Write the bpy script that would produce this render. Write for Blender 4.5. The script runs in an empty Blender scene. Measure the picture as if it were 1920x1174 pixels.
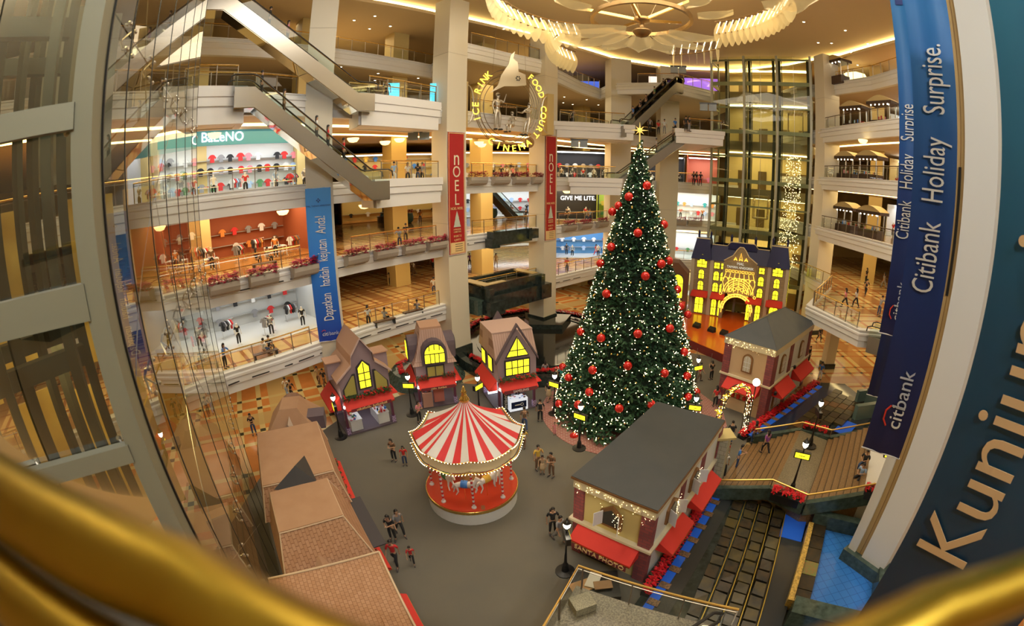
import bpy, bmesh, math, random
from mathutils import Vector, Matrix
from math import sin, cos, pi, radians, atan2, hypot
random.seed(7)
C = bpy.context.scene.collection
SC = bpy.context.scene

# ------------------------------------------------------------ camera, world, light, exposure
EYE = 15.4                       # eye height above the ground floor of the atrium
F_PX, PITCH, ROLL, CX, CY = 845., .242, .0083, 1036., 543.
cd = bpy.data.cameras.new('camera'); cam = bpy.data.objects.new('camera', cd); C.objects.link(cam)
cd.type = 'PANO'; cd.panorama_type = 'FISHEYE_LENS_POLYNOMIAL'
cd.sensor_width = 36; cd.sensor_fit = 'HORIZONTAL'; cd.fisheye_fov = pi
cd.fisheye_polynomial_k0 = 0; cd.fisheye_polynomial_k1 = -1 / (F_PX / 1920 * 36)
cd.fisheye_polynomial_k2 = cd.fisheye_polynomial_k3 = cd.fisheye_polynomial_k4 = 0
cd.shift_x = -(CX - 960) / 1920; cd.shift_y = -(587 - CY) / 1174
cd.clip_start = .02; cd.clip_end = 300
_r = Vector((cos(ROLL), sin(PITCH) * sin(ROLL), cos(PITCH) * sin(ROLL)))
_u = Vector((-sin(ROLL), sin(PITCH) * cos(ROLL), cos(PITCH) * cos(ROLL)))
_f = Vector((0, cos(PITCH), -sin(PITCH)))
cam.matrix_world = Matrix(((_r.x, _u.x, -_f.x, 0), (_r.y, _u.y, -_f.y, 0), (_r.z, _u.z, -_f.z, EYE), (0, 0, 0, 1)))
SC.camera = cam

def ray(x, y):
    dx, dy = x - CX, -(y - CY); r = hypot(dx, dy) + 1e-9; th = r / F_PX; s = sin(th) / r
    return _r * (s * dx) + _u * (s * dy) + _f * cos(th)
def at(x, y, z=0.):
    "plan point seen at photo pixel x, y if it lies at height z"
    v = ray(x, y); t = (z - EYE) / v.z; return Vector((v.x * t, v.y * t, z))
def atd(x, y, D):
    "point seen at photo pixel x, y at plan distance D"
    v = ray(x, y); t = D / hypot(v.x, v.y); return Vector((v.x * t, v.y * t, EYE + v.z * t))

SC.view_settings.view_transform = 'Standard'; SC.view_settings.look = 'None'
SC.view_settings.gamma = 1; SC.view_settings.use_curve_mapping = False
SC.view_settings.exposure = 0.3
SC.cycles.max_bounces = 5; SC.cycles.diffuse_bounces = 3; SC.cycles.glossy_bounces = 3
SC.cycles.transmission_bounces = 3; SC.cycles.transparent_max_bounces = 24
SC.cycles.caustics_reflective = False; SC.cycles.caustics_refractive = False
SC.cycles.sample_clamp_indirect = 4; SC.cycles.use_denoising = True
SC.cycles.use_light_tree = True

W = bpy.data.worlds.new('world'); SC.world = W; W.use_nodes = True
W.node_tree.nodes['Background'].inputs[0].default_value = (1.0, .97, .93, 1)
W.node_tree.nodes['Background'].inputs[1].default_value = .2

def area(name, loc, size, power, col, rot=(0, 0, 0), sy=None):
    l = bpy.data.lights.new(name, 'AREA'); l.energy = power; l.color = col; l.size = size
    if sy: l.shape = 'RECTANGLE'; l.size_y = sy
    o = bpy.data.objects.new(name, l); C.objects.link(o); o.location = loc; o.rotation_euler = rot
    return o
WARM = (1, .74, .42); NEUT = (1, .9, .76); COOL = (.86, .93, 1)
area('atrium_light', (4, 26, 30.6), 14, 2600, (1, .87, .66))
area('atrium_light', (16, 24, 30.4), 10, 1200, (1, .84, .62))
area('atrium_light', (-6, 16, 30.4), 10, 1300, (1, .9, .74))
for _p in ((3, -9, 29), (10, -9.5, 29)):
    _l = bpy.data.lights.new('fill_light', 'POINT'); _l.energy = 4300; _l.color = (.8, .9, 1); _l.shadow_soft_size = .35; _o = bpy.data.objects.new('fill_light', _l); C.objects.link(_o); _o.location = _p  # added cool fill behind the viewer, brightening the balcony fronts

# ------------------------------------------------------------ materials
MATS = {}
def mat(name, col, rough=.6, metal=0., emit=0., ecol=None, spec=.5, noise=None, bump=None, sample=False, trans=0):
    if name in MATS: return MATS[name]
    m = bpy.data.materials.new(name); m.use_nodes = True; nt = m.node_tree; b = nt.nodes['Principled BSDF']
    b.inputs['Base Color'].default_value = (*col, 1); b.inputs['Roughness'].default_value = rough
    b.inputs['Metallic'].default_value = metal; b.inputs['Specular IOR Level'].default_value = spec
    if emit:
        b.inputs['Emission Color'].default_value = (*(ecol or col), 1); b.inputs['Emission Strength'].default_value = emit
        if not sample: m.cycles.emission_sampling = 'NONE'
    if noise:
        sc, amt, c2 = noise
        tc = nt.nodes.new('ShaderNodeTexCoord'); n = nt.nodes.new('ShaderNodeTexNoise'); n.inputs['Scale'].default_value = sc
        n.inputs['Detail'].default_value = 4
        mx = nt.nodes.new('ShaderNodeMix'); mx.data_type = 'RGBA'; mx.inputs[6].default_value = (*col, 1); mx.inputs[7].default_value = (*c2, 1)
        mp = nt.nodes.new('ShaderNodeMapRange'); mp.inputs[1].default_value = .5 - amt / 2; mp.inputs[2].default_value = .5 + amt / 2
        nt.links.new(tc.outputs['Object'], n.inputs['Vector']); nt.links.new(n.outputs['Fac'], mp.inputs[0])
        nt.links.new(mp.outputs[0], mx.inputs[0]); nt.links.new(mx.outputs[2], b.inputs['Base Color'])
    if bump:
        n = nt.nodes.new('ShaderNodeTexNoise'); n.inputs['Scale'].default_value = bump[0]; bp = nt.nodes.new('ShaderNodeBump')
        bp.inputs['Strength'].default_value = bump[1]; tc = nt.nodes.new('ShaderNodeTexCoord')
        nt.links.new(tc.outputs['Object'], n.inputs['Vector']); nt.links.new(n.outputs['Fac'], bp.inputs['Height']); nt.links.new(bp.outputs[0], b.inputs['Normal'])
    MATS[name] = m; return m
def glassmat(name, tint=(.93, .95, .9), refl=1.0, ior=1.45, dirt=0.):
    if name in MATS: return MATS[name]
    m = bpy.data.materials.new(name); m.use_nodes = True; nt = m.node_tree; nt.nodes.remove(nt.nodes['Principled BSDF'])
    out = nt.nodes['Material Output']; t = nt.nodes.new('ShaderNodeBsdfTransparent'); t.inputs[0].default_value = (*tint, 1)
    g = nt.nodes.new('ShaderNodeBsdfGlossy'); g.inputs['Roughness'].default_value = 0; g.inputs[0].default_value = (refl, refl, refl, 1)
    f = nt.nodes.new('ShaderNodeFresnel'); f.inputs[0].default_value = ior; mx = nt.nodes.new('ShaderNodeMixShader')
    nt.links.new(f.outputs[0], mx.inputs[0]); nt.links.new(t.outputs[0], mx.inputs[1]); nt.links.new(g.outputs[0], mx.inputs[2])
    last = mx
    if dirt:
        d = nt.nodes.new('ShaderNodeBsdfDiffuse'); d.inputs[0].default_value = (.5, .48, .4, 1); m2 = nt.nodes.new('ShaderNodeMixShader')
        m2.inputs[0].default_value = dirt; nt.links.new(mx.outputs[0], m2.inputs[1]); nt.links.new(d.outputs[0], m2.inputs[2]); last = m2
    nt.links.new(last.outputs[0], out.inputs[0]); MATS[name] = m; return m
def brickmat(name, c1, c2, mortar, scale=1., bw=.5, rh=.25, ms=.02, rough=.7, rotz=0, off=.5, plane='XY', nz=0.):
    if name in MATS: return MATS[name]
    m = bpy.data.materials.new(name); m.use_nodes = True; nt = m.node_tree; b = nt.nodes['Principled BSDF']
    tc = nt.nodes.new('ShaderNodeTexCoord'); mp = nt.nodes.new('ShaderNodeMapping'); br = nt.nodes.new('ShaderNodeTexBrick')
    if plane == 'WALL':   # u along the wall's plan direction, v up
        sx = nt.nodes.new('ShaderNodeSeparateXYZ'); ad = nt.nodes.new('ShaderNodeMath'); ad.operation = 'ADD'; cb = nt.nodes.new('ShaderNodeCombineXYZ')
        nt.links.new(tc.outputs['Object'], sx.inputs[0]); nt.links.new(sx.outputs[0], ad.inputs[0]); nt.links.new(sx.outputs[1], ad.inputs[1])
        nt.links.new(ad.outputs[0], cb.inputs[0]); nt.links.new(sx.outputs[2], cb.inputs[1]); nt.links.new(cb.outputs[0], mp.inputs[0])
    else: nt.links.new(tc.outputs['Object'], mp.inputs[0])
    mp.inputs['Rotation'].default_value[2] = rotz
    br.offset = off; br.inputs['Color1'].default_value = (*c1, 1); br.inputs['Color2'].default_value = (*c2, 1); br.inputs['Mortar'].default_value = (*mortar, 1)
    br.inputs['Scale'].default_value = scale; br.inputs['Brick Width'].default_value = bw; br.inputs['Row Height'].default_value = rh; br.inputs['Mortar Size'].default_value = ms
    nt.links.new(mp.outputs[0], br.inputs['Vector']); nt.links.new(br.outputs['Color'], b.inputs['Base Color']); b.inputs['Roughness'].default_value = rough
    MATS[name] = m; return m
def marble(name, base, band, dark, rot, pitch=3.4, rough=.12):
    "polished marble with crossing bands"
    if name in MATS: return MATS[name]
    m = bpy.data.materials.new(name); m.use_nodes = True; nt = m.node_tree; b = nt.nodes['Principled BSDF']; N = nt.nodes.new; L = nt.links.new
    tc = N('ShaderNodeTexCoord'); mp = N('ShaderNodeMapping'); mp.inputs['Rotation'].default_value[2] = rot; L(tc.outputs['Object'], mp.inputs[0])
    sx = N('ShaderNodeSeparateXYZ'); L(mp.outputs[0], sx.inputs[0])
    nz = N('ShaderNodeTexNoise'); nz.inputs['Scale'].default_value = .9; nz.inputs['Detail'].default_value = 6; L(tc.outputs['Object'], nz.inputs['Vector'])
    def math1(op, a, bb=None):
        n = N('ShaderNodeMath'); n.operation = op
        if hasattr(a, 'links'): L(a, n.inputs[0])
        else: n.inputs[0].default_value = a
        if bb is not None:
            if hasattr(bb, 'links'): L(bb, n.inputs[1])
            else: n.inputs[1].default_value = bb
        return n.outputs[0]
    def band_mask(s, w0, w1, p):
        f = math1('ABSOLUTE', math1('SUBTRACT', math1('FRACT', math1('DIVIDE', s, p)), .5))
        return math1('MULTIPLY', math1('GREATER_THAN', f, w0), math1('LESS_THAN', f, w1))
    bx = band_mask(sx.outputs[0], .12, .2, pitch); by = band_mask(sx.outputs[1], .12, .2, pitch)
    cx = band_mask(sx.outputs[0], .41, .5, pitch * 2); cy = band_mask(sx.outputs[1], .41, .5, pitch * 2)
    def mix(fac, a, bcol):
        n = N('ShaderNodeMix'); n.data_type = 'RGBA'; L(fac, n.inputs[0])
        if hasattr(a, 'links'): L(a, n.inputs[6])
        else: n.inputs[6].default_value = (*a, 1)
        n.inputs[7].default_value = (*bcol, 1); return n.outputs[2]
    c = mix(nz.outputs['Fac'], base, tuple(v * .62 for v in base))
    c = mix(math1('MAXIMUM', bx, by), c, band); c = mix(math1('MULTIPLY', bx, by), c, dark)
    c = mix(math1('MULTIPLY', math1('MAXIMUM', cx, cy), .8), c, tuple(v * .8 for v in band))
    L(c, b.inputs['Base Color']); b.inputs['Roughness'].default_value = rough; MATS[name] = m; return m

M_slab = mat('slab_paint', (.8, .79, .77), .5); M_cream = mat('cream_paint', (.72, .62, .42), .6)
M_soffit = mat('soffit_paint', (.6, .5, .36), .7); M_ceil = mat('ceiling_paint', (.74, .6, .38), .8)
M_col = mat('column_paint', (.72, .66, .52), .55); M_gold = mat('polished_brass', (.86, .6, .2), .2, 1.)
M_steel = mat('brushed_steel', (.62, .6, .56), .3, 1.); M_dark = mat('dark_metal', (.03, .03, .03), .4)
M_frame = mat('rail_post_metal', (.34, .3, .24), .35, .8)
M_glass = glassmat('rail_glass', (.9, .95, .92)); M_bglass = glassmat('curtain_glass', (.8, .81, .68), 1., 1.85, .02)
M_marble = marble('warm_marble', (.85, .55, .22), (.42, .17, .06), (.16, .07, .03), radians(38))
M_marble0 = marble('ground_marble', (.72, .28, .08), (.66, .5, .22), (.05, .05, .03), radians(52), 5.2)
M_marbleR = marble('honey_marble', (.8, .6, .28), (.5, .2, .07), (.04, .05, .03), radians(8), 4.2)
M_cove = mat('cove_glow', (1, .8, .4), .5, emit=5, ecol=(1, .74, .3)); M_white = mat('white_paint', (.8, .8, .78), .45)
M_lampw = mat('lamp_glow', (1, .95, .85), .5, emit=14, ecol=(1, .9, .68)); M_black = mat('black_paint', (.012, .012, .012), .35)
M_blackm = mat('black_marble', (.012, .016, .015), .08, noise=(3, .5, (.04, .055, .05)))
M_greenm = mat('green_marble', (.03, .05, .04), .12, noise=(4, .5, (.09, .13, .11)))
M_bulb = mat('warm_bulb', (1, .8, .45), .5, emit=16, ecol=(1, .76, .34)); M_bulbw = mat('white_bulb', (1, .9, .7), .5, emit=12, ecol=(1, .86, .6))
M_yel = mat('lit_yellow_glass', (.95, .85, .05), .5, emit=1.35, ecol=(1, .86, .02)); M_red = mat('red_canvas', (.62, .03, .02), .7)

# ------------------------------------------------------------ builders
class MB:
    def __init__(s): s.v = []; s.f = []; s.m = []; s.cur = 0
    def mi(s, i): s.cur = i; return s
    def add(s, vs, fs, M=None):
        o = len(s.v)
        for p in vs:
            p = Vector(p)
            if M is not None: p = M @ p
            s.v.append(p)
        for f in fs: s.f.append([i + o for i in f]); s.m.append(s.cur)
        return s
    def box(s, c, d, rz=0, M=None, taper=1.):
        x, y, z = d[0] / 2, d[1] / 2, d[2] / 2; t = taper
        vs = [(-x, -y, -z), (x, -y, -z), (x, y, -z), (-x, y, -z), (-x * t, -y * t, z), (x * t, -y * t, z), (x * t, y * t, z), (-x * t, y * t, z)]
        R = Matrix.Translation(c) @ Matrix.Rotation(rz, 4, 'Z')
        if M is not None: R = M @ R
        return s.add(vs, [(3, 2, 1, 0), (4, 5, 6, 7), (0, 1, 5, 4), (1, 2, 6, 5), (2, 3, 7, 6), (3, 0, 4, 7)], R)
    def b2(s, x0, x1, y0, y1, z0, z1, M=None): return s.box(((x0 + x1) / 2, (y0 + y1) / 2, (z0 + z1) / 2), (abs(x1 - x0), abs(y1 - y0), abs(z1 - z0)), 0, M)
    def prism(s, pts, z0, z1, M=None):
        n = len(pts); vs = [(p[0], p[1], z0) for p in pts] + [(p[0], p[1], z1) for p in pts]
        a = sum(pts[i][0] * pts[(i + 1) % n][1] - pts[(i + 1) % n][0] * pts[i][1] for i in range(n))
        if a < 0: vs = vs[:n][::-1] + vs[n:][::-1]
        return s.add(vs, [list(range(n))[::-1], list(range(n, 2 * n))] + [(i, (i + 1) % n, n + (i + 1) % n, n + i) for i in range(n)], M)
    def wallpoly(s, pts, y0, y1, M=None):
        "outline in local x, z given thickness from y0 to y1"
        R = Matrix(((1, 0, 0, 0), (0, 0, -1, 0), (0, 1, 0, 0), (0, 0, 0, 1)))
        R = R if M is None else M @ R
        return s.prism(pts, -y1, -y0, R)
    def lathe(s, prof, c=(0, 0, 0), n=16, M=None):
        vs = []; fs = []; k = len(prof)
        for i in range(n):
            a = 2 * pi * i / n
            for r, z in prof: vs.append((c[0] + r * cos(a), c[1] + r * sin(a), c[2] + z))
        for i in range(n):
            j = (i + 1) % n
            for q in range(k - 1): fs.append((i * k + q, j * k + q, j * k + q + 1, i * k + q + 1))
        if prof[0][0] > 1e-4: fs.append([i * k for i in range(n)][::-1])
        if prof[-1][0] > 1e-4: fs.append([i * k + k - 1 for i in range(n)])
        return s.add(vs, fs, M)
    def sphere(s, c, r, n=10, M=None, sz=1.): return s.lathe([(r * sin(pi * i / n) + (1e-5 if i in (0, n) else 0), -r * sz * cos(pi * i / n)) for i in range(n + 1)], c, max(8, n), M)
    def tube(s, path, r, n=8, M=None, closed=False):
        P = [Vector(p) for p in path]; k = len(P); vs = []; fs = []
        rr = r if isinstance(r, (list, tuple)) else [r] * k
        up = None
        for i in range(k):
            if closed: t = P[(i + 1) % k] - P[i - 1]
            else: t = P[min(i + 1, k - 1)] - P[max(i - 1, 0)]
            if t.length < 1e-9: t = Vector((0, 0, 1))
            t.normalize()
            a = t.cross(up) if up is not None else t.cross(Vector((0, 0, 1)) if abs(t.z) < .9 else Vector((1, 0, 0)))
            if a.length < 1e-6: a = t.cross(Vector((1, .3, 0)))
            a.normalize(); b = a.cross(t); up = b
            for j in range(n): vs.append(P[i] + a * (rr[i] * cos(2 * pi * j / n)) + b * (rr[i] * sin(2 * pi * j / n)))
        for i in range(k if closed else k - 1):
            i2 = (i + 1) % k
            for j in range(n): fs.append((i * n + j, i * n + (j + 1) % n, i2 * n + (j + 1) % n, i2 * n + j))
        if not closed: fs.append(list(range(n))[::-1]); fs.append([(k - 1) * n + j for j in range(n)])
        return s.add(vs, fs, M)
    def sweep(s, path, prof, closed=False, cap=True):
        "profile (outward offset, z) swept along a plan polyline; offset is to the right of travel"
        n = len(path); k = len(prof); vs = []
        N = normals(path, closed)
        for i in range(n):
            for (d, z) in prof: vs.append((path[i][0] + N[i][0] * d, path[i][1] + N[i][1] * d, z))
        fs = []
        for i in range(n if closed else n - 1):
            j = (i + 1) % n
            for q in range(k): fs.append((i * k + q, j * k + q, j * k + (q + 1) % k, i * k + (q + 1) % k))
        if not closed and cap: fs.append(list(range(k))); fs.append([(n - 1) * k + q for q in range(k)][::-1])
        return s.add(vs, fs)
    def quad(s, a, b, c, d): return s.add([a, b, c, d], [(0, 1, 2, 3)])
    def build(s, name, ms, parent=None, world=False, smooth=False, mesh_only=False):
        if not isinstance(ms, (list, tuple)): ms = [ms]
        vs = s.v
        if world and parent is not None:
            iv = parent.matrix_basis.inverted(); vs = [iv @ p for p in vs]
        me = bpy.data.meshes.new(name); me.from_pydata([tuple(p) for p in vs], [], s.f)
        for m in ms: me.materials.append(m)
        me.polygons.foreach_set('material_index', s.m)
        if smooth: me.polygons.foreach_set('use_smooth', [True] * len(s.f))
        me.update()
        if mesh_only: return me
        return link(name, me, parent)
def normals(path, closed=False):
    n = len(path); out = []
    for i in range(n):
        def seg(a, b):
            d = Vector((path[b][0] - path[a][0], path[b][1] - path[a][1])); d.normalize(); return Vector((d.y, -d.x))
        ss = []
        if i > 0 or closed: ss.append(seg(i - 1, i))
        if i < n - 1 or closed: ss.append(seg(i, (i + 1) % n))
        m = sum(ss, Vector((0, 0))); m.normalize(); m = m / max(.35, m.dot(ss[0])); out.append(m)
    return out
def link(name, data, parent=None):
    o = bpy.data.objects.new(name, data); C.objects.link(o)
    if parent is not None: o.parent = parent
    return o
def tag(o, label=None, cat=None, group=None, kind=None):
    if label: o['label'] = label
    if cat: o['category'] = cat
    if group: o['group'] = group
    if kind: o['kind'] = kind
    return o
def thing(name, label, cat, loc=(0, 0, 0), rz=0, group=None):
    o = link(name, None); o.matrix_basis = Matrix.Translation(loc) @ Matrix.Rotation(rz, 4, 'Z')
    return tag(o, label, cat, group)
def struct(name, mb, ms, parent=None, smooth=False):
    o = mb.build(name, ms, parent, smooth=smooth); o['kind'] = 'structure'; return o
def dup(o, loc=None, rz=None, label=None, group=None, parent=None, sc=None):
    c = o.copy(); C.objects.link(c)
    if parent is not None: c.parent = parent
    if loc is not None: c.matrix_basis = Matrix.Translation(loc) @ Matrix.Rotation(rz or 0, 4, 'Z') @ Matrix.Scale(sc or 1, 4)
    for ch in KIDS.get(o.name) or list(o.children): dup(ch, parent=c)
    if label: c['label'] = label
    if group: c['group'] = group
    return c
KIDS = {}
def text(name, s, size, ms, parent, M, ext=.01, align='CENTER', sp=1., sx=1.):
    cu = bpy.data.curves.new(name, 'FONT'); cu.body = s; cu.size = size; cu.extrude = ext; cu.align_x = align; cu.align_y = 'CENTER'; cu.space_character = sp
    cu.resolution_u = 3
    t = bpy.data.objects.new(name, cu); C.objects.link(t); dg = bpy.context.evaluated_depsgraph_get(); me = bpy.data.meshes.new_from_object(t.evaluated_get(dg))
    bpy.data.objects.remove(t); bpy.data.curves.remove(cu); me.materials.clear(); me.materials.append(ms)
    o = link(name, me, parent); o.matrix_basis = M @ Matrix.Diagonal((sx, 1, 1, 1)); return o
def frame2(p, q, z=0):
    "matrix with local x from p to q in plan, origin at p, z up; local y points away from a viewer facing the front"
    d = Vector((q[0] - p[0], q[1] - p[1], 0)); d.normalize()
    return Matrix(((d.x, -d.y, 0, p[0]), (d.y, d.x, 0, p[1]), (0, 0, 1, z), (0, 0, 0, 1)))
UPR = Matrix.Rotation(pi / 2, 4, 'X')      # text standing upright, read from -y
def lerp(a, b, t): return Vector(a) * (1 - t) + Vector(b) * t
def along(path, s):
    "plan point and direction at arc length s"
    for i in range(len(path) - 1):
        a = Vector(path[i][:2]); b = Vector(path[i + 1][:2]); L = (b - a).length
        if s <= L or i == len(path) - 2:
            d = (b - a).normalized(); return a + d * s, d
        s -= L
def plen(path): return sum((Vector(path[i + 1][:2]) - Vector(path[i][:2])).length for i in range(len(path) - 1))
def offs(path, d): N = normals(path); return [(path[i][0] + N[i][0] * d, path[i][1] + N[i][1] * d) for i in range(len(path))]
# ------------------------------------------------------------ the building: ground floor, balconies, columns, ceiling
TOP = [5.3, 10.7, 15.75, 21.5, 27.7]; BOT = [3.9, 9.3, 14.3, 20.1, 26.3]
PM = [(-34, -10), (-30, -2), (-24.5, 9), (-21, 16), (-19.3, 19.7), (-17.1, 22.9), (-15.4, 26), (-13.7, 29.2), (-11.4, 32.5), (-8.9, 35.8), (-7.6, 38.2), (-4.6, 41.7),
      (-1.5, 45.2), (.3, 47), (2.6, 49.5), (5, 52.2), (9, 56.5), (14, 58.8), (20.5, 58.3), (24.5, 57)]
PM6 = [(-50, -10), (-46, 6), (-34, 16.5), (-26, 25), (-18.6, 36), (-12.5, 45.1), (-9, 39.6), (-7.6, 38.4), (-4.6, 41.9), (-1.2, 45.1), (.3, 49), (3.2, 55), (6, 59), (7, 55.4), (14.4, 52.4), (19.8, 55), (24.5, 57)]
FAR = [(24.5, 95), (-20, 95), (-62, 60), (-62, -10)]
PR = [(29.5, 60), (28.6, 46), (28.3, 42), (28.1, 38), (28, 33), (27.8, 28), (27.5, 24), (27, 19), (26, 13), (25, 4)]
PR0 = [(29.5, 60), (28.6, 46), (27.6, 38.5), (20.6, 31.2), (21.4, 24.8), (24.5, 23.6), (26.5, 20), (26, 13), (25, 4)]
PR6 = [(27.8, 60), (27.8, 47), (29.6, 43.8), (31, 37), (30.6, 30), (29.5, 22), (27.5, 13), (26, 4)]
FARR = [(75, 4), (75, 60)]
TOPR = [6.6, 12.1, 17.4, 22.6, 28]; BOTR = [5.3, 10.7, 16.1, 21.1, 26.6]

fl = MB(); fl.prism([(-62, -12), (75, -12), (75, 95), (-62, 95)], -.3, 0); struct('floor', fl, M_marble0)
rf = MB(); rf.prism([(19.5, 24), (24, 18), (75, 18), (75, 60), (22, 60), (17.5, 37)], 0, .012); struct('floor', rf, M_marbleR)
M_carpet = mat('grey_carpet', (.125, .12, .105), .95, noise=(.35, .9, (.17, .15, .115)), spec=.1)
cp = MB(); cp.prism([(-14.5, 3), (-16.5, 17), (-15.6, 21), (-14.4, 25.2), (-11.2, 29), (-7.4, 31.5), (-1.5, 31), (3, 36), (8, 42), (12.4, 44), (13, 38), (19, 34), (21, 32), (14.1, 24.6), (9.25, 18.8), (4.9, 12.6), (1.5, 7), (-2, 2)], 0, .03)
struct('floor', cp, M_carpet)
M_brickp = brickmat('brick_paving', (.34, .12, .1), (.28, .09, .08), (.42, .3, .26), 1, .32, .16, .018)
bp = MB(); bp.lathe([(5.9, .03), (5.9, .05), (.0, .05)], (5.3, 27.5, 0), 64); bp.lathe([(6.0, .03), (6.0, .055), (5.9, .055), (5.9, .03)], (5.3, 27.5, 0), 64)
struct('floor', bp, M_brickp)
path_p = MB(); path_p.prism([(8.2, 32.5), (10.8, 31.4), (12.2, 27), (11.7, 24.6), (9.6, 22.8)], .03, .045); struct('floor', path_p, M_brickp)

def slab_level(path, far, top, bot, mfloor, right=False):
    s = MB(); s.prism(list(offs(path, -.2)) + far, bot + .12, top - .35)
    struct('floor', s, mfloor)
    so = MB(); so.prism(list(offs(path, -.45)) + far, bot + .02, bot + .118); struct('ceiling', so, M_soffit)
    t = MB(); h = top - bot
    t.sweep(path, [(-.45, bot), (.0, bot), (.02, bot + h * .36), (.1, bot + h * .4), (.1, bot + h * .68), (.16, bot + h * .7), (.16, bot + h * .8), (.05, bot + h * .84), (.05, top - .1), (.12, top - .08), (.12, top), (-.45, top)])
    o = struct('trim_1', t, M_slab); return o
trims = []
for k in range(5):
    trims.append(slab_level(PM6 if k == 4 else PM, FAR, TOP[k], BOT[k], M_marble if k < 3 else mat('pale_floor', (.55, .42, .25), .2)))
    slab_level(PR6 if k == 4 else PR0 if k == 0 else PR, FARR, TOPR[k], BOTR[k], M_marbleR)
# dark air slots in the lowest fascia
for k, (s0, s1) in ((0, (33, 70)), (1, (35, 58))):
    s = s0
    while s < s1:
        p, d = along(PM, s); q, _ = along(PM, s + 1.25); n = Vector((d.y, -d.x))
        m = MB(); m.box(((p.x + q.x) / 2 + n.x * .1, (p.y + q.y) / 2 + n.y * .1, BOT[k] + .66), ((q - p).length, .05, .07), atan2(d.y, d.x))
        o = m.build('air_slot', M_dark, trims[k]); s += 1.75

# outer walls of the halls behind the balconies
M_wall = mat('hall_wall', (.62, .46, .22), .7)
w = MB(); w.sweep([(-61, -11), (-61, 59), (-20, 94), (24, 94), (74, 59.5), (74, -11), (-61, -11)], [(-.3, 0), (0, 0), (0, 32), (-.3, 32)])
struct('wall_back', w, M_wall)
M_liftwall = mat('lift_lobby_wall', (.7, .55, .26), .45)

# ceiling over the atrium, with the lower ring and its glowing cove
EDGE = [(-30, -8), (-27, 12), (-22, 24), (-17, 32.5), (-10, 40.2), (-4, 46), (.3, 50), (8, 57), (16, 59.5), (24, 57), (28.5, 50), (31, 42), (32, 30), (30, 14), (28, -8)]
c1 = MB(); c1.prism([(-62, -12), (75, -12), (75, 95), (-62, 95)], 31.6, 31.9); struct('ceiling', c1, M_ceil)
for (a, b) in ((EDGE, [(75, -12), (75, 95), (-62, 95), (-62, -12)]),):
    c2 = MB(); c2.prism(list(EDGE) + b, 31.0, 31.15); struct('ceiling', c2, M_ceil)
c3 = MB(); c3.sweep(EDGE, [(-.1, 30.9), (.35, 30.9), (.35, 31.2), (.22, 31.2), (.22, 31.02), (-.1, 31.02)]); struct('trim_2', c3, M_ceil)
cv = MB(); cv.sweep(EDGE, [(-.05, 31.2), (.02, 31.2), (.02, 31.55), (-.05, 31.55)]); o = struct('trim_3', cv, mat('cove_glow_bright', (1, .85, .5), emit=7, ecol=(1, .78, .34), sample=True))
# glowing coves in the soffits above the walkways
def soffit_cove(path, s0, s1, d, z, wd=.35):
    n = max(2, int((s1 - s0) / 3)); P = [along(path, s0 + (s1 - s0) * i / n)[0] for i in range(n + 1)]; P = offs([(p.x, p.y) for p in P], -d)
    m = MB(); m.sweep(P, [(-wd, z - .05), (0, z - .05), (0, z), (-wd, z)]); o = struct('trim_4', m, M_cove)
for k in (1, 2, 3): soffit_cove(PM, 8, 96, 3.2, BOT[k] + .02, .5 if k < 3 else .9)
for k in range(4): soffit_cove(PR, 10, 50, 2.6, BOTR[k] + .02, .5)
soffit_cove(PM, 26, 96, 8.5, BOT[3] + .02, .7)
# lamps that light the halls (one row under each soffit)
for k in range(5):
    for s in (16, 30, 39, 50, 62, 74, 88):
        p, d = along(PM, s); n = Vector((-d.y, d.x)); zc = (BOT[k + 1] if k < 4 else 31) - .12 if k < 4 else 30.8
        zc = BOT[k] - .12 if k < 5 else 30.8
        area('hall_lamp', (p.x + n.x * 5, p.y + n.y * 5, zc), 7, (130 if k == 0 else 185) * (1 if s < 60 else 1.3), (1, .8, .5) if k != 3 else (1, .72, .38), (0, 0, atan2(d.y, d.x)), 5)
    for y in (24, 34, 43):
        area('hall_lamp', (33.5, y, BOTR[k] - .12), 8, 150, (1, .76, .42), (0, 0, 0), 8)
for p in ((-22, 40, 30.8), (-2, 56, 30.8), (38, 34, 30.8)): area('hall_lamp', p, 9, 420, (1, .8, .5))

# square columns of the atrium
def column(p, q, depth, z0, z1, label, base=None, w=None):
    M = frame2(p, q); L = hypot(q[0] - p[0], q[1] - p[1])
    t = thing('square_column', label, 'column', (p[0], p[1], z0), atan2(q[1] - p[1], q[0] - p[0]), 'columns of the atrium')
    m = MB(); m.b2(0, L, 0, depth, 0, z1 - z0); m.build('shaft', M_col, t)
    m = MB(); m.b2(-.1, L + .1, -.1, depth + .1, 0, base or .5); m.build('plinth', M_blackm, t)
    for zz in (12, 26):
        if z0 < zz < z1: m = MB(); m.b2(-.012, L + .012, -.012, depth + .012, zz - z0, zz - z0 + .03); m.build('joint_band', mat('joint', (.5, .45, .34)), t)
    return t
colA = column((-8.4, 35.2), (-7.15, 36.8), 2.0, 0, 31, 'tall cream column with the larger NOEL banner, left of the hanging ring sign', 1.4)
colB = column((-.9, 44.6), (.35, 46.2), 2.0, 0, 31, 'tall cream column with the smaller NOEL banner, right of the hanging ring sign', 1.4)
colC = column((-15.5, 25.6), (-13.95, 26.5), 1.9, 0, 31, 'tall cream column carrying the long blue banner beside the escalators')
column((6.9, 54.9), (9.5, 55.6), 2, 0, 31, 'tall cream column behind the tip of the christmas tree')
column((13.6, 57.2), (16.2, 57.6), 1.6, 0, 31, 'distant gold column above the right pair of escalators')
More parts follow.
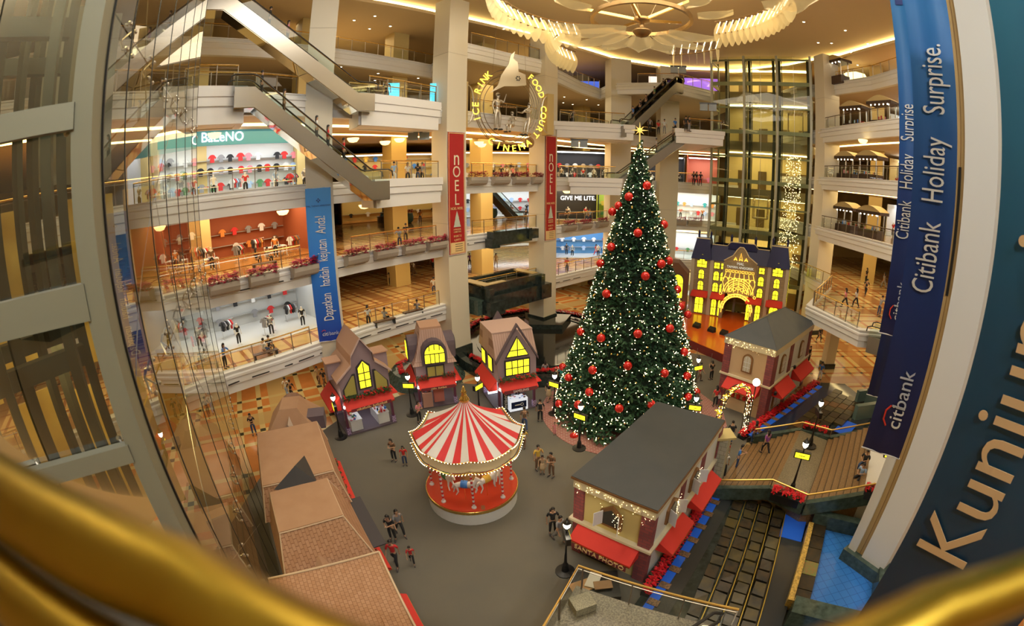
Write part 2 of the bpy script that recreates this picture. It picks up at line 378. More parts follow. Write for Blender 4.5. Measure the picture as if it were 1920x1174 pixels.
column((28.2, 43.8), (28.35, 42.1), 2.2, 0, 31, 'tall gold column on the right edge of the far glass lift tower')
column((24.9, 32.9), (25.9, 32.8), .9, 0, 5.3, 'short thick column under the upper escalator landing on the right')
for (x, y, r, lab_) in ((-16, 44, .9, 'right of the blue banner'), (-8, 50, .9, 'between the NOEL columns at left'), (-22, 36, .9, 'just left of the blue banner'), (-1, 60, .9, 'behind the smaller NOEL banner'), (4, 66, .9, 'deep behind the tree tip'), (-28, 28, .9, 'behind the lift glass'), (36, 42, .8, 'of the right wing')):
    t = thing('square_column', 'gold lit column inside the halls, ' + lab_, 'column', (x, y, 0), .9, 'columns inside the halls')
    m = MB(); m.b2(-r, r, -r, r, 0, 31); m.build('shaft', mat('gold_wall', (.66, .5, .2), .5), t)

# downlights in soffits and ceiling
dl = MB(); dl.lathe([(.17, 0), (.17, .03), (.12, .035)], n=12); dlm = dl.build('rim', M_white, mesh_only=True)
dg = MB(); dg.lathe([(.115, 0.0), (.11, .012)], n=12); dgm = dg.build('lamp', mat('downlight_glow', (1, .9, .7), emit=9, ecol=(1, .85, .58)), mesh_only=True)
def downlight(x, y, z, label, grp):
    t = thing('downlight', label, 'ceiling light', (x, y, z - .04), 0, grp); link('rim', dlm, t); link('lamp', dgm, t)
for (px, py) in ((1507, 41), (1534, 80), (1585, 57), (1559, 81), (1595, 98), (1592, 113), (1549, 110), (1608, 122), (1627, 82), (1480, 140)):
    if px == 1480: continue
    p = at(px, py, 30.98); downlight(p.x, p.y, 31, 'small round downlight in the brown ceiling right of the far lift tower', 'downlights in the right ceiling')
for (px, py) in ((664, 38), (703, 30), (732, 49), (693, 54), (750, 64), (957, 34), (945, 54), (892, 46)):
    p = at(px, py, 30.98); downlight(p.x, p.y, 31, 'small round downlight in the grey ceiling above the top left balcony', 'downlights in the left ceiling')
for (px, py) in ((639, 126), (709, 138), (703, 151), (757, 156), (784, 147), (1058, 182), (1056, 193), (1074, 196), (1100, 187), (1122, 197), (1088, 201)):
    p = at(px, py, 26.27); downlight(p.x, p.y, 26.32, 'small round downlight under the top balcony', 'downlights under the top balcony')
# ------------------------------------------------------------ railings, planters, landings, escalators
def railing(path, z, label, grp='glass railings along the balconies', off=-.14, h=1.2, step=1.45, cat='railing', brass=None):
    P = offs(path, off); t = thing('glass_railing', label, cat, (P[0][0], P[0][1], z), 0, grp)
    brass = brass or M_gold; L = plen(P)
    m = MB(); m.tube([(x, y, z + h) for x, y in P], .045, 8); m.build('handrail', brass, t, world=True)
    m = MB(); m.tube([(x, y, z + h - .16) for x, y in P], .018, 6); m.build('lower_rail', M_steel, t, world=True)
    n = max(2, round(L / step))
    pm = MB(); pm.b2(-.02, .02, -.035, .035, 0, h - .03)
    pmesh = pm.build('post', M_frame, mesh_only=True)
    for i in range(n + 1):
        p, d = along(P, min(L - .02, .02 + (L - .04) * i / n)); ps = link('post', pmesh, t)
        ps.matrix_basis = t.matrix_basis.inverted() @ (Matrix.Translation((p.x, p.y, z)) @ Matrix.Rotation(atan2(d.y, d.x), 4, 'Z'))
        if i < n:
            q, _ = along(P, L * (i + 1) / n); dd = (q - p).normalized() * .06; a = p + dd; b = q - dd
            m = MB(); m.quad((a.x, a.y, z + .06), (b.x, b.y, z + .06), (b.x, b.y, z + h - .22), (a.x, a.y, z + h - .22)); m.build('glass_panel', M_glass, t, world=True)
    return t
LV = ['first', 'second', 'third', 'fourth', 'top']
B_left = [(-30, -2), (-24.5, 9), (-21, 16), (-19.3, 19.7), (-17.1, 22.9), (-15.9, 25.2)]
B_mid = [(-13.9, 28.9), (-13.7, 29.2), (-11.4, 32.5), (-9.3, 35.3)]
B_ab = [(-7.0, 38.9), (-4.6, 41.7), (-1.6, 45.1)]
B_rt = [(.7, 47.4), (2.6, 49.5), (5, 52.2), (6.6, 54)]
B_far = [(9.6, 56.8), (14, 58.8), (19.2, 58.4)]
for k in range(4):
    railing(B_left, TOP[k], 'glass railing of the %s balcony left of the blue banner column' % LV[k])
    if k != 2: railing(B_mid, TOP[k], 'glass railing of the %s balcony between the blue banner and the larger NOEL banner' % LV[k])
    railing(B_ab, TOP[k], 'glass railing of the %s balcony between the two NOEL columns' % LV[k])
    railing(B_rt, TOP[k], 'glass railing of the %s balcony right of the smaller NOEL banner' % LV[k])
    railing(B_far, TOP[k], 'glass railing of the %s balcony between the tree and the far lift tower' % LV[k])
    if k: railing(PR[1:7], TOPR[k], 'glass railing of the %s balcony right of the far lift tower' % LV[k], brass=mat('dark_rail', (.12, .08, .05), .35, .3))
railing([(-34, 16.5), (-26, 25), (-18.6, 36), (-12.5, 45.1), (-9.2, 39.9)], TOP[4], 'glass railing of the set back top balcony above the escalators')
railing([(-7.2, 38.9), (-1.4, 44.9)], TOP[4], 'glass railing of the top balcony above the ring sign')
railing([(.5, 49.3), (3.2, 55), (6, 59)], TOP[4], 'glass railing of the top balcony behind the smaller NOEL column')
railing([(10, 54.2), (14.4, 52.4), (19.6, 54.8)], TOP[4], 'glass railing of the top balcony at the head of the right escalators')
railing(PR6[2:7], TOPR[4], 'glass railing of the top balcony right of the far lift tower')

# poinsettias: bracts and leaves in a mesh that every planter and bed shares
M_pink = mat('poinsettia_bract', (.72, .03, .13), .6); M_redf = mat('scarlet_bract', (.75, .01, .02), .6); M_leaf = mat('dark_leaf', (.03, .09, .025), .6)
def flower_mesh(name, L, Wd, H, n, mred, size=.085, seed=1, ratio=.6):
    rnd = random.Random(seed); m = MB()
    for i in range(n):
        x = rnd.uniform(-L / 2, L / 2); y = rnd.uniform(-Wd / 2, Wd / 2); z = H * (rnd.random() ** .6) * (1 - .35 * abs(2 * y / Wd)); red = rnd.random() < ratio
        m.mi(0 if red else 1)
        if not red: z -= .05
        for q in range(5 if red else 3):
            a = rnd.uniform(0, 2 * pi); s = size * rnd.uniform(.8, 1.3); up = rnd.uniform(-.2, .5)
            dx, dy = cos(a), sin(a); c = Vector((x, y, z))
            m.add([c, c + Vector((dx * s * .5 - dy * s * .35, dy * s * .5 + dx * s * .35, up * s * .6)), c + Vector((dx * s * 1.2, dy * s * 1.2, up * s)), c + Vector((dx * s * .5 + dy * s * .35, dy * s * .5 - dx * s * .35, up * s * .6))], [(0, 1, 2, 3)])
    return m.build(name, [mred, M_leaf], mesh_only=True)
M_trough = mat('stone_trough', (.42, .37, .31), .7)
tm = MB(); tm.wallpoly([(0, 0), (.62, 0), (.62, -.28), (.5, -.55), (.3, -.68), (0, -.7)], -.95, .95, Matrix.Rotation(-pi / 2, 4, 'Z'))
trough_me = tm.build('trough', M_trough, mesh_only=True)
fl_me = [flower_mesh('flowers', 1.95, .62, .55, 260, M_pink, .12, s, .72) for s in (1, 2)]
def az_on(path, px, py):
    v = ray(px, py); best = None; L = plen(path); n = int(L / .05)
    for i in range(n):
        p, d = along(path, i * .05); c = abs(v.x * p.y - v.y * p.x) / p.length
        if v.x * p.x + v.y * p.y > 0 and (best is None or c < best[0]): best = (c, p.copy(), d.copy())
    return best[1], best[2]
k = 0
for (lev, lst, where) in ((1, [(418, 543), (491, 525), (566, 508)], 'left of the blue banner'), (1, [(663, 492), (718, 480), (770, 470), (815, 462)], 'right of the blue banner'),
                   (2, [(890, 338), (934, 338), (972, 337), (1006, 335)], 'between the two NOEL banners'), (1, [(1062, 430), (1092, 427), (1124, 425)], 'left of the tree'),
                   (1, [(1272, 410), (1302, 408)], 'right of the tree')):
    order = ['leftmost', 'second from left', 'third from left', 'fourth from left']
    for i, (px, py) in enumerate(lst):
        p, d = az_on(PM, px, py)
        t = thing('flower_trough', 'poinsettia trough, %s, %s on the %s balcony' % (order[i], where, LV[lev]), 'planter', (p.x + d.y * .12, p.y - d.x * .12, TOP[lev] - .02), atan2(d.y, d.x), 'flower troughs on the balconies')
        link('trough', trough_me, t); f = link('flowers', fl_me[k % 2], t); f.location = (0, -.34, -.02); f['kind'] = 'stuff'; k += 1

# landings that jut out to carry the escalators
def landing(poly, z0, z1, label):
    m = MB(); h = z1 - z0; n = len(poly)
    m.sweep(poly, [(-.5, z0), (-.05, z0), (-.05, z0 + h * .45), (.05, z0 + h * .47), (.05, z0 + h * .7), (.12, z0 + h * .72), (.12, z1), (-.5, z1)], closed=True)
    m.prism(offs(poly + [poly[0]], -.3)[:n], z0 + .05, z1 - .25)
    t = thing('landing', label, 'balcony', (poly[0][0], poly[0][1], z0)); m.build('parapet', M_slab, t, world=True); return t
landing([(-12.3, 27.4), (-8.6, 33.6), (-10.6, 35.5), (-14.3, 29.6)], 19.35, 21.5, 'cream escalator landing of the fourth balcony between the blue banner and the NOEL column')
landing([(-11.4, 27.7), (-8.45, 33.6), (-10.2, 35.3), (-13.4, 29.6)], 13.85, 15.75, 'white escalator landing of the third balcony between the blue banner and the NOEL column')
landing([(-19.5, 17.0), (-16.8, 20.9), (-18.6, 22.6), (-21.5, 18.6)], 19.4, 21.5, 'cream escalator landing on the left beside the lift glass')
landing([(.2, 45.9), (4.9, 46.9), (8.4, 47.4), (8.6, 52), (3, 50.2)], 19.85, 21.5, 'angled cream escalator landing of the fourth balcony right of the ring sign')
landing([(1.7, 46.6), (7.0, 46.4), (8.2, 50), (4, 52)], 14.0, 15.75, 'white escalator landing of the third balcony left of the tree top')
landing([(13.0, 47.6), (18.4, 47.2), (19, 58.4), (14, 58.4)], 19.9, 21.5, 'cream escalator landing of the fourth balcony left of the far lift tower')
railing([(-12.0, 27.9), (-8.8, 33.3)], 21.5, 'glass railing on the fourth balcony landing of the left escalators', off=0)
railing([(-11.2, 28.2), (-8.6, 33.3)], 15.75, 'glass railing on the third balcony landing of the left escalators', off=0)
railing([(-19.3, 17.3), (-17.1, 20.5)], 21.5, 'glass railing on the small landing beside the lift glass', off=0)
railing([(.6, 46.2), (4.9, 47.1), (7.4, 47.4)], 21.5, 'glass railing on the angled landing right of the ring sign', off=0)
railing([(1.9, 46.8), (6.4, 46.6)], 15.75, 'glass railing on the third balcony landing left of the tree top', off=0)
railing([(14.5, 47.7), (18.2, 47.4)], 21.5, 'glass railing on the fourth balcony landing left of the far lift tower', off=0)

M_clad = mat('steel_cladding', (.55, .52, .46), .26, 1., bump=(.55, .25)); M_rub = mat('black_rubber', (.02, .018, .015), .45); M_mirror = mat('mirror_soffit', (.8, .78, .7), .06, 1.)
def escalator(pl, pu, z0, z1, label, w=1.5, grp='escalators', clad=None, flat=1.2):
    "pl, pu: plan points of the side nearest the viewer at the lower and upper comb; the body lies to the left of travel pl>pu"
    M = frame2(pl, pu, 0); L = hypot(pu[0] - pl[0], pu[1] - pl[1]); rz = atan2(pu[1] - pl[1], pu[0] - pl[0])
    t = thing('escalator', label, 'escalator', (pl[0], pl[1], z0), rz, grp); H = z1 - z0; clad = clad or M_clad
    base = [(-flat, 0), (0, 0), (L, H), (L + flat, H)]
    def off2(dz): return [(x, z + dz) for x, z in base]
    def band(m, y0, y1, d0, d1):
        lo, hi = off2(d0), off2(d1)
        for i in range(3): m.wallpoly([lo[i], lo[i + 1], hi[i + 1], hi[i]], y0, y1)
    m = MB(); band(m, 0, .06, -1.0, .16); band(m, w - .06, w, -1.0, .16); m.build('side_cladding', clad, t)
    m = MB(); band(m, .06, w - .06, -1.04, -.96); m.build('underside', M_mirror, t)
    m = MB(); band(m, .02, .05, .12, .82); m.build('balustrade_glass', M_glass, t); m = MB(); band(m, w - .05, w - .02, .12, .82); m.build('balustrade_glass', M_glass, t)
    for y in (.035, w - .035):
        pts = [(-flat - .25, y, .45), (-flat - .2, y, .78), (-flat + .05, y, .88), (-.15, y, .88), (.15, y, .98)] + [(L - .15, y, H + .8), (L + .15, y, H + .88), (L + flat - .05, y, H + .88), (L + flat + .2, y, H + .78), (L + flat + .25, y, H + .45)]
        m = MB(); m.tube(pts, .045, 8); m.build('handrail', M_rub, t)
        m = MB(); m.tube([(p[0], p[1], p[2] - .06) for p in pts[2:-2]], .022, 6); m.build('handrail_guide', M_gold, t)
    m = MB(); n = int(H / .2)
    for i in range(n): m.b2(L * i / n, L * (i + 1) / n, .12, w - .12, H * (i + .35) / n - .22, H * (i + 1) / n - .02)
    m.b2(-flat, 0, .12, w - .12, -.1, .0); m.b2(L, L + flat, .12, w - .12, H - .1, H); st = m.build('steps', mat('step_metal', (.16, .15, .13), .45, .8), t)
    return t
escalator((-12.2, 27.45), (-17.2, 21.9), 15.45, 21.2, 'lower of the two long left escalators, steel sided, in front of the blue banner column')
escalator((-13.3, 27.7), (-19.6, 21.2), 21.2, 27.4, 'upper of the two long left escalators, rising to the top balcony')
escalator((15.2, 47.9), (7.2, 47.7), 21.2, 21.21, 'x') if False else None
def esc_r(*a, **k): return escalator(*a, **k)
# right pair rises to the right: nearest side lies to the right of travel, so build from the far side
def esc_right(pl, pu, z0, z1, label, w=1.5):
    d = Vector((pu[0] - pl[0], pu[1] - pl[1])).normalized(); n = Vector((d.y, -d.x)); return escalator(pl, pu, z0, z1, label, w)
M_cladd = mat('dull_cladding', (.3, .28, .26), .35, .9)
escalator((6.9, 47.0), (14.6, 48.0), 15.45, 21.2, 'lower of the two right escalators, rising behind the tip of the christmas tree', clad=M_cladd, grp='escalators')
escalator((8.0, 47.6), (14.2, 51.6), 21.2, 27.4, 'upper of the two right escalators, above the star of the tree', clad=M_cladd)
escalator((27.8, 17.6), (23.6, 23.9), .2, 6.2, 'escalator going down from the landing on the right, partly behind the blue banners', clad=M_cladd)
escalator((-4.5, 60), (-9.5, 62), 10.4, 15.4, 'escalator deep inside the second balcony hall between the NOEL columns')
railing([(21.0, 30.9), (21.4, 25.2)], 6.6, 'glass railing on the landing above the right marble floor', off=0)
railing([(27.4, 37.6), (21.0, 31.0)], 6.6, 'glass railing on the back edge of the landing on the right', off=0)
railing([(27.8, 44), (27.5, 38)], 6.6, 'glass railing on the first balcony below the far lift tower', off=0)
# ------------------------------------------------------------ banners
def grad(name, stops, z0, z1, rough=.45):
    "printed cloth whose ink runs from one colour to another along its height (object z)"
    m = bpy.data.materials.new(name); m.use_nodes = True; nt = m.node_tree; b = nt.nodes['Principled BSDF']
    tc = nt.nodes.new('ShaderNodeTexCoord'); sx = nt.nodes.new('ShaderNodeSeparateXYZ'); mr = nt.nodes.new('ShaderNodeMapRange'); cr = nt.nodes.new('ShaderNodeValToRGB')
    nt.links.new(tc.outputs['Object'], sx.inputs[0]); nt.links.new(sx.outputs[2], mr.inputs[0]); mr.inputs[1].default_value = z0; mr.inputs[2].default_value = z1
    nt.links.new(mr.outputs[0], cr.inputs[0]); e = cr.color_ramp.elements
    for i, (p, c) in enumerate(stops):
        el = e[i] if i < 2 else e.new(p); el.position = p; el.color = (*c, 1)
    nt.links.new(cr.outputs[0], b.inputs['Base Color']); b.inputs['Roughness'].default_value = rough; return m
UPW = Matrix.Rotation(pi / 2, 4, 'X') @ Matrix.Rotation(pi / 2, 4, 'Z')      # text standing on its end, read upwards
def banner(name, label, cat, p, q, z0, z1, m, grp=None, wav=.02):
    "p, q: plan points left and right; local x runs from p to q, front faces -y"
    t = thing(name, label, cat, (p[0], p[1], z0), atan2(q[1] - p[1], q[0] - p[0]), grp); L = hypot(q[0] - p[0], q[1] - p[1]); H = z1 - z0
    c = MB(); nx, nz = 8, max(6, int(H)); vs = []
    for s in (0, 1):
        for j in range(nz + 1):
            for i in range(nx + 1):
                vs.append((L * i / nx, (.012 if s else 0) + wav * sin(i * 1.3 + j * .35) , H * j / nz))
    o = (nx + 1) * (nz + 1); fs = []
    for j in range(nz):
        for i in range(nx):
            a = j * (nx + 1) + i; fs.append((a, a + 1, a + nx + 2, a + nx + 1)); fs.append((o + a + nx + 1, o + a + nx + 2, o + a + 1, o + a))
    c.add(vs, fs); c.build('cloth', m, t, smooth=True)
    for z in (0, H):
        b = MB(); b.tube([(-.03, .006, z), (L + .03, .006, z)], .025, 8); b.build('rod', M_white, t)
    return t, L, H
M_txt = mat('banner_white_ink', (.85, .85, .82), .5); M_txtred = mat('banner_red_ink', (.75, .04, .02), .5)
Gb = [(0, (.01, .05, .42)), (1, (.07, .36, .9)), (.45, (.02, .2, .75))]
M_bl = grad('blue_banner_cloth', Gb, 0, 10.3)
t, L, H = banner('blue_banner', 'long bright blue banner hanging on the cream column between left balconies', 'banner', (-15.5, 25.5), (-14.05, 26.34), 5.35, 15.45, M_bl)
for w_, z_ in (('Dapatkan', 2.35), ('hadiah', 4.38), ('kejutan', 6.1), ('Anda!', 7.75)): text('word', w_, .98, M_txt, t, Matrix.Translation((L * .55, -.035, z_)) @ UPW, sx=.5)
text('bank_name', 'citi', .36, M_txt, t, Matrix.Translation((.5, -.035, .52)) @ UPR); text('bank_name', 'bank', .36, mat('banner_pale_ink', (.6, .65, .75), .5), t, Matrix.Translation((1.1, -.035, .52)) @ UPR)
m = MB(); m.tube([(.28, -.035, .72), (.36, -.035, .79), (.46, -.035, .8), (.55, -.035, .73)], .018, 6); m.build('arc_mark', M_txtred, t)
m = MB()
for a in range(4): m.box((L / 2 + .09 * cos(a * pi / 2), -.035, H - .8 + .09 * sin(a * pi / 2)), (.08, .01, .08))
m.build('flower_mark', mat('banner_navy_ink', (.02, .04, .2), .5), t); text('small_print', 'MAL TAMAN ANGGREK', .15, MATS['banner_navy_ink'], t, Matrix.Translation((L / 2, -.035, H - 1.15)) @ UPR)
def arc_logo(t, x, z, s):
    "bank name read upwards with a red arc over its first half"
    a = text('bank_name', 'citi', s, M_txt, t, Matrix.Translation((x, -.04, z - s * .62)) @ UPW); b = text('bank_name', 'bank', s, MATS['banner_pale_ink'], t, Matrix.Translation((x, -.04, z + s * .75)) @ UPW)
    m = MB(); m.tube([(x - s * .42, -.04, z - s * 1.15), (x - s * .62, -.04, z - s * .85), (x - s * .62, -.04, z - s * .4), (x - s * .42, -.04, z - s * .1)], s * .05, 6); m.build('arc_mark', M_txtred, t)
def azp(az, D): return (D * sin(radians(az)), D * cos(radians(az)))
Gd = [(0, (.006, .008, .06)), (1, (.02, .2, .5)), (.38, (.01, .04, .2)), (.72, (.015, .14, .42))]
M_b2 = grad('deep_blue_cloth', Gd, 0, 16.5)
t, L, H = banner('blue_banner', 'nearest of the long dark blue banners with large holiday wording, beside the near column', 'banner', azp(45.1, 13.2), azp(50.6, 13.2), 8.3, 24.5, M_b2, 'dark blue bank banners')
for w_, z_ in (('Citibank', 5.85), ('Holiday', 8.15), ('Surprise.', 10.6)): text('word', w_, .9, M_txt, t, Matrix.Translation((L * .5, -.05, z_)) @ UPW, sx=.62)
arc_logo(t, L * .6, 1.65, .62)
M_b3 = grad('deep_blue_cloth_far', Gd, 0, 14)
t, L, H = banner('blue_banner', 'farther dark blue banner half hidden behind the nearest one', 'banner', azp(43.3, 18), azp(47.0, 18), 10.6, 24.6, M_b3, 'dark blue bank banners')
[text('word', w_, .75, M_txt, t, Matrix.Translation((L * .3, -.05, z_)) @ UPW, sx=.55) for w_, z_ in (('Citibank', 4.3), ('Holiday', 6.05), ('Surprise', 7.85))]; arc_logo(t, L * .5, 1.2, .5)
m = MB(); m.box((.35, -.03, 12.6), (.3, .01, .3)); m.build('flower_mark', MATS['banner_navy_ink'], t)
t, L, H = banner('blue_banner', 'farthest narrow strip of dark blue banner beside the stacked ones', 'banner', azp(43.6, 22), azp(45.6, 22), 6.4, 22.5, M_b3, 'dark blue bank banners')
[text('word', w_, .6, M_txt, t, Matrix.Translation((L * .6, -.05, z_)) @ UPW, sx=.7) for w_, z_ in (('Citibank', 6.3), ('Holiday', 8.2), ('Surprise', 10.2))]
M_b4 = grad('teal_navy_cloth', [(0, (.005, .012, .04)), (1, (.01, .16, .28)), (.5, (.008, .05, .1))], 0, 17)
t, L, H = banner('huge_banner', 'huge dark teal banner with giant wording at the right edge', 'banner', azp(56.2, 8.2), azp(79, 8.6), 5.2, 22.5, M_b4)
text('lettering', 'Kunjungi', 1.72, mat('tan_ink', (.62, .42, .22), .6), t, Matrix.Translation((.98, -.08, 7.15)) @ UPW, sx=1.0)

# near column on the right with its grooved strip
P, Q = Vector(azp(51.55, 17.2)), Vector(azp(55.75, 16.9)); rz = atan2(Q.y - P.y, Q.x - P.x); L = (Q - P).length
t = thing('square_column', 'very near cream column curving up the right side, with a grooved tan strip', 'column', (P.x, P.y, 0), rz)
m = MB(); m.b2(0, L, 0, 1.3, 0, 31); m.build('shaft', mat('near_column_paint', (.8, .79, .74), .5), t)
m = MB(); m.b2(-.42, 0, .12, 1.2, 0, 31); m.build('recessed_strip', mat('tan_strip', (.5, .34, .14), .5), t)
m = MB(); m.b2(-.2, -.18, .1, .13, 0, 31); m.build('groove', mat('groove_brown', (.28, .16, .06), .6), t); m = MB(); m.b2(-.25, -.15, .08, .13, 12.6, 17); m.build('vent_slot', M_black, t)
m = MB(); m.b2(-.85, -.42, 0, 1.2, 0.6, 31); m.build('pilaster', MATS['near_column_paint'], t)
m = MB(); m.b2(-.95, L + .3, -.25, 1.4, 0, .95); m.build('plinth', M_greenm, t)

# red NOEL banners
M_noel = mat('red_banner_cloth', (.42, .012, .015), .5); M_gink = mat('gold_ink', (.85, .6, .28), .4); M_creamink = mat('cream_ink', (.85, .75, .55), .5)
for (a, b, z0, z1, lab) in (((-8.42, 35.1), (-7.2, 36.67), 9.45, 19.4, 'larger red and gold NOEL banner on the column left of the ring sign'), ((-.9, 44.5), (.3, 46.05), 9.35, 19.95, 'smaller red and gold NOEL banner on the column right of the ring sign')):
    d = (Vector(b) - Vector(a)).normalized(); n = Vector((d.y, -d.x)) * .03
    t, L, H = banner('noel_banner', lab, 'banner', (a[0] + d.x * .15 + n.x, a[1] + d.y * .15 + n.y), (b[0] - d.x * .1 + n.x, b[1] - d.y * .1 + n.y), z0, z1, M_noel, 'NOEL banners on the columns', 0)
    for i, ch in enumerate('NOEL'): text('letter', 'n' if ch == 'N' else ch, 1.75 if ch == 'N' else 1.3, M_creamink, t, Matrix.Translation((L / 2, -.03, H - 2.15 - 1.12 * i)) @ UPR, sx=.8)
    m = MB()
    for (x0, x1, zz0, zz1) in ((.06, .1, .1, H - .1), (L - .1, L - .06, .1, H - .1), (.06, L - .06, .08, .13), (.06, L - .06, H - .13, H - .08)): m.b2(x0, x1, -.03, -.015, zz0, zz1)
    m.build('gold_border', M_gink, t)
    text('small_print', 'NOEL NOEL', .3, M_gink, t, Matrix.Translation((L / 2, -.03, 3.75)) @ UPR, sx=.8)
    m = MB(); m.wallpoly([(L / 2 - .38, 2.25), (L / 2 + .38, 2.25), (L / 2 + .27, 2.55), (L / 2 + .3, 2.56), (L / 2 + .17, 2.95), (L / 2 + .2, 2.96), (L / 2, 3.55), (L / 2 - .2, 2.96), (L / 2 - .17, 2.95), (L / 2 - .3, 2.56), (L / 2 - .27, 2.55)], -.03, -.015); m.build('printed_tree', mat('tree_ink', (.55, .6, .5), .5), t)
    for i, (s, z) in enumerate((('A MAGICAL', 2.05), ('CHRISTMAS', 1.85), ("10 DEC'12", 1.5), ("6 JAN'13", 1.2))): text('small_print', s, .24 if i > 1 else .19, M_gink, t, Matrix.Translation((L / 2, -.03, z)) @ UPR, sx=.8)
    m = MB(); m.b2(.14, L - .14, -.03, -.01, .15, 1.0); m.build('gold_panel', M_gink, t)
    for i in range(4): m = MB(); m.b2(L * .35, L * .8, -.04, -.028, .28 + i * .18, .32 + i * .18); m.build('small_print', M_dark, t)

# ------------------------------------------------------------ hanging ring sign between the two NOEL columns
M_silver = mat('silver_paint', (.62, .58, .5), .3, .75); M_neon = mat('yellow_neon', (1, .7, .05), .4, emit=2.4, ecol=(1, .62, .05)); M_wire = mat('ring_wire', (.3, .24, .16), .4, .8)
RC = Vector((-3.9, 40.0, 0)); RC.z = 15.4 + .163 * RC.xy.length
ring = thing('ring_sign', 'round hanging sign with yellow neon words and silver skating figures', 'sign', RC, atan2(.8, .62) - .35); RR = 3.2
for (r, y) in ((RR, 0), (RR, .3), (RR - .35, .1), (RR - .45, .4), (RR - .75, .2)):
    m = MB(); m.tube([(r * cos(a * pi / 24), y, r * 1.1 * sin(a * pi / 24)) for a in range(48)], .035, 6, closed=True); m.build('hoop', M_wire, ring)
def arc_text(s, a0, a1, size, r):
    n = len(s)
    for i, ch in enumerate(s):
        if ch == ' ': continue
        a = radians(a0 + (a1 - a0) * i / (n - 1)); rot = a - pi / 2 if a0 > a1 else a + pi / 2
        text('neon_letter', ch, size, M_neon, ring, Matrix.Translation((r * cos(a), -.22, r * 1.1 * sin(a))) @ Matrix.Rotation(pi / 2, 4, 'X') @ Matrix.Rotation(rot, 4, 'Z'), .03)
arc_text('ICE RINK', 199, 131, .85, RR + .1); arc_text('FOOD COURT', 54, -40, .82, RR + .12); arc_text('CINEMA', 237, 302, .85, RR + .2)
m = MB(); m.wallpoly([(-1.9, 1.2), (-1.2, 1.9), (-.9, 2.9), (-.2, 4.0), (0, 4.9), (.4, 5.3), (.25, 4.6), (.7, 4.3), (.8, 3.4), (1.5, 3.2), (1.6, 2.2), (.6, 2.0), (-.6, 1.9)], -.1, 0); m.build('flag', M_silver, ring)
m = MB()
for a in range(6): m.box((.75 + .18 * cos(a * pi / 3), -.12, 2.75 + .18 * sin(a * pi / 3)), (.12, .02, .12))
m.build('emblem', M_dark, ring)
M_gbox = mat('gold_box_paint', (.5, .36, .14), .5)
for (cx_, w, lab) in ((-4.45, .8, 'gold'), (4.05, .7, 'gold')):
    m = MB(); m.b2(cx_ - w / 2, cx_ + w / 2, -.3, .7, -1.9 + (0 if cx_ < 0 else -.4), 2.0 + (0 if cx_ < 0 else -.4)); m.build('side_box', M_gbox, ring)
    m = MB(); sg = 1 if cx_ < 0 else -1
    m.tube([(cx_ + sg * (w / 2 + .55 * cos(a)), -.2, 1.7 * sin(a) + (0 if cx_ < 0 else -.4)) for a in [pi * (i / 12 - .5) for i in range(13)]], .06, 6); m.build('side_hoop', M_silver, ring)
for (x, z) in ((-1.6, 3.2), (1.7, 3.1)): m = MB(); m.tube([(x, .2, z), (x * .8, .2, 31 - RC.z)], .012, 4); m.build('suspension_cable', M_wire, ring)
m = MB()
for i in range(15): m.box((-1.9 + i * .17, -.15, .02), (.09, .1, .16))
m.build('film_strip', mat('bronze', (.35, .2, .08), .4, .7), ring)
m = MB(); m.lathe([(.5, -.03), (.5, .03), (.3, .04), (.3, -.04)], (0, 0, 0), 20, Matrix.Translation((1.9, -.2, -3.1)) @ Matrix.Rotation(pi / 2, 4, 'X')); m.build('film_reel', MATS['bronze'], ring)

# ------------------------------------------------------------ crystal chandelier
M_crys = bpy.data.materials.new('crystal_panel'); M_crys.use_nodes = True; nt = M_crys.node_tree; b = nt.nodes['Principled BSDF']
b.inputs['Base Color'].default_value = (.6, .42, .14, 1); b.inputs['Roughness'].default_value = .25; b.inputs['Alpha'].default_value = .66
b.inputs['Emission Color'].default_value = (1, .8, .36, 1); b.inputs['Emission Strength'].default_value = .24; M_crys.cycles.emission_sampling = 'NONE'  # crystal is no lamp: faint glow put in so the petals show
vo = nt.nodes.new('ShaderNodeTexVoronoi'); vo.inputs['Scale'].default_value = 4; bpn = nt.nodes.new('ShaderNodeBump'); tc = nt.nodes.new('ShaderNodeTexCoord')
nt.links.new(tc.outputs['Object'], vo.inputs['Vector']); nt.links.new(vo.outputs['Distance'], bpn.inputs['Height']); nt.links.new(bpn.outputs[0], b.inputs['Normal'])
M_tubel = mat('lit_tube', (1, .95, .8), .4, emit=5, ecol=(1, .88, .6))
ch = thing('chandelier', 'huge brass and crystal chandelier hanging from the atrium ceiling', 'chandelier', (6.4, 32.6, 27.9)); M_brz = mat('bronze_ring', (.3, .19, .08), .35, .8)
m = MB(); m.sweep([(3.7 * cos(a * pi / 32), 3.7 * sin(a * pi / 32)) for a in range(64)], [(-.12, -.15), (.12, -.15), (.12, .15), (-.12, .15)], closed=True); m.build('ring', M_brz, ch)
for i in range(5):
    a = radians(100 + 72 * i); R = Matrix.Rotation(a, 4, 'Z'); m = MB(); m.box((2.3, 0, -.1), (3.6, .16, .22), M=R @ Matrix.Rotation(radians(-12), 4, 'Y')); m.build('arm', M_gold, ch)
m = MB(); m.lathe([(.02, -1.5), (.45, -1.35), (.7, -1.05), (.72, -.95), (.5, -.9), (.2, -.85), (.2, -.3), (.6, -.2), (.6, .1), (.45, .1), (.4, -.1)], n=24); m.build('hub_bowl', M_brz, ch, smooth=True)
for a in range(3): m = MB(); m.tube([(.5 * cos(a * 2.1), .5 * sin(a * 2.1), 0), (2 * cos(a * 2.1), 2 * sin(a * 2.1), 3.3)], .015, 4); m.build('suspension_cable', M_wire, ch)
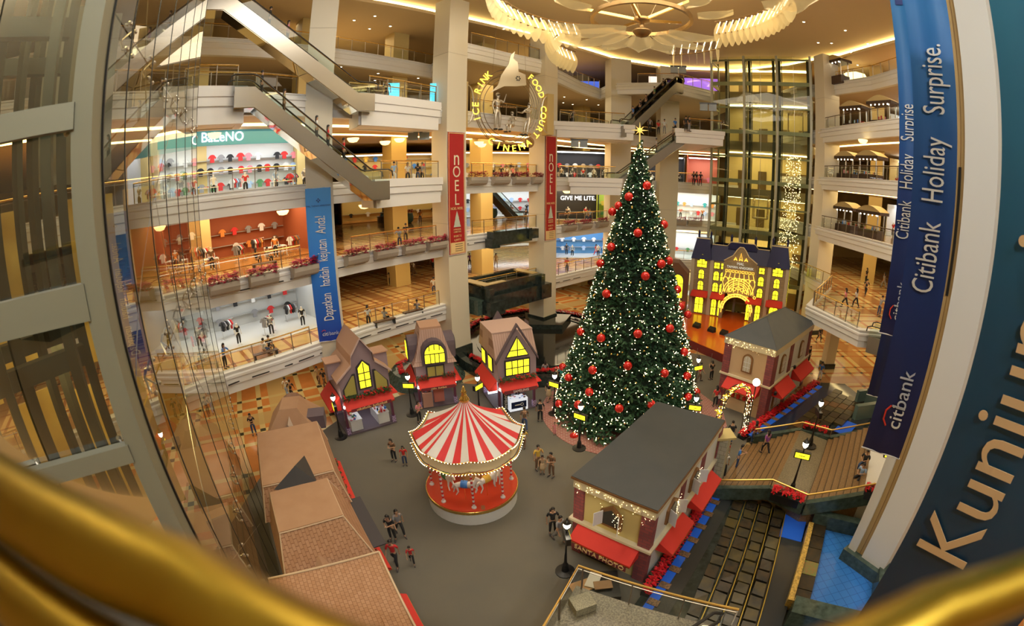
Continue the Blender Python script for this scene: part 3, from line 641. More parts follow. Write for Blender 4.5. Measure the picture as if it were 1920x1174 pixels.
def petal(R0, R1, w, z, a, sag=.7):
    m = MB(); n = 8; vs = []
    for i in range(n + 1):
        t_ = i / n; r = R0 + (R1 - R0) * t_; ww = w * (.35 + .65 * sin(pi * min(1, t_ * 1.1 + .05)))
        for s in (-1, 0, 1): vs.append((r, s * ww, z - sag * sin(pi * t_) - .35 * (s == 0) + .3 * t_))
    fs = [(i * 3 + q, i * 3 + q + 1, i * 3 + q + 4, i * 3 + q + 3) for i in range(n) for q in (0, 1)]
    m.add(vs, fs, Matrix.Rotation(radians(a), 4, 'Z')); return m.build('crystal_petal', M_crys, ch, smooth=True)
for i, a in enumerate((8, 32, 58, 82, 108, 132, 158, 178)): petal(1.2 if i % 2 else 2.0, 6.4 + (i % 3) * .5, 1.15, -.7 - .1 * (i % 2), a, .35)
for i, a in enumerate((200, 230, 305, 335)): petal(4.2, 6.8, .8, .2, a, .2)
def fin_arc(r0, r1, a0, a1, n, plates=True, z=-.2):
    "curved pair of rails carrying lit tubes and hanging crystal plates"
    for dz in (.5, -.5):
        m = MB(); m.tube([((r0 + (r1 - r0) * i / 20) * cos(radians(a0 + (a1 - a0) * i / 20)), (r0 + (r1 - r0) * i / 20) * sin(radians(a0 + (a1 - a0) * i / 20)), z + dz) for i in range(21)], .05, 6); m.build('rail', M_brz, ch)
    for i in range(n):
        f = (i + .5) / n; a = radians(a0 + (a1 - a0) * f); r = r0 + (r1 - r0) * f; x, y = r * cos(a), r * sin(a)
        m = MB(); m.tube([(x * 1.03, y * 1.03, z + .5), (x * .97, y * .97, z - .5)], .035, 6); m.build('lit_tube', M_tubel, ch)
        if plates:
            m = MB(); n1 = 6; vs = []
            for q in range(n1 + 1):
                w = .5 * sin(pi * (q + .4) / (n1 + .8)); u = Vector((cos(a + .5), sin(a + .5), 0)); c = Vector((x, y, z + .35 - 2.0 * q / n1))
                vs += [c - u * w, c + u * w]
            m.add(vs, [(2 * q, 2 * q + 1, 2 * q + 3, 2 * q + 2) for q in range(n1)]); m.build('crystal_plate', M_crys, ch)
fin_arc(12.5, 5.2, 215, 150, 15); fin_arc(6.2, 9.6, 175, 118, 14, True, -.9); fin_arc(5.6, 11.5, -5, -48, 14); fin_arc(7.4, 7.6, 60, 20, 7, True, -.3)
for (a, r) in ((213, 12.8), (-46, 12)): petal(r - 2.4, r + 1.2, 1.3, -.4, a, .5)
l = bpy.data.lights.new('chandelier_light', 'POINT'); l.energy = 500; l.color = (1, .78, .42); l.shadow_soft_size = 2; lo = bpy.data.objects.new('chandelier_light', l); C.objects.link(lo); lo.parent = ch; lo.location = (0, 0, 1.2)

# ------------------------------------------------------------ glass lift tower on the far right
T0, T1 = (18.3, 50.8), (27.9, 44.2); MT = frame2(T0, T1); TL = hypot(T1[0] - T0[0], T1[1] - T0[1])
tw = thing('lift_tower', 'tall glass and steel lift tower with yellow lit lobbies behind', 'elevator tower', (T0[0], T0[1], 0), atan2(T1[1] - T0[1], T1[0] - T0[0])); M_tst = mat('grey_green_steel', (.42, .42, .33), .45, .2)
zs = [2.0 + 2.85 * i for i in range(11)]
for x in (0, TL / 3, 2 * TL / 3, TL):
    m = MB(); m.b2(x - .14, x + .14, -.1, .12, 0, 31); m.build('mullion', M_tst, tw)
for x in (0, TL): m = MB(); m.b2(x - .1, x + .1, 3.3, 3.5, 0, 31); m.build('mullion', M_tst, tw)
for i, z in enumerate(zs):
    m = MB(); h = .22 if i % 2 else .1; m.b2(0, TL, -.05, .1, z - h, z + h); m.b2(-.06, .06, 0, 3.4, z - h, z + h); m.b2(TL - .06, TL + .06, 0, 3.4, z - h, z + h); m.build('transom', M_tst, tw)
M_tgl = glassmat('tower_glass', (.8, .84, .66), .9, 1.5)
for i in range(6):
    x0 = TL * i / 6; m = MB(); m.quad((x0 + .02, -.08, 0), (x0 + TL / 6 - .02, -.08, 0), (x0 + TL / 6 - .02, -.08, 30.9), (x0 + .02, -.08, 30.9)); m.build('glass_pane', M_tgl, tw)
m = MB()
for x in (TL / 6, TL / 2, TL * 5 / 6): m.tube([(x, .05, 0), (x, .05, 31)], .025, 5)
m.build('tension_rod', M_steel, tw)
for i, x in enumerate((TL * .13, TL * .32, TL * .37, TL * .62, TL * .68, TL * .97)):
    m = MB(); m.b2(x - .16, x + .16, 1.2, 1.6, 0, 31); m.b2(x + .25, x + .33, 1.2, 1.4, 0, 31); m.build('guide_rail', mat('shaft_steel', (.05, .055, .045), .5, .4), tw)
for i, (x, z) in enumerate(((TL * .2, 3.2), (TL * .5, 12), (TL * .83, 22))):
    m = MB(); m.b2(x - .9, x + .9, 1.3, 2.9, z, z + .15); m.b2(x - .9, x + .9, 1.3, 2.9, z + 2.5, z + 2.7); m.b2(x - .9, x - .84, 1.3, 2.9, z, z + 2.6); m.b2(x + .84, x + .9, 1.3, 2.9, z, z + 2.6); m.build('lift_car', mat('lift_gold', (.6, .45, .2), .3, .6), tw)
for k in range(6):
    z = ([-0.1] + BOT)[k]; zt = ([0] + TOP)[k]
    m = MB(); m.b2(-.6, TL + .3, 3.5, 9.5, z, zt - .3)
    o = m.build('lobby_floor', mat('lobby_paint', (.5, .42, .25), .4), tw)
    m = MB(); m.b2(0, TL - .4, 9.3, 9.5, zt - .3, (BOT + [31])[k]); m.build('lobby_wall', M_liftwall, tw)
    for x in (1.4, 4.2, 7.2, 9.6):
        m = MB(); m.b2(x, x + 1.15, 9.22, 9.32, zt - .3, zt + 2.1); m.build('lift_door', mat('door_bronze', (.25, .17, .08), .3, .7), tw)
    m = MB(); m.b2(.6, TL - .8, 6.5, 7.3, (BOT + [31])[k] - .1, (BOT + [31])[k] - .03); m.build('cove_strip', mat('lobby_cove', (1, .85, .4), emit=7, ecol=(1, .85, .4), sample=True), tw)
m = MB(); rnd = random.Random(3)
for i in range(520):
    u = rnd.random(); z = 8 + 12.5 * u; w = 1.3 * (1 - .35 * u); m.sphere((TL * .83 + rnd.uniform(-w, w), -.25 - rnd.random() * .2, z - 1), .02, 3)
o = m.build('fairy_lights', M_bulb, tw); o['kind'] = 'stuff'
# hall of warm light behind the tower
area('hall_lamp', (25.5, 54, 9.1), 6, 160, WARM); area('hall_lamp', (25.5, 54, 20), 6, 160, WARM); area('hall_lamp', (25.5, 54, 30.5), 6, 160, WARM)

# ------------------------------------------------------------ glass wall of the near lift shaft on the left
gd = Vector((-.6225, .7826)); gn = Vector((-.7826, -.6225)); gb = gn * 2.2
def gp(s, o=0): p = gb + gd * s + gn * o; return (p.x, p.y)
gw = thing('glass_wall', 'tall frameless glass wall of the lift shaft on the left', 'glass wall', (*gp(6.0), 0), atan2(gd.y, gd.x)); M_fin = mat('pale_steel_fin', (.24, .235, .17), .5, .2)
SS = [6.15, 8.05, 10.1, 12.15, 14.2, 16.25, 18.3, 20.0]
for i in range(len(SS) - 1):
    for (z0, z1) in ((1, 6.5), (6.54, 12.6), (12.64, 18.2), (18.24, 24.5), (24.54, 31)):
        a, b = gp(SS[i] + .012), gp(SS[i + 1] - .012); m = MB(); m.quad((*a, z0), (*b, z0), (*b, z1), (*a, z1)); m.build('glass_pane', M_bglass, gw, world=True)
    m = MB(); c = gp(SS[i + 1]); m.box((*c, 16), (.03, .02, 30), atan2(gd.y, gd.x)); m.build('joint', M_dark, gw, world=True)
    for z in (6.52, 12.62, 18.22, 24.52):
        m = MB()
        for (dx, dz) in ((.22, .22), (-.22, .22), (.22, -.22), (-.22, -.22)):
            e = gp(SS[i + 1] + dx, .02); m.tube([(*gp(SS[i + 1], .22), z), (*gp(SS[i + 1] + dx, .1), z + dz), (*e, z + dz)], .022, 5); m.sphere((*e, z + dz), .05, 5)
        m.build('spider_clip', M_steel, gw, world=True)
for (s0, z0, s1, z1) in ((8.05, 24.5, 14.2, 12.6), (8.05, 12.6, 16.2, 18.2), (8.05, 6.5, 14.2, 12.6), (10.1, 6.5, 18.3, 1), (12.1, 12.6, 18.3, 6.5)):
    m = MB(); m.tube([(*gp(s0, .4), z0), (*gp(s1, .4), z1)], .016, 5); m.build('tie_cable', M_steel, gw, world=True)
m = MB(); m.box((*gp(5.95, -.02), 15.5), (.42, .3, 31), atan2(gd.y, gd.x)); m.build('fin_post', M_fin, gw, world=True)
m = MB(); m.box((*gp(6.17, -.18), 15.5), (.04, .04, 31), atan2(gd.y, gd.x)); m.build('black_seal', M_black, gw, world=True)
# second face of the shaft, running off to the left
F0 = Vector(gp(5.8)); fd = Vector((-.62, -.7)).normalized()
gw2 = thing('glass_wall', 'near glass lift front with thick grey crossbars at the left edge', 'glass wall', (F0.x, F0.y, 0), atan2(fd.y, fd.x))
for z, r in ((20.4, .16), (16.6, .16), (14.45, .22), (12.45, .13), (9.6, .13)):
    m = MB(); m.box((2.8, .0, z), (5.4, .16, r * 2)); m.build('crossbar', M_fin, gw2)
for x in (.02, 1.45, 2.9, 4.4):
    m = MB(); m.quad((x, -.1, 4), (x + 1.4, -.1, 4), (x + 1.4, -.1, 26), (x, -.1, 26)); m.build('glass_pane', M_bglass, gw2)
    m = MB()
    for z in (20.4, 16.6, 14.45, 12.45):
        for dz in (.16, -.16): m.tube([(x + .1, .0, z), (x + .22, -.12, z + dz)], .02, 5); m.sphere((x + .22, -.14, z + dz), .045, 6)
    m.build('spider_clip', M_steel, gw2)
# shaft behind it
sh = thing('lift_shaft', 'dark steel lift shaft with gold wall panels behind the near glass', 'elevator shaft', (-10.5, 3.5, 0)); M_sg = mat('gold_lit_panel', (.75, .5, .1), .45, noise=(.6, .7, (.4, .25, .05)))
M_conc = mat('shaft_grey', (.16, .15, .12), .6)
for i in range(13):
    a = -101 + i * 3.9; D = 14.2 + (i % 3) * .6; p = azp(a, D); q = azp(a + (2.6 if i % 3 else 3.6), D)
    for j, (z0, z1) in enumerate(((0, 5.2), (5.6, 11), (11.4, 16), (16.4, 21.5), (22, 30))):
        if (i + j) % 4 == 3: continue
        m = MB(); m.sweep([p, q], [(-.1, z0), (.0, z0), (0, z1), (-.1, z1)]); m.build('wall_panel', M_sg if (i * 3 + j) % 3 else M_conc, sh, world=True)
for i, a in enumerate((-97, -88, -81, -76.5, -73, -70.5, -67.3, -65.4, -63.6, -61.8)):
    D = 8.2 + (i % 4) * 1.1; p = azp(a, D); m = MB(); m.box((p[0], p[1], 15.5), (.16 + .08 * (i % 2), .2, 31), radians(i * 17)); m.build('guide_rail', MATS['shaft_steel'], sh, world=True)
for z in (2, 7.5, 13, 18.5, 24):
    for D in (9, 11.3): m = MB(); m.sweep([azp(-100, D), azp(-80, D), azp(-62, D)], [(-.12, z), (.12, z), (.12, z + .35), (-.12, z + .35)]); m.build('cross_beam', MATS['shaft_steel'], sh, world=True)
area('shaft_lamp', (-9.5, 3.2, 23), 2, 260, (1, .72, .3)); area('shaft_lamp', (-10.5, 4.5, 13), 2, 170, (1, .72, .3)); area('shaft_lamp', (-10, 3.5, 6), 2, 190, (1, .7, .28))

# ------------------------------------------------------------ brass handrail in front of the viewer
hr = thing('brass_handrail', 'out of focus thick brass handrail right under the viewpoint', 'handrail', (0, .28, 14.95))
nl, dl_ = Vector((-.087, .996)), Vector((.996, .087)); nr, dr = Vector((.174, .985)), Vector((.985, -.174))
pts = [nl * .28 + dl_ * s for s in (-4.5, -2.5, -1.2, -.6, -.42)] + [Vector((0, .17))] + [nr * .28 + dr * s for s in (.42, .6, 1.2, 2.5, 4.5)]
m = MB(); m.tube([(p.x, p.y, 14.95) for p in pts], [.086, .086, .086, .08, .07, .05, .045, .045, .045, .045, .045], 16); m.build('rail', mat('near_brass', (.42, .28, .035), .3, 1.), hr, world=True, smooth=True)
m = MB(); m.tube([(p.x, p.y + .01, 14.86) for p in pts], .02, 10); m.build('lower_rail', mat('near_dark_brass', (.12, .09, .02), .3, .6), hr, world=True, smooth=True)
m = MB(); m.tube([(p.x, p.y - .13, 14.86) for p in pts[:6]], .07, 14); m.build('second_rail', MATS['near_brass'], hr, world=True, smooth=True)
kb = thing('ledge', 'black kerb under the brass handrail at the bottom left corner', 'kerb', (-2.5, .4, 13.6)); m = MB(); m.b2(-4.8, -.9, -.5, .75, 13.6, 13.85); m.build('kerb_stone', M_black, kb, world=True)
m = MB(); m.tube([(-4.7, .5, 13.9), (-1.2, .62, 13.9)], .012, 6); m.build('edge_trim', M_gold, kb, world=True)
cd.dof.use_dof = True; cd.dof.focus_distance = 24; cd.lens = 16; cd.dof.aperture_fstop = .8
# ------------------------------------------------------------ people
SKIN = mat('skin', (.48, .27, .16), .6); HAIRM = mat('black_hair', (.012, .009, .008), .5); SHOE = mat('shoe', (.06, .05, .05), .5)
def skin_mesh(name, V, E, R, mats, sub=1, root=0):
    me = bpy.data.meshes.new(name); me.from_pydata(V, E, []); o = bpy.data.objects.new(name, me); C.objects.link(o)
    sk = o.modifiers.new('s', 'SKIN'); sk.use_smooth_shade = True; sk.branch_smoothing = .3
    for i, r in enumerate(R):
        d = me.skin_vertices[0].data[i]; d.radius = r if isinstance(r, tuple) else (r, r); d.use_root = (i == root)
    if sub: ss = o.modifiers.new('u', 'SUBSURF'); ss.levels = sub; ss.render_levels = sub
    dg = bpy.context.evaluated_depsgraph_get(); dg.update(); out = bpy.data.meshes.new_from_object(o.evaluated_get(dg))
    bpy.data.objects.remove(o); bpy.data.meshes.remove(me); out.name = name; out.materials.clear()
    for m_ in mats: out.materials.append(m_)
    out.polygons.foreach_set('use_smooth', [True] * len(out.polygons)); return out
def pose(kind, fem=False):
    "joint table for a figure 1.65 m tall facing -y"
    J = {}; hip, sh = .88, 1.36; sw = .165 if fem else .19; hw = .095
    lean = {'walk': .04, 'phone': .03, 'rail': .16, 'push': .14, 'look': 0}.get(kind, 0)
    sit = kind in ('sit', 'sitread')
    hz = .46 if sit else hip
    J['pel'] = (0, 0, hz); J['wst'] = (0, -lean * .3, hz + .2); J['chs'] = (0, -lean, hz + .38); J['nek'] = (0, -lean - .01, hz + .52); J['hd0'] = (0, -lean - .03, hz + .58); J['hd1'] = (0, -lean - .035, hz + .69)
    if kind in ('phone', 'sitread'): J['hd0'] = (0, -lean - .05, hz + .58); J['hd1'] = (0, -lean - .08, hz + .68)
    for s, k in ((-1, 'l'), (1, 'r')):
        J['sh' + k] = (s * sw, -lean, hz + .46); J['hp' + k] = (s * hw, 0, hz - .04)
        if sit: J['kn' + k] = (s * .13, -.42, .47); J['an' + k] = (s * .14, -.44 - .05 * s, .09); J['to' + k] = (s * .16, -.6, .035)
        elif kind == 'walk':
            J['kn' + k] = (s * .1, -.17 * s - .04, .47); J['an' + k] = (s * .1, -.3 * s + .08, .1 if s > 0 else .13); J['to' + k] = (s * .11, -.3 * s - .08, .03 if s > 0 else .05)
        else: J['kn' + k] = (s * .11, -.02, .47); J['an' + k] = (s * .12, .02, .08); J['to' + k] = (s * .14, -.14, .03)
        a = {'stand': ((s * .27, .02, -.25), (s * .27, -.05, -.47)), 'walk': ((s * .25, .1 * s, -.25), (s * .26, .16 * s - .08, -.46)), 'phone': ((s * .25, -.02, -.26), (s * .09, -.27, -.17)),
             'look': ((s * .26, 0, -.25), (s * .27, -.05, -.47)), 'sit': ((s * .25, -.04, -.24), (s * .14, -.28, -.34)), 'sitread': ((s * .25, -.05, -.22), (s * .1, -.3, -.2)),
             'rail': ((s * .28, -.18, -.2), (s * .14, -.36, -.22)), 'push': ((s * .24, -.13, -.23), (s * .2, -.38, -.28)), 'wave': ((s * .3, -.05, -.1 if s > 0 else -.25), (s * .33 if s > 0 else s * .27, -.12, .16 if s > 0 else -.46))}[kind]
        if kind == 'look' and s > 0: a = ((.24, -.16, -.2), (.1, -.2, .08))
        el, ha = a; b = J['sh' + k]; J['el' + k] = (el[0], b[1] + el[1], b[2] + el[2]); J['wr' + k] = (ha[0], b[1] + ha[1], b[2] + ha[2])
        w = Vector(J['wr' + k]); d = (w - Vector(J['el' + k])).normalized(); J['pm' + k] = tuple(w + d * .06)
        side = d.cross(Vector((0, 0, 1)) if abs(d.z) < .8 else Vector((0, 1, 0))).normalized()
        for f, o in enumerate((-.03, -.01, .01, .03)): J['f%d%s' % (f, k)] = tuple(w + d * (.13 + (.02 if f in (1, 2) else 0)) + side * o * 1.1 + Vector((0, -.012 * f, -.01)))
        J['th' + k] = tuple(w + d * .07 + side * -.055)
    return J
def person_meshes(kind, fem=False, skirt=False, longh=False):
    J = pose(kind, fem)
    def sk(nm, chains, rad, mats, sub, root):
        names = []; ed = []
        for c in chains:
            for n in c:
                if n not in names: names.append(n)
            for a, b in zip(c, c[1:]):
                if (names.index(a), names.index(b)) not in ed: ed.append((names.index(a), names.index(b)))
        return skin_mesh(nm, [J[n] for n in names], ed, [rad(n) for n in names], mats, sub, names.index(root))
    RB = dict(pel=(.125, .09), wst=(.105, .08), chs=(.135, .09), nek=.05, hd0=.068, hd1=.085)
    RB.update({a + k: r for k in 'lr' for a, r in (('sh', .055), ('el', .038), ('wr', .025), ('pm', (.036, .018)), ('hp', .085), ('kn', .055), ('an', .035), ('to', (.035, .025)), ('th', .01), ('f0', .009), ('f1', .009), ('f2', .009), ('f3', .008))})
    body = [['pel', 'wst', 'chs', 'nek', 'hd0', 'hd1']]
    for k in 'lr':
        body += [['chs', 'sh' + k, 'el' + k, 'wr' + k, 'pm' + k], ['pel', 'hp' + k, 'kn' + k, 'an' + k, 'to' + k], ['pm' + k, 'th' + k]] + [['pm' + k, 'f%d%s' % (f, k)] for f in range(4)]
    b = sk('body', body, lambda n: RB[n], [SKIN, HAIRM, mat('lip', (.4, .12, .1), .5)], 1, 'pel')
    # face: nose, eyes, mouth and ears welded into the body mesh
    bm = bmesh.new(); bm.from_mesh(b); h = Vector(J['hd1']); c = h + Vector((0, 0, -.01))
    def blob(p, s, mi):
        r = bmesh.ops.create_icosphere(bm, subdivisions=1, radius=1, matrix=Matrix.Translation(p) @ Matrix.Diagonal((*s, 1)))
        for f in {f for v in r['verts'] for f in v.link_faces}: f.material_index = mi; f.smooth = True
    blob(c + Vector((0, -.086, -.03)), (.012, .018, .02), 0)
    for s in (-1, 1): blob(c + Vector((s * .03, -.078, -.01)), (.012, .008, .006), 1); blob(c + Vector((s * .084, 0, -.02)), (.01, .02, .03), 0)
    blob(c + Vector((0, -.072, -.065)), (.022, .01, .006), 2); bm.to_mesh(b); bm.free()
    g = .022
    T = {n: (r[0] + g, r[1] + g) if isinstance(r, tuple) else r + .014 for n, r in RB.items()}
    T['chs'] = (.15, .11); T['pel'] = (.14, .11)
    top = [['pel', 'wst', 'chs', 'nk2']]; J['nk2'] = tuple(Vector(J['nek']) + Vector((0, 0, -.03))); T['nk2'] = .06
    for k in 'lr': J['sl' + k] = tuple(Vector(J['el' + k]).lerp(Vector(J['sh' + k]), .12)); T['sl' + k] = .056; top += [['chs', 'sh' + k, 'sl' + k]]
    tp = sk('shirt', top, lambda n: T[n], [mat('shirt_white', (.7, .7, .7), .8)], 1, 'wst')
    if skirt:
        m = MB(); z = J['pel'][2]; m.lathe([(.12, .1), (.16, 0), (.2, -.25), (.23, -.42), (.22, -.42), (.1, .08)], (0, 0, z), 14); bt = m.build('skirt', mat('trouser_black', (.02, .02, .025), .8), mesh_only=True, smooth=True)
    else:
        ch = [['pw', 'pel']]; J['pw'] = tuple(Vector(J['pel']) + Vector((0, 0, .07))); T['pw'] = (.125, .1); T['pel'] = (.137, .11)
        for k in 'lr': J['cf' + k] = tuple(Vector(J['an' + k]).lerp(Vector(J['kn' + k]), .08)); T['cf' + k] = .056; T['kn' + k] = .072; T['hp' + k] = .1; ch += [['pel', 'hp' + k, 'kn' + k, 'cf' + k]]
        bt = sk('trousers', ch, lambda n: T[n], [mat('trouser_black', (.02, .02, .025), .8)], 1, 'pel')
    m = MB(); R0 = .1
    vs = []; n1, n2 = 12, 7
    for i in range(n2 + 1):
        th = (pi * .62) * i / n2
        for j in range(n1):
            a = 2 * pi * j / n1; front = max(0, -sin(a)); t_ = th * (1 - .42 * front)
            vs.append((R0 * .98 * sin(t_) * cos(a), R0 * 1.08 * sin(t_) * sin(a) + .012, R0 * 1.15 * cos(t_)))
    fs = [(i * n1 + j, i * n1 + (j + 1) % n1, (i + 1) * n1 + (j + 1) % n1, (i + 1) * n1 + j) for i in range(n2) for j in range(n1)]
    m.add([tuple(Vector(v) + h + Vector((0, .005, .012))) for v in vs], fs)
    if longh: m.box((h.x, h.y + .085, h.z - .14), (.16, .05, .3), taper=1.05)
    hr_ = m.build('hair', HAIRM, mesh_only=True, smooth=True)
    so = []
    for k in 'lr': m = MB(); a, t_ = Vector(J['an' + k]), Vector(J['to' + k]); m.tube([a + Vector((0, .05, -.045)), a + Vector((0, 0, -.03)), t_, t_ + Vector((0, -.06, -.005))], [.042, .05, .042, .025], 8); so.append(m.build('shoe', SHOE, mesh_only=True, smooth=True))
    return b, tp, bt, hr_, so
PM_CACHE = {}
COL = dict(red=(.6, .03, .03), white=(.72, .72, .7), black=(.02, .02, .022), blue=(.05, .2, .6), yellow=(.75, .5, .08), grey=(.25, .25, .26), pink=(.75, .25, .3), purple=(.3, .08, .32), green=(.08, .25, .1), brown=(.16, .09, .05), denim=(.04, .07, .16), tan=(.45, .33, .2), teal=(.03, .3, .3), orange=(.7, .25, .05), lightblue=(.35, .5, .75), patterned=(.35, .3, .15))
def person(p, face, kind='stand', top='white', bot='black', label=None, fem=False, skirt=False, longh=None, sc=1., grp=None, extra=None):
    "face: direction in degrees the figure looks, 0 = towards the viewer's side (-y), 90 = +x"
    longh = fem if longh is None else longh; key = (kind, fem, skirt, longh)
    if key not in PM_CACHE: PM_CACHE[key] = person_meshes(*key)
    b, tp, bt, hr_, so = PM_CACHE[key]
    t = link('person', None); t.matrix_basis = Matrix.Translation(p) @ Matrix.Rotation(radians(face), 4, 'Z') @ Matrix.Scale(sc, 4); tag(t, label, 'person', grp)
    link('body', b, t); o = link('shirt', tp, t); o.material_slots[0].link = 'OBJECT'; o.material_slots[0].material = mat('cloth_' + top, COL[top], .85)
    o = link('skirt' if skirt else 'trousers', bt, t); o.material_slots[0].link = 'OBJECT'; o.material_slots[0].material = mat('cloth_' + bot, COL[bot], .85)
    link('hair', hr_, t); link('shoe', so[0], t); link('shoe', so[1], t)
    if extra == 'backpack':
        m = MB(); m.box((0, .19, 1.2), (.26, .14, .36), taper=.85); m.build('backpack', mat('cloth_black', COL['black'], .85), t)
    if extra == 'bag':
        m = MB(); m.box((-.27, -.08, .72), (.2, .08, .26)); m.tube([(-.27 + .07 * cos(a), -.08, .86 + .1 * sin(a)) for a in [pi * i / 6 for i in range(7)]], .008, 5); m.build('bag', mat('cloth_white', COL['white'], .85), t)
    if extra == 'cap':
        m = MB(); z = 1.6; m.lathe([(.1, -.03), (.105, .02), (.07, .08), (.01, .1)], (0, -.03, z), 12); m.box((0, -.15, z - .02), (.14, .1, .015)); m.build('cap', mat('cloth_white', COL['white'], .85), t)
    return t
# statues on the ring sign share the figure builder but are silver all over
for (x, z, rz, kind, s, pitch) in ((-1.15, -2.1, 10, 'wave', 2.0, 0), (.35, -2.3, -60, 'sitread', 1.55, 0), (1.55, -2.5, -75, 'push', 1.85, .25)):
    key = (kind, False, False, False)
    if key not in PM_CACHE: PM_CACHE[key] = person_meshes(*key)
    g = link('silver_figure', PM_CACHE[key][0], ring)
    g.matrix_basis = Matrix.Translation((x, .05, z)) @ Matrix.Rotation(pitch, 4, 'Y') @ Matrix.Rotation(radians(rz), 4, 'Z') @ Matrix.Scale(s, 4)
    for sl in g.material_slots: sl.link = 'OBJECT'; sl.material = M_silver
    for q in (1, 2, 3):
        h = link(('shirt', 'trousers', 'hair')[q - 1], PM_CACHE[key][q], g)
        for sl in h.material_slots: sl.link = 'OBJECT'; sl.material = M_silver
    for s_ in PM_CACHE[key][4]: h = link('boot', s_, g); h.material_slots[0].link = 'OBJECT'; h.material_slots[0].material = M_dark

# people: (pixel of the feet, floor height, facing, pose, top, bottom, label, options)
def P(px, py, z, face, kind, top, bot, label, **k): return person(at(px, py, z + .045 if z < .1 else z), face, kind, top, bot, label, **k)
P(744, 1060, 0, 5, 'walk', 'red', 'black', 'stout person in red polo holding a child by the hand')
P(774, 1056, 0, 20, 'walk', 'red', 'black', 'small child in dark red walking beside the adult in red polo', sc=.68)
P(738, 1012, 0, 0, 'phone', 'black', 'black', 'person in black holding a white tablet in front of the woman in grey', fem=True)
P(752, 1003, 0, 40, 'walk', 'grey', 'black', 'woman in grey striped top walking behind the person with tablet', fem=True)
P(740, 864, 0, -10, 'phone', 'brown', 'black', 'woman in dark top standing left of the carousel', fem=True, sc=.95)
P(760, 872, 0, 15, 'stand', 'red', 'denim', 'child with a red top and pale backpack left of the carousel', sc=.8, extra='backpack')
P(787, 792, 0, 60, 'phone', 'pink', 'black', 'woman in pink shirt beside the middle cottage', fem=True)
P(983, 838, 0, 170, 'walk', 'yellow', 'brown', 'child in yellow right of the carousel edge', fem=True, sc=.78)
P(984, 806, 0, 190, 'walk', 'brown', 'denim', 'person in brown walking just below the phone counter cottage')
P(1013, 790, 0, 185, 'stand', 'black', 'black', 'person with black backpack on the brick paving beside the tree', extra='backpack')
P(1009, 880, 0, 30, 'look', 'yellow', 'brown', 'man in yellow shirt with a small girl between carousel and tree')
P(1017, 888, 0, 0, 'stand', 'tan', 'tan', 'small girl in a patterned dress between two adults', fem=True, skirt=True, sc=.75)
P(1034, 893, 0, -30, 'phone', 'brown', 'brown', 'person in dark brown standing right of the man in yellow')
P(1029, 752, 0, 150, 'walk', 'black', 'tan', 'woman in black walking on the brick paving left of the tree', fem=True, skirt=True)
P(1040, 815, 0, 20, 'stand', 'pink', 'pink', 'tiny child in pink by the tree foot', sc=.55, fem=True)
P(1022, 712, 0, 200, 'stand', 'grey', 'black', 'person in grey headscarf near the pool rim beside the tree', fem=True)
P(1052, 722, 0, 0, 'stand', 'teal', 'teal', 'woman in a long teal dress beside the tree', fem=True, skirt=True)
P(1048, 1015, 0, 40, 'walk', 'grey', 'grey', 'person in grey beside the lamp at the photo house corner')
P(1036, 1000, 0, 10, 'stand', 'black', 'black', 'person in black half behind the lamp at the photo house corner', extra='backpack')
P(1333, 712, 0, 200, 'phone', 'black', 'black', 'person in black taking a photo between the tree and white house', fem=True)
P(1340, 762, 0, 180, 'stand', 'red', 'black', 'woman in red top with pale bag right of the tree foot', fem=True, extra='bag')
P(1310, 716, 0, 100, 'walk', 'red', 'brown', 'person in dark red near the right side of the tree', fem=True)
P(1351, 838, 0, 200, 'stand', 'pink', 'pink', 'child in pink beside a person in black near the lit arch', sc=.72, fem=True)
P(1367, 832, 0, 170, 'stand', 'black', 'denim', 'man in black top and jeans near the lit arch', extra='backpack')
P(1355, 868, 0, -30, 'walk', 'red', 'tan', 'woman in red and white walking near the top of the awnings', fem=True)
P(1353, 892, 0, -10, 'walk', 'white', 'black', 'person in white shirt and white cap by the awning corner', extra='cap')
P(1380, 878, 0, 60, 'phone', 'blue', 'denim', 'woman in blue blouse looking at her phone by the steps', fem=True)
P(1411, 832, 0, 170, 'stand', 'red', 'denim', 'person in red at the end of the flower bed by the brass rail', fem=True)
P(1433, 852, .52, 190, 'walk', 'purple', 'black', 'woman in purple walking up the brown steps', fem=True)
P(1609, 905, 1.72, -70, 'sitread', 'lightblue', 'black', 'man in pale blue sitting on the right steps')
P(1616, 880, 2.0, -60, 'sitread', 'black', 'denim', 'person in black sitting above the man in pale blue')
P(1515, 680, 0, 30, 'stand', 'black', 'black', 'person in black on the honey marble floor beside the white house')
P(1536, 712, 0, 120, 'stand', 'blue', 'white', 'child in blue and white at the moving stair end')
P(1535, 640, 0, 0, 'walk', 'black', 'black', 'distant person in black under the landing on the right')
P(610, 727, 0, -10, 'walk', 'black', 'brown', 'person in black top walking on marble behind the left cottage')
P(599, 722, 0, 20, 'walk', 'tan', 'brown', 'blurred person in tan walking on marble behind the left cottage', fem=True)
P(540, 745, 0, 200, 'walk', 'white', 'lightblue', 'person in white walking away across the marble at the left')
P(549, 750, 0, 200, 'walk', 'black', 'black', 'person in black walking beside the one in white at the left')
P(478, 815, 0, 40, 'phone', 'black', 'denim', 'woman in black holding a phone beside the brown cottage roof', fem=True)
P(905, 620, 0, 20, 'stand', 'black', 'black', 'person in black behind the fountain rim between the NOEL columns')
def PL(lst, z, where, lev):
    for i, (px, py, face, kind, top, bot, fem, lab) in enumerate(lst): person(at(px, py, z), face, kind, top, bot, lab + ' ' + where, fem=fem)
z0, z1, z2, z3 = TOP[0] - .35, TOP[1] - .35, TOP[2] - .35, TOP[3] - .35
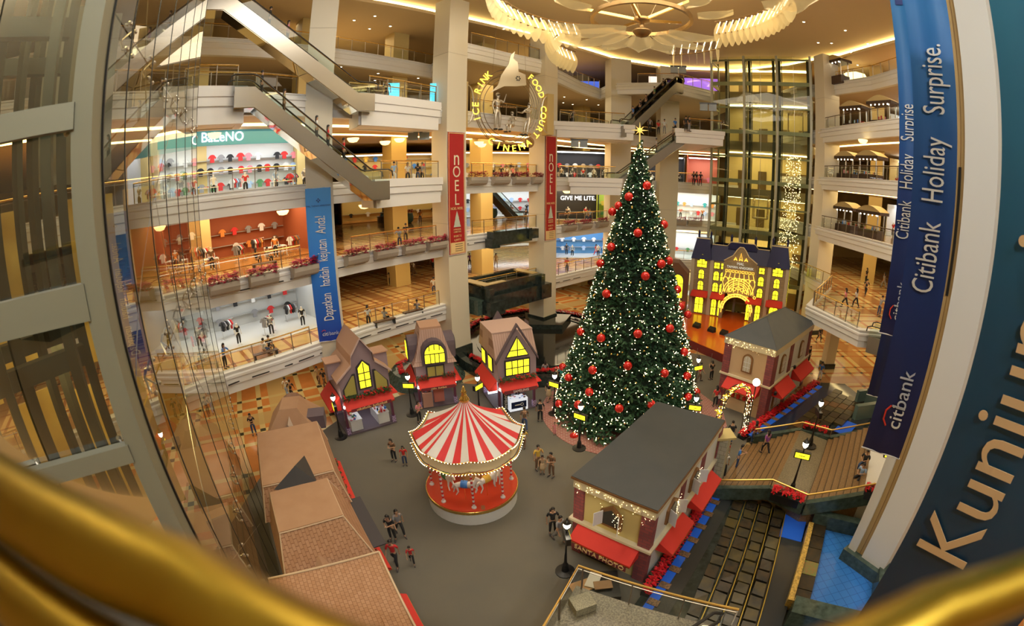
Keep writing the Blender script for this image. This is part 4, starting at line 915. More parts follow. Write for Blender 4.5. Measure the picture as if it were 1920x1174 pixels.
PL([(692, 612, 180, 'stand', 'white', 'black', True, 'woman with long hair in white'), (722, 606, 170, 'sitread', 'white', 'black', False, 'man in white seated on the bench'), (783, 590, 190, 'sitread', 'grey', 'black', False, 'person in grey seated'),
    (814, 552, 200, 'stand', 'white', 'denim', False, 'person in white shirt and jeans'), (733, 535, 10, 'stand', 'black', 'black', False, 'first of two men in black suits'), (740, 531, 20, 'stand', 'black', 'black', False, 'second of two men in black suits'),
    (768, 508, 40, 'walk', 'tan', 'brown', True, 'person in tan'), (776, 515, -40, 'walk', 'white', 'brown', True, 'woman in white'), (812, 505, 0, 'walk', 'red', 'black', False, 'person in red')], z0, 'on the first balcony right of the blue banner', 0)
PL([(497, 668, 170, 'sitread', 'white', 'denim', False, 'person in white seated on the bench'), (507, 662, 190, 'sitread', 'black', 'black', False, 'person in black seated on the bench'), (424, 690, 90, 'rail', 'blue', 'black', True, 'woman in blue leaning on the rail')], z0, 'on the first balcony left of the blue banner', 0)
PL([(750, 465, 0, 'rail', 'lightblue', 'denim', False, 'man in light blue at the rail'), (761, 455, 30, 'rail', 'black', 'black', False, 'person in black near the rail'), (788, 418, 10, 'stand', 'orange', 'denim', True, 'woman in orange by the escalator'),
    (684, 402, 20, 'stand', 'white', 'black', True, 'woman in white at the kiosk'), (694, 403, 0, 'stand', 'red', 'black', True, 'woman in red at the kiosk'), (655, 398, 0, 'walk', 'black', 'black', False, 'man in black far back')], z1, 'in the second hall right of the blue banner', 1)
PL([(482, 497, 185, 'sit', 'black', 'black', True, 'seated woman in black'), (503, 495, 180, 'sit', 'grey', 'black', False, 'seated person in striped grey'), (393, 505, 170, 'sit', 'purple', 'black', True, 'woman seated near the lift glass'),
    (421, 445, 90, 'stand', 'yellow', 'grey', True, 'woman in yellow at the clothes table'), (388, 445, 0, 'stand', 'grey', 'black', False, 'man in grey at the clothes racks')], z1, 'on the second balcony left of the blue banner', 1)
PL([(914, 409, 200, 'walk', 'pink', 'white', True, 'woman in pink beside the big pot'), (946, 398, 0, 'stand', 'blue', 'denim', False, 'man in blue'), (958, 406, 10, 'walk', 'patterned', 'black', True, 'woman in patterned top'), (970, 393, 30, 'walk', 'white', 'blue', True, 'woman in white and blue'), (986, 418, 180, 'stand', 'black', 'black', False, 'man in black near the rail')], z1, 'in the hall between the two NOEL banners', 1)
PL([(881, 500, 0, 'stand', 'purple', 'black', False, 'man in purple'), (890, 502, 30, 'stand', 'black', 'black', False, 'man in black'), (904, 503, 60, 'walk', 'grey', 'grey', True, 'person in grey'), (930, 500, 20, 'walk', 'tan', 'tan', True, 'blurred person in tan')], z0, 'behind the large black basin', 0)
PL([(1063, 415, 0, 'stand', 'black', 'black', False, 'man in black'), (1086, 400, 10, 'stand', 'yellow', 'black', False, 'child in yellow'), (1100, 417, -10, 'stand', 'grey', 'denim', False, 'man in grey and jeans'), (1106, 416, 20, 'stand', 'lightblue', 'denim', True, 'woman in light blue and jeans')], z1, 'before the black shop window', 1)
PL([(1063, 510, 0, 'stand', 'red', 'denim', False, 'person in red and jeans'), (1117, 480, 30, 'walk', 'red', 'red', True, 'child in red'), (1062, 478, 0, 'stand', 'black', 'black', False, 'person in black')], z0, 'on the first balcony left of the tree', 0)
def PE(lst, D, where):   # people whose floor is near eye height: placed by plan distance
    for (px, zf, face, kind, top, bot, fem, lab, d) in lst:
        v = ray(px, 400); v = Vector((v.x, v.y)).normalized() * (d or D); person((v.x, v.y, zf), face, kind, top, bot, lab + ' ' + where, fem=fem)
PE([(741, z2, 0, 'stand', 'lightblue', 'white', False, 'man in pale violet', 34.5), (766, z2, 30, 'walk', 'white', 'black', True, 'woman in white and black', 37), (785, z2, 200, 'walk', 'black', 'denim', True, 'woman in black', 38), (793, z2, 160, 'stand', 'grey', 'black', False, 'man in grey', 38)], 36, 'on the third balcony by the lower escalator')
PE([(726, z3, 190, 'stand', 'black', 'black', False, 'man in black', 32.2)], 33, 'at the foot of the upper left escalator')
PE([(1072, z3, 20, 'look', 'black', 'black', False, 'man in black', 46.6)], 46, 'on the angled landing right of the ring sign')
PE([(1298, z2, 0, 'stand', 'black', 'black', True, 'leftmost person in black', 56), (1303, z2, 20, 'walk', 'black', 'black', True, 'middle person in black', 56), (1311, z2, -10, 'stand', 'black', 'black', False, 'rightmost person in black', 56)], 56, 'before the pink shop left of the lift tower')
PE([(1215, z3, 0, 'stand', 'grey', 'black', True, 'woman in grey', 51), (1231, z3, 20, 'stand', 'red', 'black', True, 'woman in red', 53), (1242, z3, 0, 'stand', 'white', 'grey', False, 'man in white', 52), (1262, z3, 30, 'stand', 'blue', 'black', False, 'man in blue', 51), (1282, z3, 0, 'stand', 'black', 'black', False, 'man in black', 49), (1288, z3, 40, 'stand', 'black', 'grey', True, 'woman in black', 49)], 51, 'atop the lower right escalator')
PE([(940, z2, 0, 'stand', 'black', 'black', False, 'man in black', 50), (950, z2, 20, 'walk', 'white', 'black', True, 'woman in white', 50), (962, z2, 0, 'stand', 'pink', 'black', True, 'woman in pink', 51), (968, z2, 30, 'walk', 'grey', 'black', False, 'man in grey', 50), (992, z2, 10, 'stand', 'red', 'black', True, 'woman in red', 50)], 50, 'in the third hall between NOEL banners')
PL([(1583, 577, 200, 'walk', 'pink', 'black', True, 'woman in pink'), (1603, 577, 190, 'walk', 'white', 'black', True, 'woman in white'), (1622, 555, 120, 'walk', 'black', 'black', False, 'bent person in black'), (1623, 530, 200, 'stand', 'black', 'black', True, 'woman in black'), (1656, 540, 190, 'walk', 'grey', 'grey', True, 'woman in dark grey'), (1647, 592, 100, 'rail', 'grey', 'denim', False, 'man in grey')], 6.4, 'on the landing floor at the right', 0)
# riders on the escalators
def rider(pl, pu, z0_, z1_, f, face, top, bot, fem, lab, w=.75):
    d = Vector((pu[0] - pl[0], pu[1] - pl[1])); n = Vector((-d.y, d.x)).normalized() * w; p = Vector(pl) + d * f + n; person((p.x, p.y, z0_ + (z1_ - z0_) * f + .02), face, 'stand', top, bot, lab, fem=fem)
for (f, top, bot, fem, lab) in ((.93, 'black', 'black', False, 'topmost rider in black'), (.74, 'patterned', 'brown', True, 'woman in tan'), (.46, 'white', 'black', True, 'woman in white'), (.36, 'red', 'black', True, 'child in dark red'), (.22, 'red', 'black', False, 'man in red')):
    rider((-12.2, 27.45), (-17.2, 21.9), 15.45, 21.2, f, 130, top, bot, fem, lab + ' on the lower left escalator')
for (f, top, bot, fem, lab) in ((.96, 'black', 'black', False, 'highest rider in black'), (.66, 'black', 'black', False, 'man in black with raised collar'), (.52, 'pink', 'black', True, 'woman in pink and black')):
    rider((-13.3, 27.7), (-19.6, 21.2), 21.2, 27.4, f, 130, top, bot, fem, lab + ' on the upper left escalator')
for (f, top, bot, lab) in ((.15, 'blue', 'black', 'lowest rider in blue'), (.3, 'black', 'black', 'second rider in black'), (.42, 'brown', 'black', 'third rider in brown'), (.6, 'green', 'black', 'rider in green'), (.8, 'black', 'black', 'highest rider in black')):
    rider((8.0, 47.6), (14.2, 51.6), 21.2, 27.4, f, -120, top, bot, False, lab + ' on the upper right escalator')
for (f, top, bot, lab) in ((.35, 'black', 'black', 'lower rider in black'), (.55, 'white', 'black', 'rider in white'), (.8, 'grey', 'black', 'upper rider in grey')):
    rider((6.9, 47.0), (14.6, 48.0), 15.45, 21.2, f, -100, top, bot, False, lab + ' on the lower right escalator')
# ------------------------------------------------------------ christmas tree
TC = Vector((5.25, 27.6, 0)); rnd = random.Random(11)
tree = thing('christmas_tree', 'giant christmas tree with warm lights and red baubles in the middle of the atrium', 'christmas tree', TC)
M_ndl = mat('needle_green', (.02, .075, .035), .6); M_ndl2 = mat('needle_light', (.05, .13, .06), .6)
def tr(z): return max(.12, 4.85 * (1 - z / 18.2) ** 1.0)
m = MB(); m.lathe([(.4, 0), (.35, .6), (4.0, .5), (.05, 17.2)], n=24); m.build('inner_cone', mat('tree_core', (.006, .018, .01), .9), tree)
m = MB()
for i in range(13000):
    z = 18.0 * (1 - (1 - rnd.random()) ** .5 * 1.0) if False else 18.0 * (1 - math.sqrt(rnd.random())); z = max(.25, z)
    a = rnd.uniform(0, 2 * pi); r = tr(z) * (.93 + .14 * rnd.random() + .05 * sin(a * 9 + z * 3)); c = Vector((r * cos(a), r * sin(a), z)); out = Vector((cos(a), sin(a), rnd.uniform(-.55, .25))).normalized()
    m.mi(0 if rnd.random() < .7 else 1); s = rnd.uniform(.16, .32)
    for q in range(3):
        d = (out + Vector((rnd.uniform(-.9, .9), rnd.uniform(-.9, .9), rnd.uniform(-.6, .6)))).normalized(); sd = d.cross(Vector((rnd.uniform(-1, 1), rnd.uniform(-1, 1), 1))).normalized() * s * .16
        b0 = c - out * .12; m.add([b0 - sd, b0 + d * s * .6 - sd * 1.3, b0 + d * s, b0 + d * s * .6 + sd * 1.3, b0 + sd], [(0, 1, 2, 3, 4)])
o = m.build('needles', [M_ndl, M_ndl2], tree); o['kind'] = 'stuff'
bulb = MB(); bulb.sphere((0, 0, 0), .027, 4); bulb_me = bulb.build('light_bulb', M_bulb, mesh_only=True)
many = MB(); nb = 0
for i in range(1900):
    z = max(.3, 18.1 * (1 - math.sqrt(rnd.random()))); a = rnd.uniform(0, 2 * pi); r = tr(z) * 1.08 + .03; p = (r * cos(a), r * sin(a), z)
    if nb < 100 and z < 3 and -2.6 < a - 2 * pi < -.9: b = link('light_bulb', bulb_me, tree); b.location = p; nb += 1
    else: many.sphere(p, rnd.choice((.019, .022, .028)), 3)
o = many.build('light_bulbs', M_bulb, tree); o['kind'] = 'stuff'
gold = MB()
for i in range(260):
    z = max(.4, 17 * (1 - math.sqrt(rnd.random()))); a = rnd.uniform(0, 2 * pi); r = tr(z) * 1.04; gold.sphere((r * cos(a), r * sin(a), z), .065, 6)
o = gold.build('gold_balls', M_gold, tree, smooth=True); o['kind'] = 'stuff'
m = MB(); st = []
for k in range(16): r = .55 if k % 4 == 0 else (.36 if k % 2 == 0 else .13); st.append((r * sin(pi * k / 8), r * cos(pi * k / 8)))
vs = [(0, -.14, 0), (0, .14, 0)] + [(x, 0, z) for x, z in st]
m.add(vs, [(0, 2 + k, 2 + (k + 1) % 16) for k in range(16)] + [(1, 2 + (k + 1) % 16, 2 + k) for k in range(16)], Matrix.Translation((0, 0, 18.65)) @ Matrix.Rotation(-.18, 4, 'Z'))
m.tube([(0, 0, 17.6), (0, 0, 18.5)], .04, 6); m.build('star', mat('gold_star', (.9, .7, .2), .35, .7, emit=.5, ecol=(1, .75, .2)), tree)
area('tree_glow', (TC.x - 3, TC.y - 8, 9), 3, 1, WARM)
bb = MB(); bb.sphere((0, 0, 0), .27, 14); bb_me = bb.build('ball', mat('red_bauble', (.62, .012, .01), .12, .15, spec=.8), mesh_only=True, smooth=True)
cp_ = MB(); cp_.lathe([(.05, .26), (.05, .33), (.02, .35)], n=8); cp_me = cp_.build('cap', M_gold, mesh_only=True)
ORD = 'first second third fourth fifth sixth seventh eighth ninth tenth eleventh twelfth thirteenth fourteenth fifteenth sixteenth seventeenth eighteenth nineteenth twentieth'.split(); ORD += ['twenty-' + o_ for o_ in ORD[:9]] + ['thirtieth'] + ['thirty-' + o_ for o_ in ORD[:9]]
BA = [(1213, 348), (1179, 369), (1160, 386), (1148, 397), (1245, 421), (1196, 437), (1254, 489), (1240, 495), (1210, 518), (1137, 551), (1270, 543), (1146, 463), (1127, 634), (1196, 626), (1256, 616), (1089, 622), (1276, 574), (1177, 686), (1111, 694), (1246, 700), (1283, 660), (1290, 744), (1161, 766), (1076, 818), (1288, 705), (1126, 494), (1306, 735), (1055, 688), (1066, 708), (1048, 757), (1084, 759), (1290, 590), (1105, 735), (1221, 758)]
for i, (px, py) in enumerate(BA):
    v = ray(px, py); best = None
    for k in range(400):
        D = 22 + k * .02; t_ = D / hypot(v.x, v.y); q = Vector((v.x * t_, v.y * t_, EYE + v.z * t_)); e = abs(hypot(q.x - TC.x, q.y - TC.y) - tr(q.z) * 1.07)
        if best is None or e < best[0] - 1e-4: best = (e, q)
        if e < .03: best = (e, q); break
    q = best[1]; rk = sorted(BA, key=lambda b_: (b_[1], b_[0])).index((px, py))
    side = 'left edge' if px < 1185 - (py - 250) * .2 else 'right edge' if px > 1195 + (py - 250) * .2 else 'middle'
    t = thing('red_bauble', 'glossy red bauble, %s from the top of the tree, near its %s' % (ORD[rk], side), 'bauble', q, 0, 'red baubles on the christmas tree')
    link('ball', bb_me, t); link('cap', cp_me, t)
# low flower ring round the foot
fr = flower_mesh('flowers', 3.0, .5, .4, 230, M_redf, .1, 5, .75)

# ------------------------------------------------------------ carousel
CC = Vector((-3.98, 18.05, .03)); car = thing('carousel', 'small carousel with red and white striped canopy and bulb trimmed edge', 'carousel', CC, radians(12))
m = MB(); m.lathe([(2.27, 0), (2.27, .75), (2.2, .78)], n=48); m.build('base', M_white, car, smooth=False)
m = MB(); m.lathe([(2.34, .72), (2.34, .88), (2.2, .9)], n=48); m.build('gold_rim', M_gold, car)
m = MB(); m.lathe([(2.3, .86), (2.3, .92), (0.02, .92)], n=48); m.build('deck', mat('red_deck', (.6, .05, .02), .35), car)
NS = 8; Re, ze = 2.6, 3.95; za = 5.75
M_cr = mat('canopy_red', (.62, .03, .035), .65); M_cw = mat('canopy_white', (.72, .7, .68), .65)
def eave(a):  # octagon with lifted corner points
    k = (a / (pi / 4)) % 1; r = Re * cos(pi / 8) / cos(((a) % (pi / 4)) - pi / 8); lift = abs(k - .5) * 2; return r, ze - .28 * (1 - lift ** 2) * 1.0
m = MB(); NSTR = 40; ring_n = 9
for i in range(NSTR):
    m.mi(i % 2); a0, a1 = 2 * pi * i / NSTR, 2 * pi * (i + 1) / NSTR; cols = []
    for a in (a0, (a0 + a1) / 2, a1):
        r, z = eave(a); cols.append([((.12 + (r - .12) * (q / ring_n)) * cos(a), (.12 + (r - .12) * (q / ring_n)) * sin(a), za + (z + .12 - za) * (q / ring_n) ** .72 - .07 * sin(a * 40) * (q / ring_n) * (q < ring_n)) for q in range(ring_n + 1)])
    for c0, c1 in ((cols[0], cols[1]), (cols[1], cols[2])):
        for q in range(ring_n): m.add([c0[q], c0[q + 1], c1[q + 1], c1[q]], [(0, 1, 2, 3)])
m.build('canopy', [M_cr, M_cw], car, smooth=False)
m = MB(); N_ = 64
for i in range(N_):
    a0, a1 = 2 * pi * i / N_, 2 * pi * (i + 1) / N_; r0, z0_ = eave(a0); r1, z1_ = eave(a1)
    for s in (1, .97): m.add([(r0 * s * cos(a0), r0 * s * sin(a0), z0_ - .42), (r1 * s * cos(a1), r1 * s * sin(a1), z1_ - .42), (r1 * s * 1.02 * cos(a1), r1 * s * 1.02 * sin(a1), z1_ + .14), (r0 * s * 1.02 * cos(a0), r0 * s * 1.02 * sin(a0), z0_ + .14)], [(0, 1, 2, 3)])
m.build('rounding_board', mat('cream_board', (.72, .6, .38), .5), car)
for (dz, rr, nm) in ((.17, 1.04, 'upper'), (-.45, 1.03, 'lower')):
    m = MB(); m.tube([(eave(2 * pi * i / N_)[0] * rr * cos(2 * pi * i / N_), eave(2 * pi * i / N_)[0] * rr * sin(2 * pi * i / N_), eave(2 * pi * i / N_)[1] + dz) for i in range(N_)], .03, 6, closed=True); m.build('gold_trim', M_gold, car)
m = MB(); nbulb = 0
for (dz, rr) in ((.2, 1.06), (-.45, 1.06)):
    for i in range(110):
        a = 2 * pi * i / 110; r, z = eave(a); m.sphere((r * rr * cos(a), r * rr * sin(a), z + dz), .021, 4)
o = m.build('edge_bulbs', mat('cream_bulb', (1, .85, .6), .5, emit=7, ecol=(1, .8, .5)), car); o['kind'] = 'stuff'
m = MB(); m.lathe([(.2, -.12), (.24, 0), (.16, .12), (.11, .3), (.14, .36), (.09, .45), (.05, .6), (.02, .68)], (0, 0, za), 16); m.build('finial', M_gold, car, smooth=True)
for k in range(8):
    a = pi / 8 + k * pi / 4; m = MB(); x, y = 2.02 * cos(a + pi / 8), 2.02 * sin(a + pi / 8)
    for q in range(22):
        m.mi(q % 2); z = .92 + q * .125; m.lathe([(.055, 0), (.055, .125)], (x, y, z), 8)
    m.mi(1); m.lathe([(.12, 0), (.12, .06), (.06, .12)], (x, y, .92), 10); m.build('candy_pole', [M_cr, M_cw], car)
m = MB(); m.lathe([(.55, .92), (.55, 3.6)], n=12); m.build('centre_drum', mat('drum_gold', (.6, .45, .2), .4), car)
for k in (2, 6): m = MB(); m.box((2.1 * cos(pi / 4 * k + .2 + pi), 2.1 * sin(pi / 4 * k + .2 + pi), .925), (.3, .18, .01), pi / 4 * k); m.build('deck_plate', mat('plate_brown', (.3, .12, .05), .5), car)
def horse(a, r, z, tone):
    V = [(0, -.35, 0), (0, 0, .03), (0, .38, .02), (0, .55, .22), (0, .64, .42), (0, .78, .38), (0, .92, .28), (0, -.5, -.02), (0, -.62, -.3), (-.09, .42, -.1), (-.1, .6, -.3), (-.1, .5, -.55), (.09, .4, -.1), (.1, .35, -.38), (.1, .45, -.62), (-.09, -.34, -.12), (-.1, -.5, -.35), (-.1, -.6, -.62), (.09, -.34, -.12), (.1, -.28, -.38), (.1, -.42, -.62), (.04, .6, .54), (-.04, .6, .54)]
    Ed = [(0, 1), (1, 2), (2, 3), (3, 4), (4, 5), (5, 6), (0, 7), (7, 8), (2, 9), (9, 10), (10, 11), (2, 12), (12, 13), (13, 14), (0, 15), (15, 16), (16, 17), (0, 18), (18, 19), (19, 20), (4, 21), (4, 22)]
    Rr = [.17, .16, .16, .11, .09, .07, .045, .05, .03, .06, .04, .03, .06, .04, .03, .07, .04, .03, .07, .04, .03, .02, .02]
    if 'h' not in PM_CACHE: PM_CACHE['h'] = skin_mesh('body', V, Ed, Rr, [mat('horse_white', (.8, .78, .74), .35)], 1, 0)
    h = link('carousel_horse', None, car); h.matrix_basis = Matrix.Translation((r * cos(a), r * sin(a), z)) @ Matrix.Rotation(a, 4, 'Z'); link('body', PM_CACHE['h'], h)
    m = MB(); m.lathe([(.19, -.16), (.2, .0), (.19, .16)], (0, 0, 0), 14, Matrix.Translation((0, .02, .03)) @ Matrix.Rotation(pi / 2, 4, 'X')); m.build('saddle', mat('saddle_' + tone, COL[tone] if tone in COL else (.1, .4, .6), .5), h)
    m = MB(); m.tube([(0, 0, -1.0), (0, 0, 2.2)], .022, 8); m.build('brass_pole', M_gold, h)
    m = MB(); m.lathe([(.1, -.03), (.11, .03)], (0, 0, 0), 10, Matrix.Translation((0, .48, .14)) @ Matrix.Rotation(.8, 4, 'X')); m.build('harness', mat('harness_green', (.1, .5, .35), .5), h)
for k in range(8): horse(radians(-105 + 45 * k), 1.4, 1.85 + .12 * (k % 2), ('blue', 'yellow', 'pink', 'green')[k % 4])
l = bpy.data.lights.new('carousel_lamp', 'POINT'); l.energy = 45; l.color = (1, .8, .5); l.shadow_soft_size = .3; lo = bpy.data.objects.new('carousel_lamp', l); C.objects.link(lo); lo.parent = car; lo.location = (0, -.9, 3.3)

# ------------------------------------------------------------ cottages, set pieces and kiosks
M_mauve = mat('mauve_plaster', (.3, .22, .25), .7); M_dmauve = mat('dark_mauve', (.12, .09, .11), .7); M_tan = mat('tan_roof', (.5, .3, .2), .8); M_frm = mat('window_frame', (.04, .035, .04), .6)
M_shing = brickmat('tan_shingle', (.46, .26, .15), (.4, .21, .11), (.22, .1, .045), 1, .15, .13, .007, .8)
M_shake = brickmat('pink_shingle', (.5, .34, .28), (.46, .3, .24), (.3, .17, .13), 1, .16, 1.4, .012, .8)
M_flat = mat('flat_tan_roof', (.42, .25, .145), .85, noise=(1.2, .5, (.36, .2, .11))); M_olive = mat('olive_glass', (.42, .37, .1), .4); M_pbr = brickmat('purple_brick', (.2, .1, .3), (.14, .07, .22), (.5, .4, .5), 1, .2, .1, .02, .7, plane='WALL')
M_garl = flower_mesh('garland', 2.6, .2, .3, 230, M_redf, .06, 9, .14)
def window(parent, outline, M, y=-.03, bars=(), mglass=None, fr=.09, depth=.09, name='window'):
    "framed lit pane: outline in local x, z"
    cx_ = sum(p[0] for p in outline) / len(outline); cz = sum(p[1] for p in outline) / len(outline)
    big = [(cx_ + (x - cx_) * (1 + fr * 2.2 / max(.3, abs(x - cx_) + .01) * .5), cz + (z - cz) * (1 + fr * 2.2 / max(.3, abs(z - cz) + .01) * .5)) for x, z in outline]
    f = MB(); f.wallpoly(big, y - depth, y + .0, M); fo = f.build(name, M_frm, parent)
    g = MB(); g.wallpoly(outline, y - depth - .015, y - depth + .01, M); g.build('pane', mglass or M_yel, fo)
    if bars:
        b = MB()
        for (x0, z0_, x1, z1_) in bars: b.b2(min(x0, x1) - .028, max(x0, x1) + .028, y - depth - .05, y - depth - .014, min(z0_, z1_) - .028, max(z0_, z1_) + .028, M)
        b.build('glazing_bars', M_frm, fo)
    return fo
def arch(cx_, z0_, w, h, n=8, pointed=False):
    r = w / 2; pts = [(cx_ - r, z0_), (cx_ + r, z0_)]
    if pointed: return pts + [(cx_ + r, z0_ + h - w * .55), (cx_, z0_ + h), (cx_ - r, z0_ + h - w * .55)]
    return pts + [(cx_ + r * cos(pi * i / n), z0_ + h - r + r * sin(pi * i / n)) for i in range(n + 1)]
def awning(parent, x0, x1, z, M, drop=.5, out=.7, m=None, y=0):
    a = MB(); a.add([(x0, y - .02, z), (x1, y - .02, z), (x1, y - out, z - drop), (x0, y - out, z - drop), (x1, y - out, z - drop - .1), (x0, y - out, z - drop - .1), (x0, y - .02, z - drop - .1), (x1, y - .02, z - drop - .1)], [(0, 3, 2, 1), (3, 5, 4, 2), (0, 6, 5, 3), (1, 2, 4, 7), (6, 7, 4, 5), (0, 1, 7, 6)], M)
    ob = a.build('awning', m or M_red, parent); g = MB(); g.b2(x0, x1, y - out - .015, y - out + .01, z - drop - .11, z - drop - .07, M); g.build('gold_edge', M_gold, ob); return ob
def posts(parent, xs, ys, h, M=None):
    for x in xs:
        for y in ys:
            p = MB(); p.b2(x - .08, x + .08, y - .08, y + .08, .1, h, M); o = p.build('post', mat('maroon_post', (.12, .03, .06), .5), parent)
            q = MB(); q.b2(x - .13, x + .13, y - .13, y + .13, 0, .55, M); q.build('post_base', M_pbr, o)
def goods(parent, x0, x1, y0, y1, z, n, seed, hs=(.05, .2), ms=None, nm='goods_item'):
    r = random.Random(seed); cols = ['red', 'white', 'blue', 'yellow', 'pink', 'black', 'green', 'lightblue']
    for i in range(n):
        b = MB(); h = r.uniform(*hs); b.box((0, 0, h / 2), (r.uniform(.08, .16), r.uniform(.06, .14), h)); me_ = b.build('goods_item', mat('goods_' + cols[i % 8], COL[cols[i % 8]], .5), mesh_only=True)
        p = (x0 + (x1 - x0) * r.random(), y0 + (y1 - y0) * r.random(), z); w_ = parent.matrix_basis @ Vector(p); o = link(nm, me_); o.matrix_basis = Matrix.Translation(w_) @ Matrix.Rotation(r.random(), 4, 'Z')
        tag(o, 'small %s item on the %s' % (cols[i % 8].replace('lightb', 'light b'), parent['goods_place']), 'goods', 'small goods on the %s' % parent['goods_place']); 
def wall_lamp(parent, x, y, z, s=.1):
    m = MB(); m.sphere((x, y, z), s, 6); m.build('lamp_globe', M_lampw, parent)

# cottage with the steep gable, left
p, q = at(654, 819), at(743, 793); c = thing('cottage_kiosk', 'mauve gabled cottage kiosk with pointed yellow window, left of the carousel', 'kiosk', (p.x, p.y, .03), atan2(q.y - p.y, q.x - p.x), 'cottage kiosks'); w = (q - p).length; d = 3.3
posts(c, (.1, w - .1), (.1, d - .1), 2.7); m = MB(); m.b2(-.05, w + .05, -.05, d, 0, .12); m.build('base', M_dmauve, c)
m = MB(); m.wallpoly([(.05, 2.55), (w - .05, 2.55), (w - .05, 4.0), (w * .72, 4.75), (w * .7, 5.35), (w * .5, 6.25), (w * .3, 5.35), (w * .28, 4.75), (.05, 4.0)], .0, .15); m.build('gable', M_mauve, c)
m = MB(); m.b2(.05, .2, .15, d, 2.55, 4.0); m.b2(w - .2, w - .05, .15, d, 2.55, 4.0); m.b2(.05, w - .05, d - .15, d, .12, 4.0); m.build('walls', M_mauve, c)
prof = [(-.15, 3.9), (w * .27, 4.8), (w * .29, 5.4), (w * .5, 6.42), (w * .71, 5.4), (w * .73, 4.8), (w + .15, 3.9)]
m = MB()
for i in range(6): a, b = prof[i], prof[i + 1]; m.wallpoly([a, b, (b[0], b[1] - .1), (a[0], a[1] - .1)], -.12, d + .1)
m.build('roof', M_tan, c)
m = MB()
for i in range(6): a, b = prof[i], prof[i + 1]; m.wallpoly([(a[0], a[1] + .03), (b[0], b[1] + .03), (b[0], b[1] - .1), (a[0], a[1] - .1)], -.17, -.1)
m.build('barge_board', mat('pink_trim', (.62, .45, .4), .7), c)
for s in (0, 1):
    x0 = -.35 if s == 0 else w * .85; m = MB(); m.b2(x0, x0 + .9, 1.2, 2.2, 3.6, 4.7); m.build('dormer', M_mauve, c); m = MB(); m.b2(x0 - .08, x0 + .98, 1.1, 2.3, 4.7, 4.78); m.build('dormer_roof', M_tan, c)
window(c, arch(w * .5, 3.15, .72, 1.75, pointed=True), None, bars=[(w * .5, 3.2, w * .5, 4.8), (w * .5 - .34, 3.65, w * .5 + .34, 3.65), (w * .5 - .34, 4.15, w * .5 + .34, 4.15)])
window(c, [(w * .08, 2.85), (w * .3, 2.85), (w * .3, 4.1), (w * .26, 4.1), (w * .08, 3.3)], None, mglass=M_olive); window(c, [(w * .7, 2.85), (w * .92, 2.85), (w * .92, 3.3), (w * .74, 4.1), (w * .7, 4.1)], None, mglass=M_olive)
awning(c, .1, w - .1, 2.62, None); a_ = awning(c, .1, d - .3, 2.7, Matrix.Translation((0, d, 0)) @ Matrix.Rotation(-pi / 2, 4, 'Z'), .8, .8); awning(c, .3, d - .1, 2.7, Matrix.Translation((w, 0, 0)) @ Matrix.Rotation(pi / 2, 4, 'Z'), .6, .5)
g = link('garland', M_garl, c); g.location = (w / 2, -.22, 2.6); g.scale = (w / 2.7, 2.2, 1.35); g['kind'] = 'stuff'
m = MB(); m.b2(.35, w - .35, -.76, -.73, 2.0, 2.2); sg = m.build('sign_board', mat('sign_maroon', (.2, .03, .04), .5), c); m = MB(); [m.b2(w / 2 - 1 + .1 * i_, w / 2 - .94 + .1 * i_, -.775, -.755, 2.04, 2.04 + .09 + .03 * (i_ % 3)) for i_ in range(21) if i_ != 10]; m.build('gold_lettering', M_gink, c)['kind'] = 'stuff'
for x0 in (.35, w - 1.15):
    m = MB(); m.b2(x0, x0 + .8, .2, 1.9, .12, .85); m.build('counter', M_white, c); m = MB(); m.b2(x0 - .03, x0 + .83, .17, 1.93, .85, .9); m.build('counter_top', M_white, c)
c['goods_place'] = 'gabled cottage counters'; goods(c, .4, 1.05, .25, 1.85, .93, 26, 1, (.03, .09)); goods(c, w - 1.1, w - .42, .25, 1.85, .93, 30, 2, (.05, .22))
for x in (.1, w - .1): wall_lamp(c, x, -.14, 2.15)
area('kiosk_lamp', (p.x * .5 + q.x * .5 - .8, p.y * .5 + q.y * .5 + 1.0, 2.5), 1.5, 22, (.95, .97, 1), sy=1.5)
# cottage with the arched window, middle
p, q = at(787, 768), at(858, 757); c = thing('cottage_kiosk', 'mauve cottage kiosk with big half round yellow window, behind the carousel', 'kiosk', (p.x, p.y, .03), atan2(q.y - p.y, q.x - p.x), 'cottage kiosks'); w = (q - p).length; d = 3.0
posts(c, (.1, w - .1), (.1, d - .1), 2.3); m = MB(); m.b2(-.05, w + .05, -.05, d, 0, .1); m.build('base', M_dmauve, c)
m = MB(); m.b2(.05, w - .05, 0, .15, 2.1, 3.3); m.b2(.05, .2, .1, d, 2.1, 3.3); m.b2(w - .2, w - .05, .1, d, 2.1, 3.3); m.b2(.05, w - .05, d - .12, d, .1, 3.3); m.build('walls', M_mauve, c)
m = MB(); n = 6; R4 = []
for i in range(n + 1):
    u = i / n; ins = .78 * (u ** .65); R4.append([(-.15 + ins, -.15 + ins, 3.3 + 2.3 * u), (w + .15 - ins, -.15 + ins, 3.3 + 2.3 * u), (w + .15 - ins, d + .15 - ins, 3.3 + 2.3 * u), (-.15 + ins, d + .15 - ins, 3.3 + 2.3 * u)])
for i in range(n):
    for k in range(4): m.add([R4[i][k], R4[i][(k + 1) % 4], R4[i + 1][(k + 1) % 4], R4[i + 1][k]], [(0, 1, 2, 3)])
m.add(R4[n], [(0, 1, 2, 3)]); m.build('roof', M_shake, c)
m = MB(); m.b2(.65, w - .65, .65, d - .65, 5.58, 5.75); m.build('roof_cap', M_tan, c)
m = MB(); m.wallpoly(arch(w / 2, 3.3, 1.75, 1.75), -.2, 1.0); m.build('dormer', M_dmauve, c)
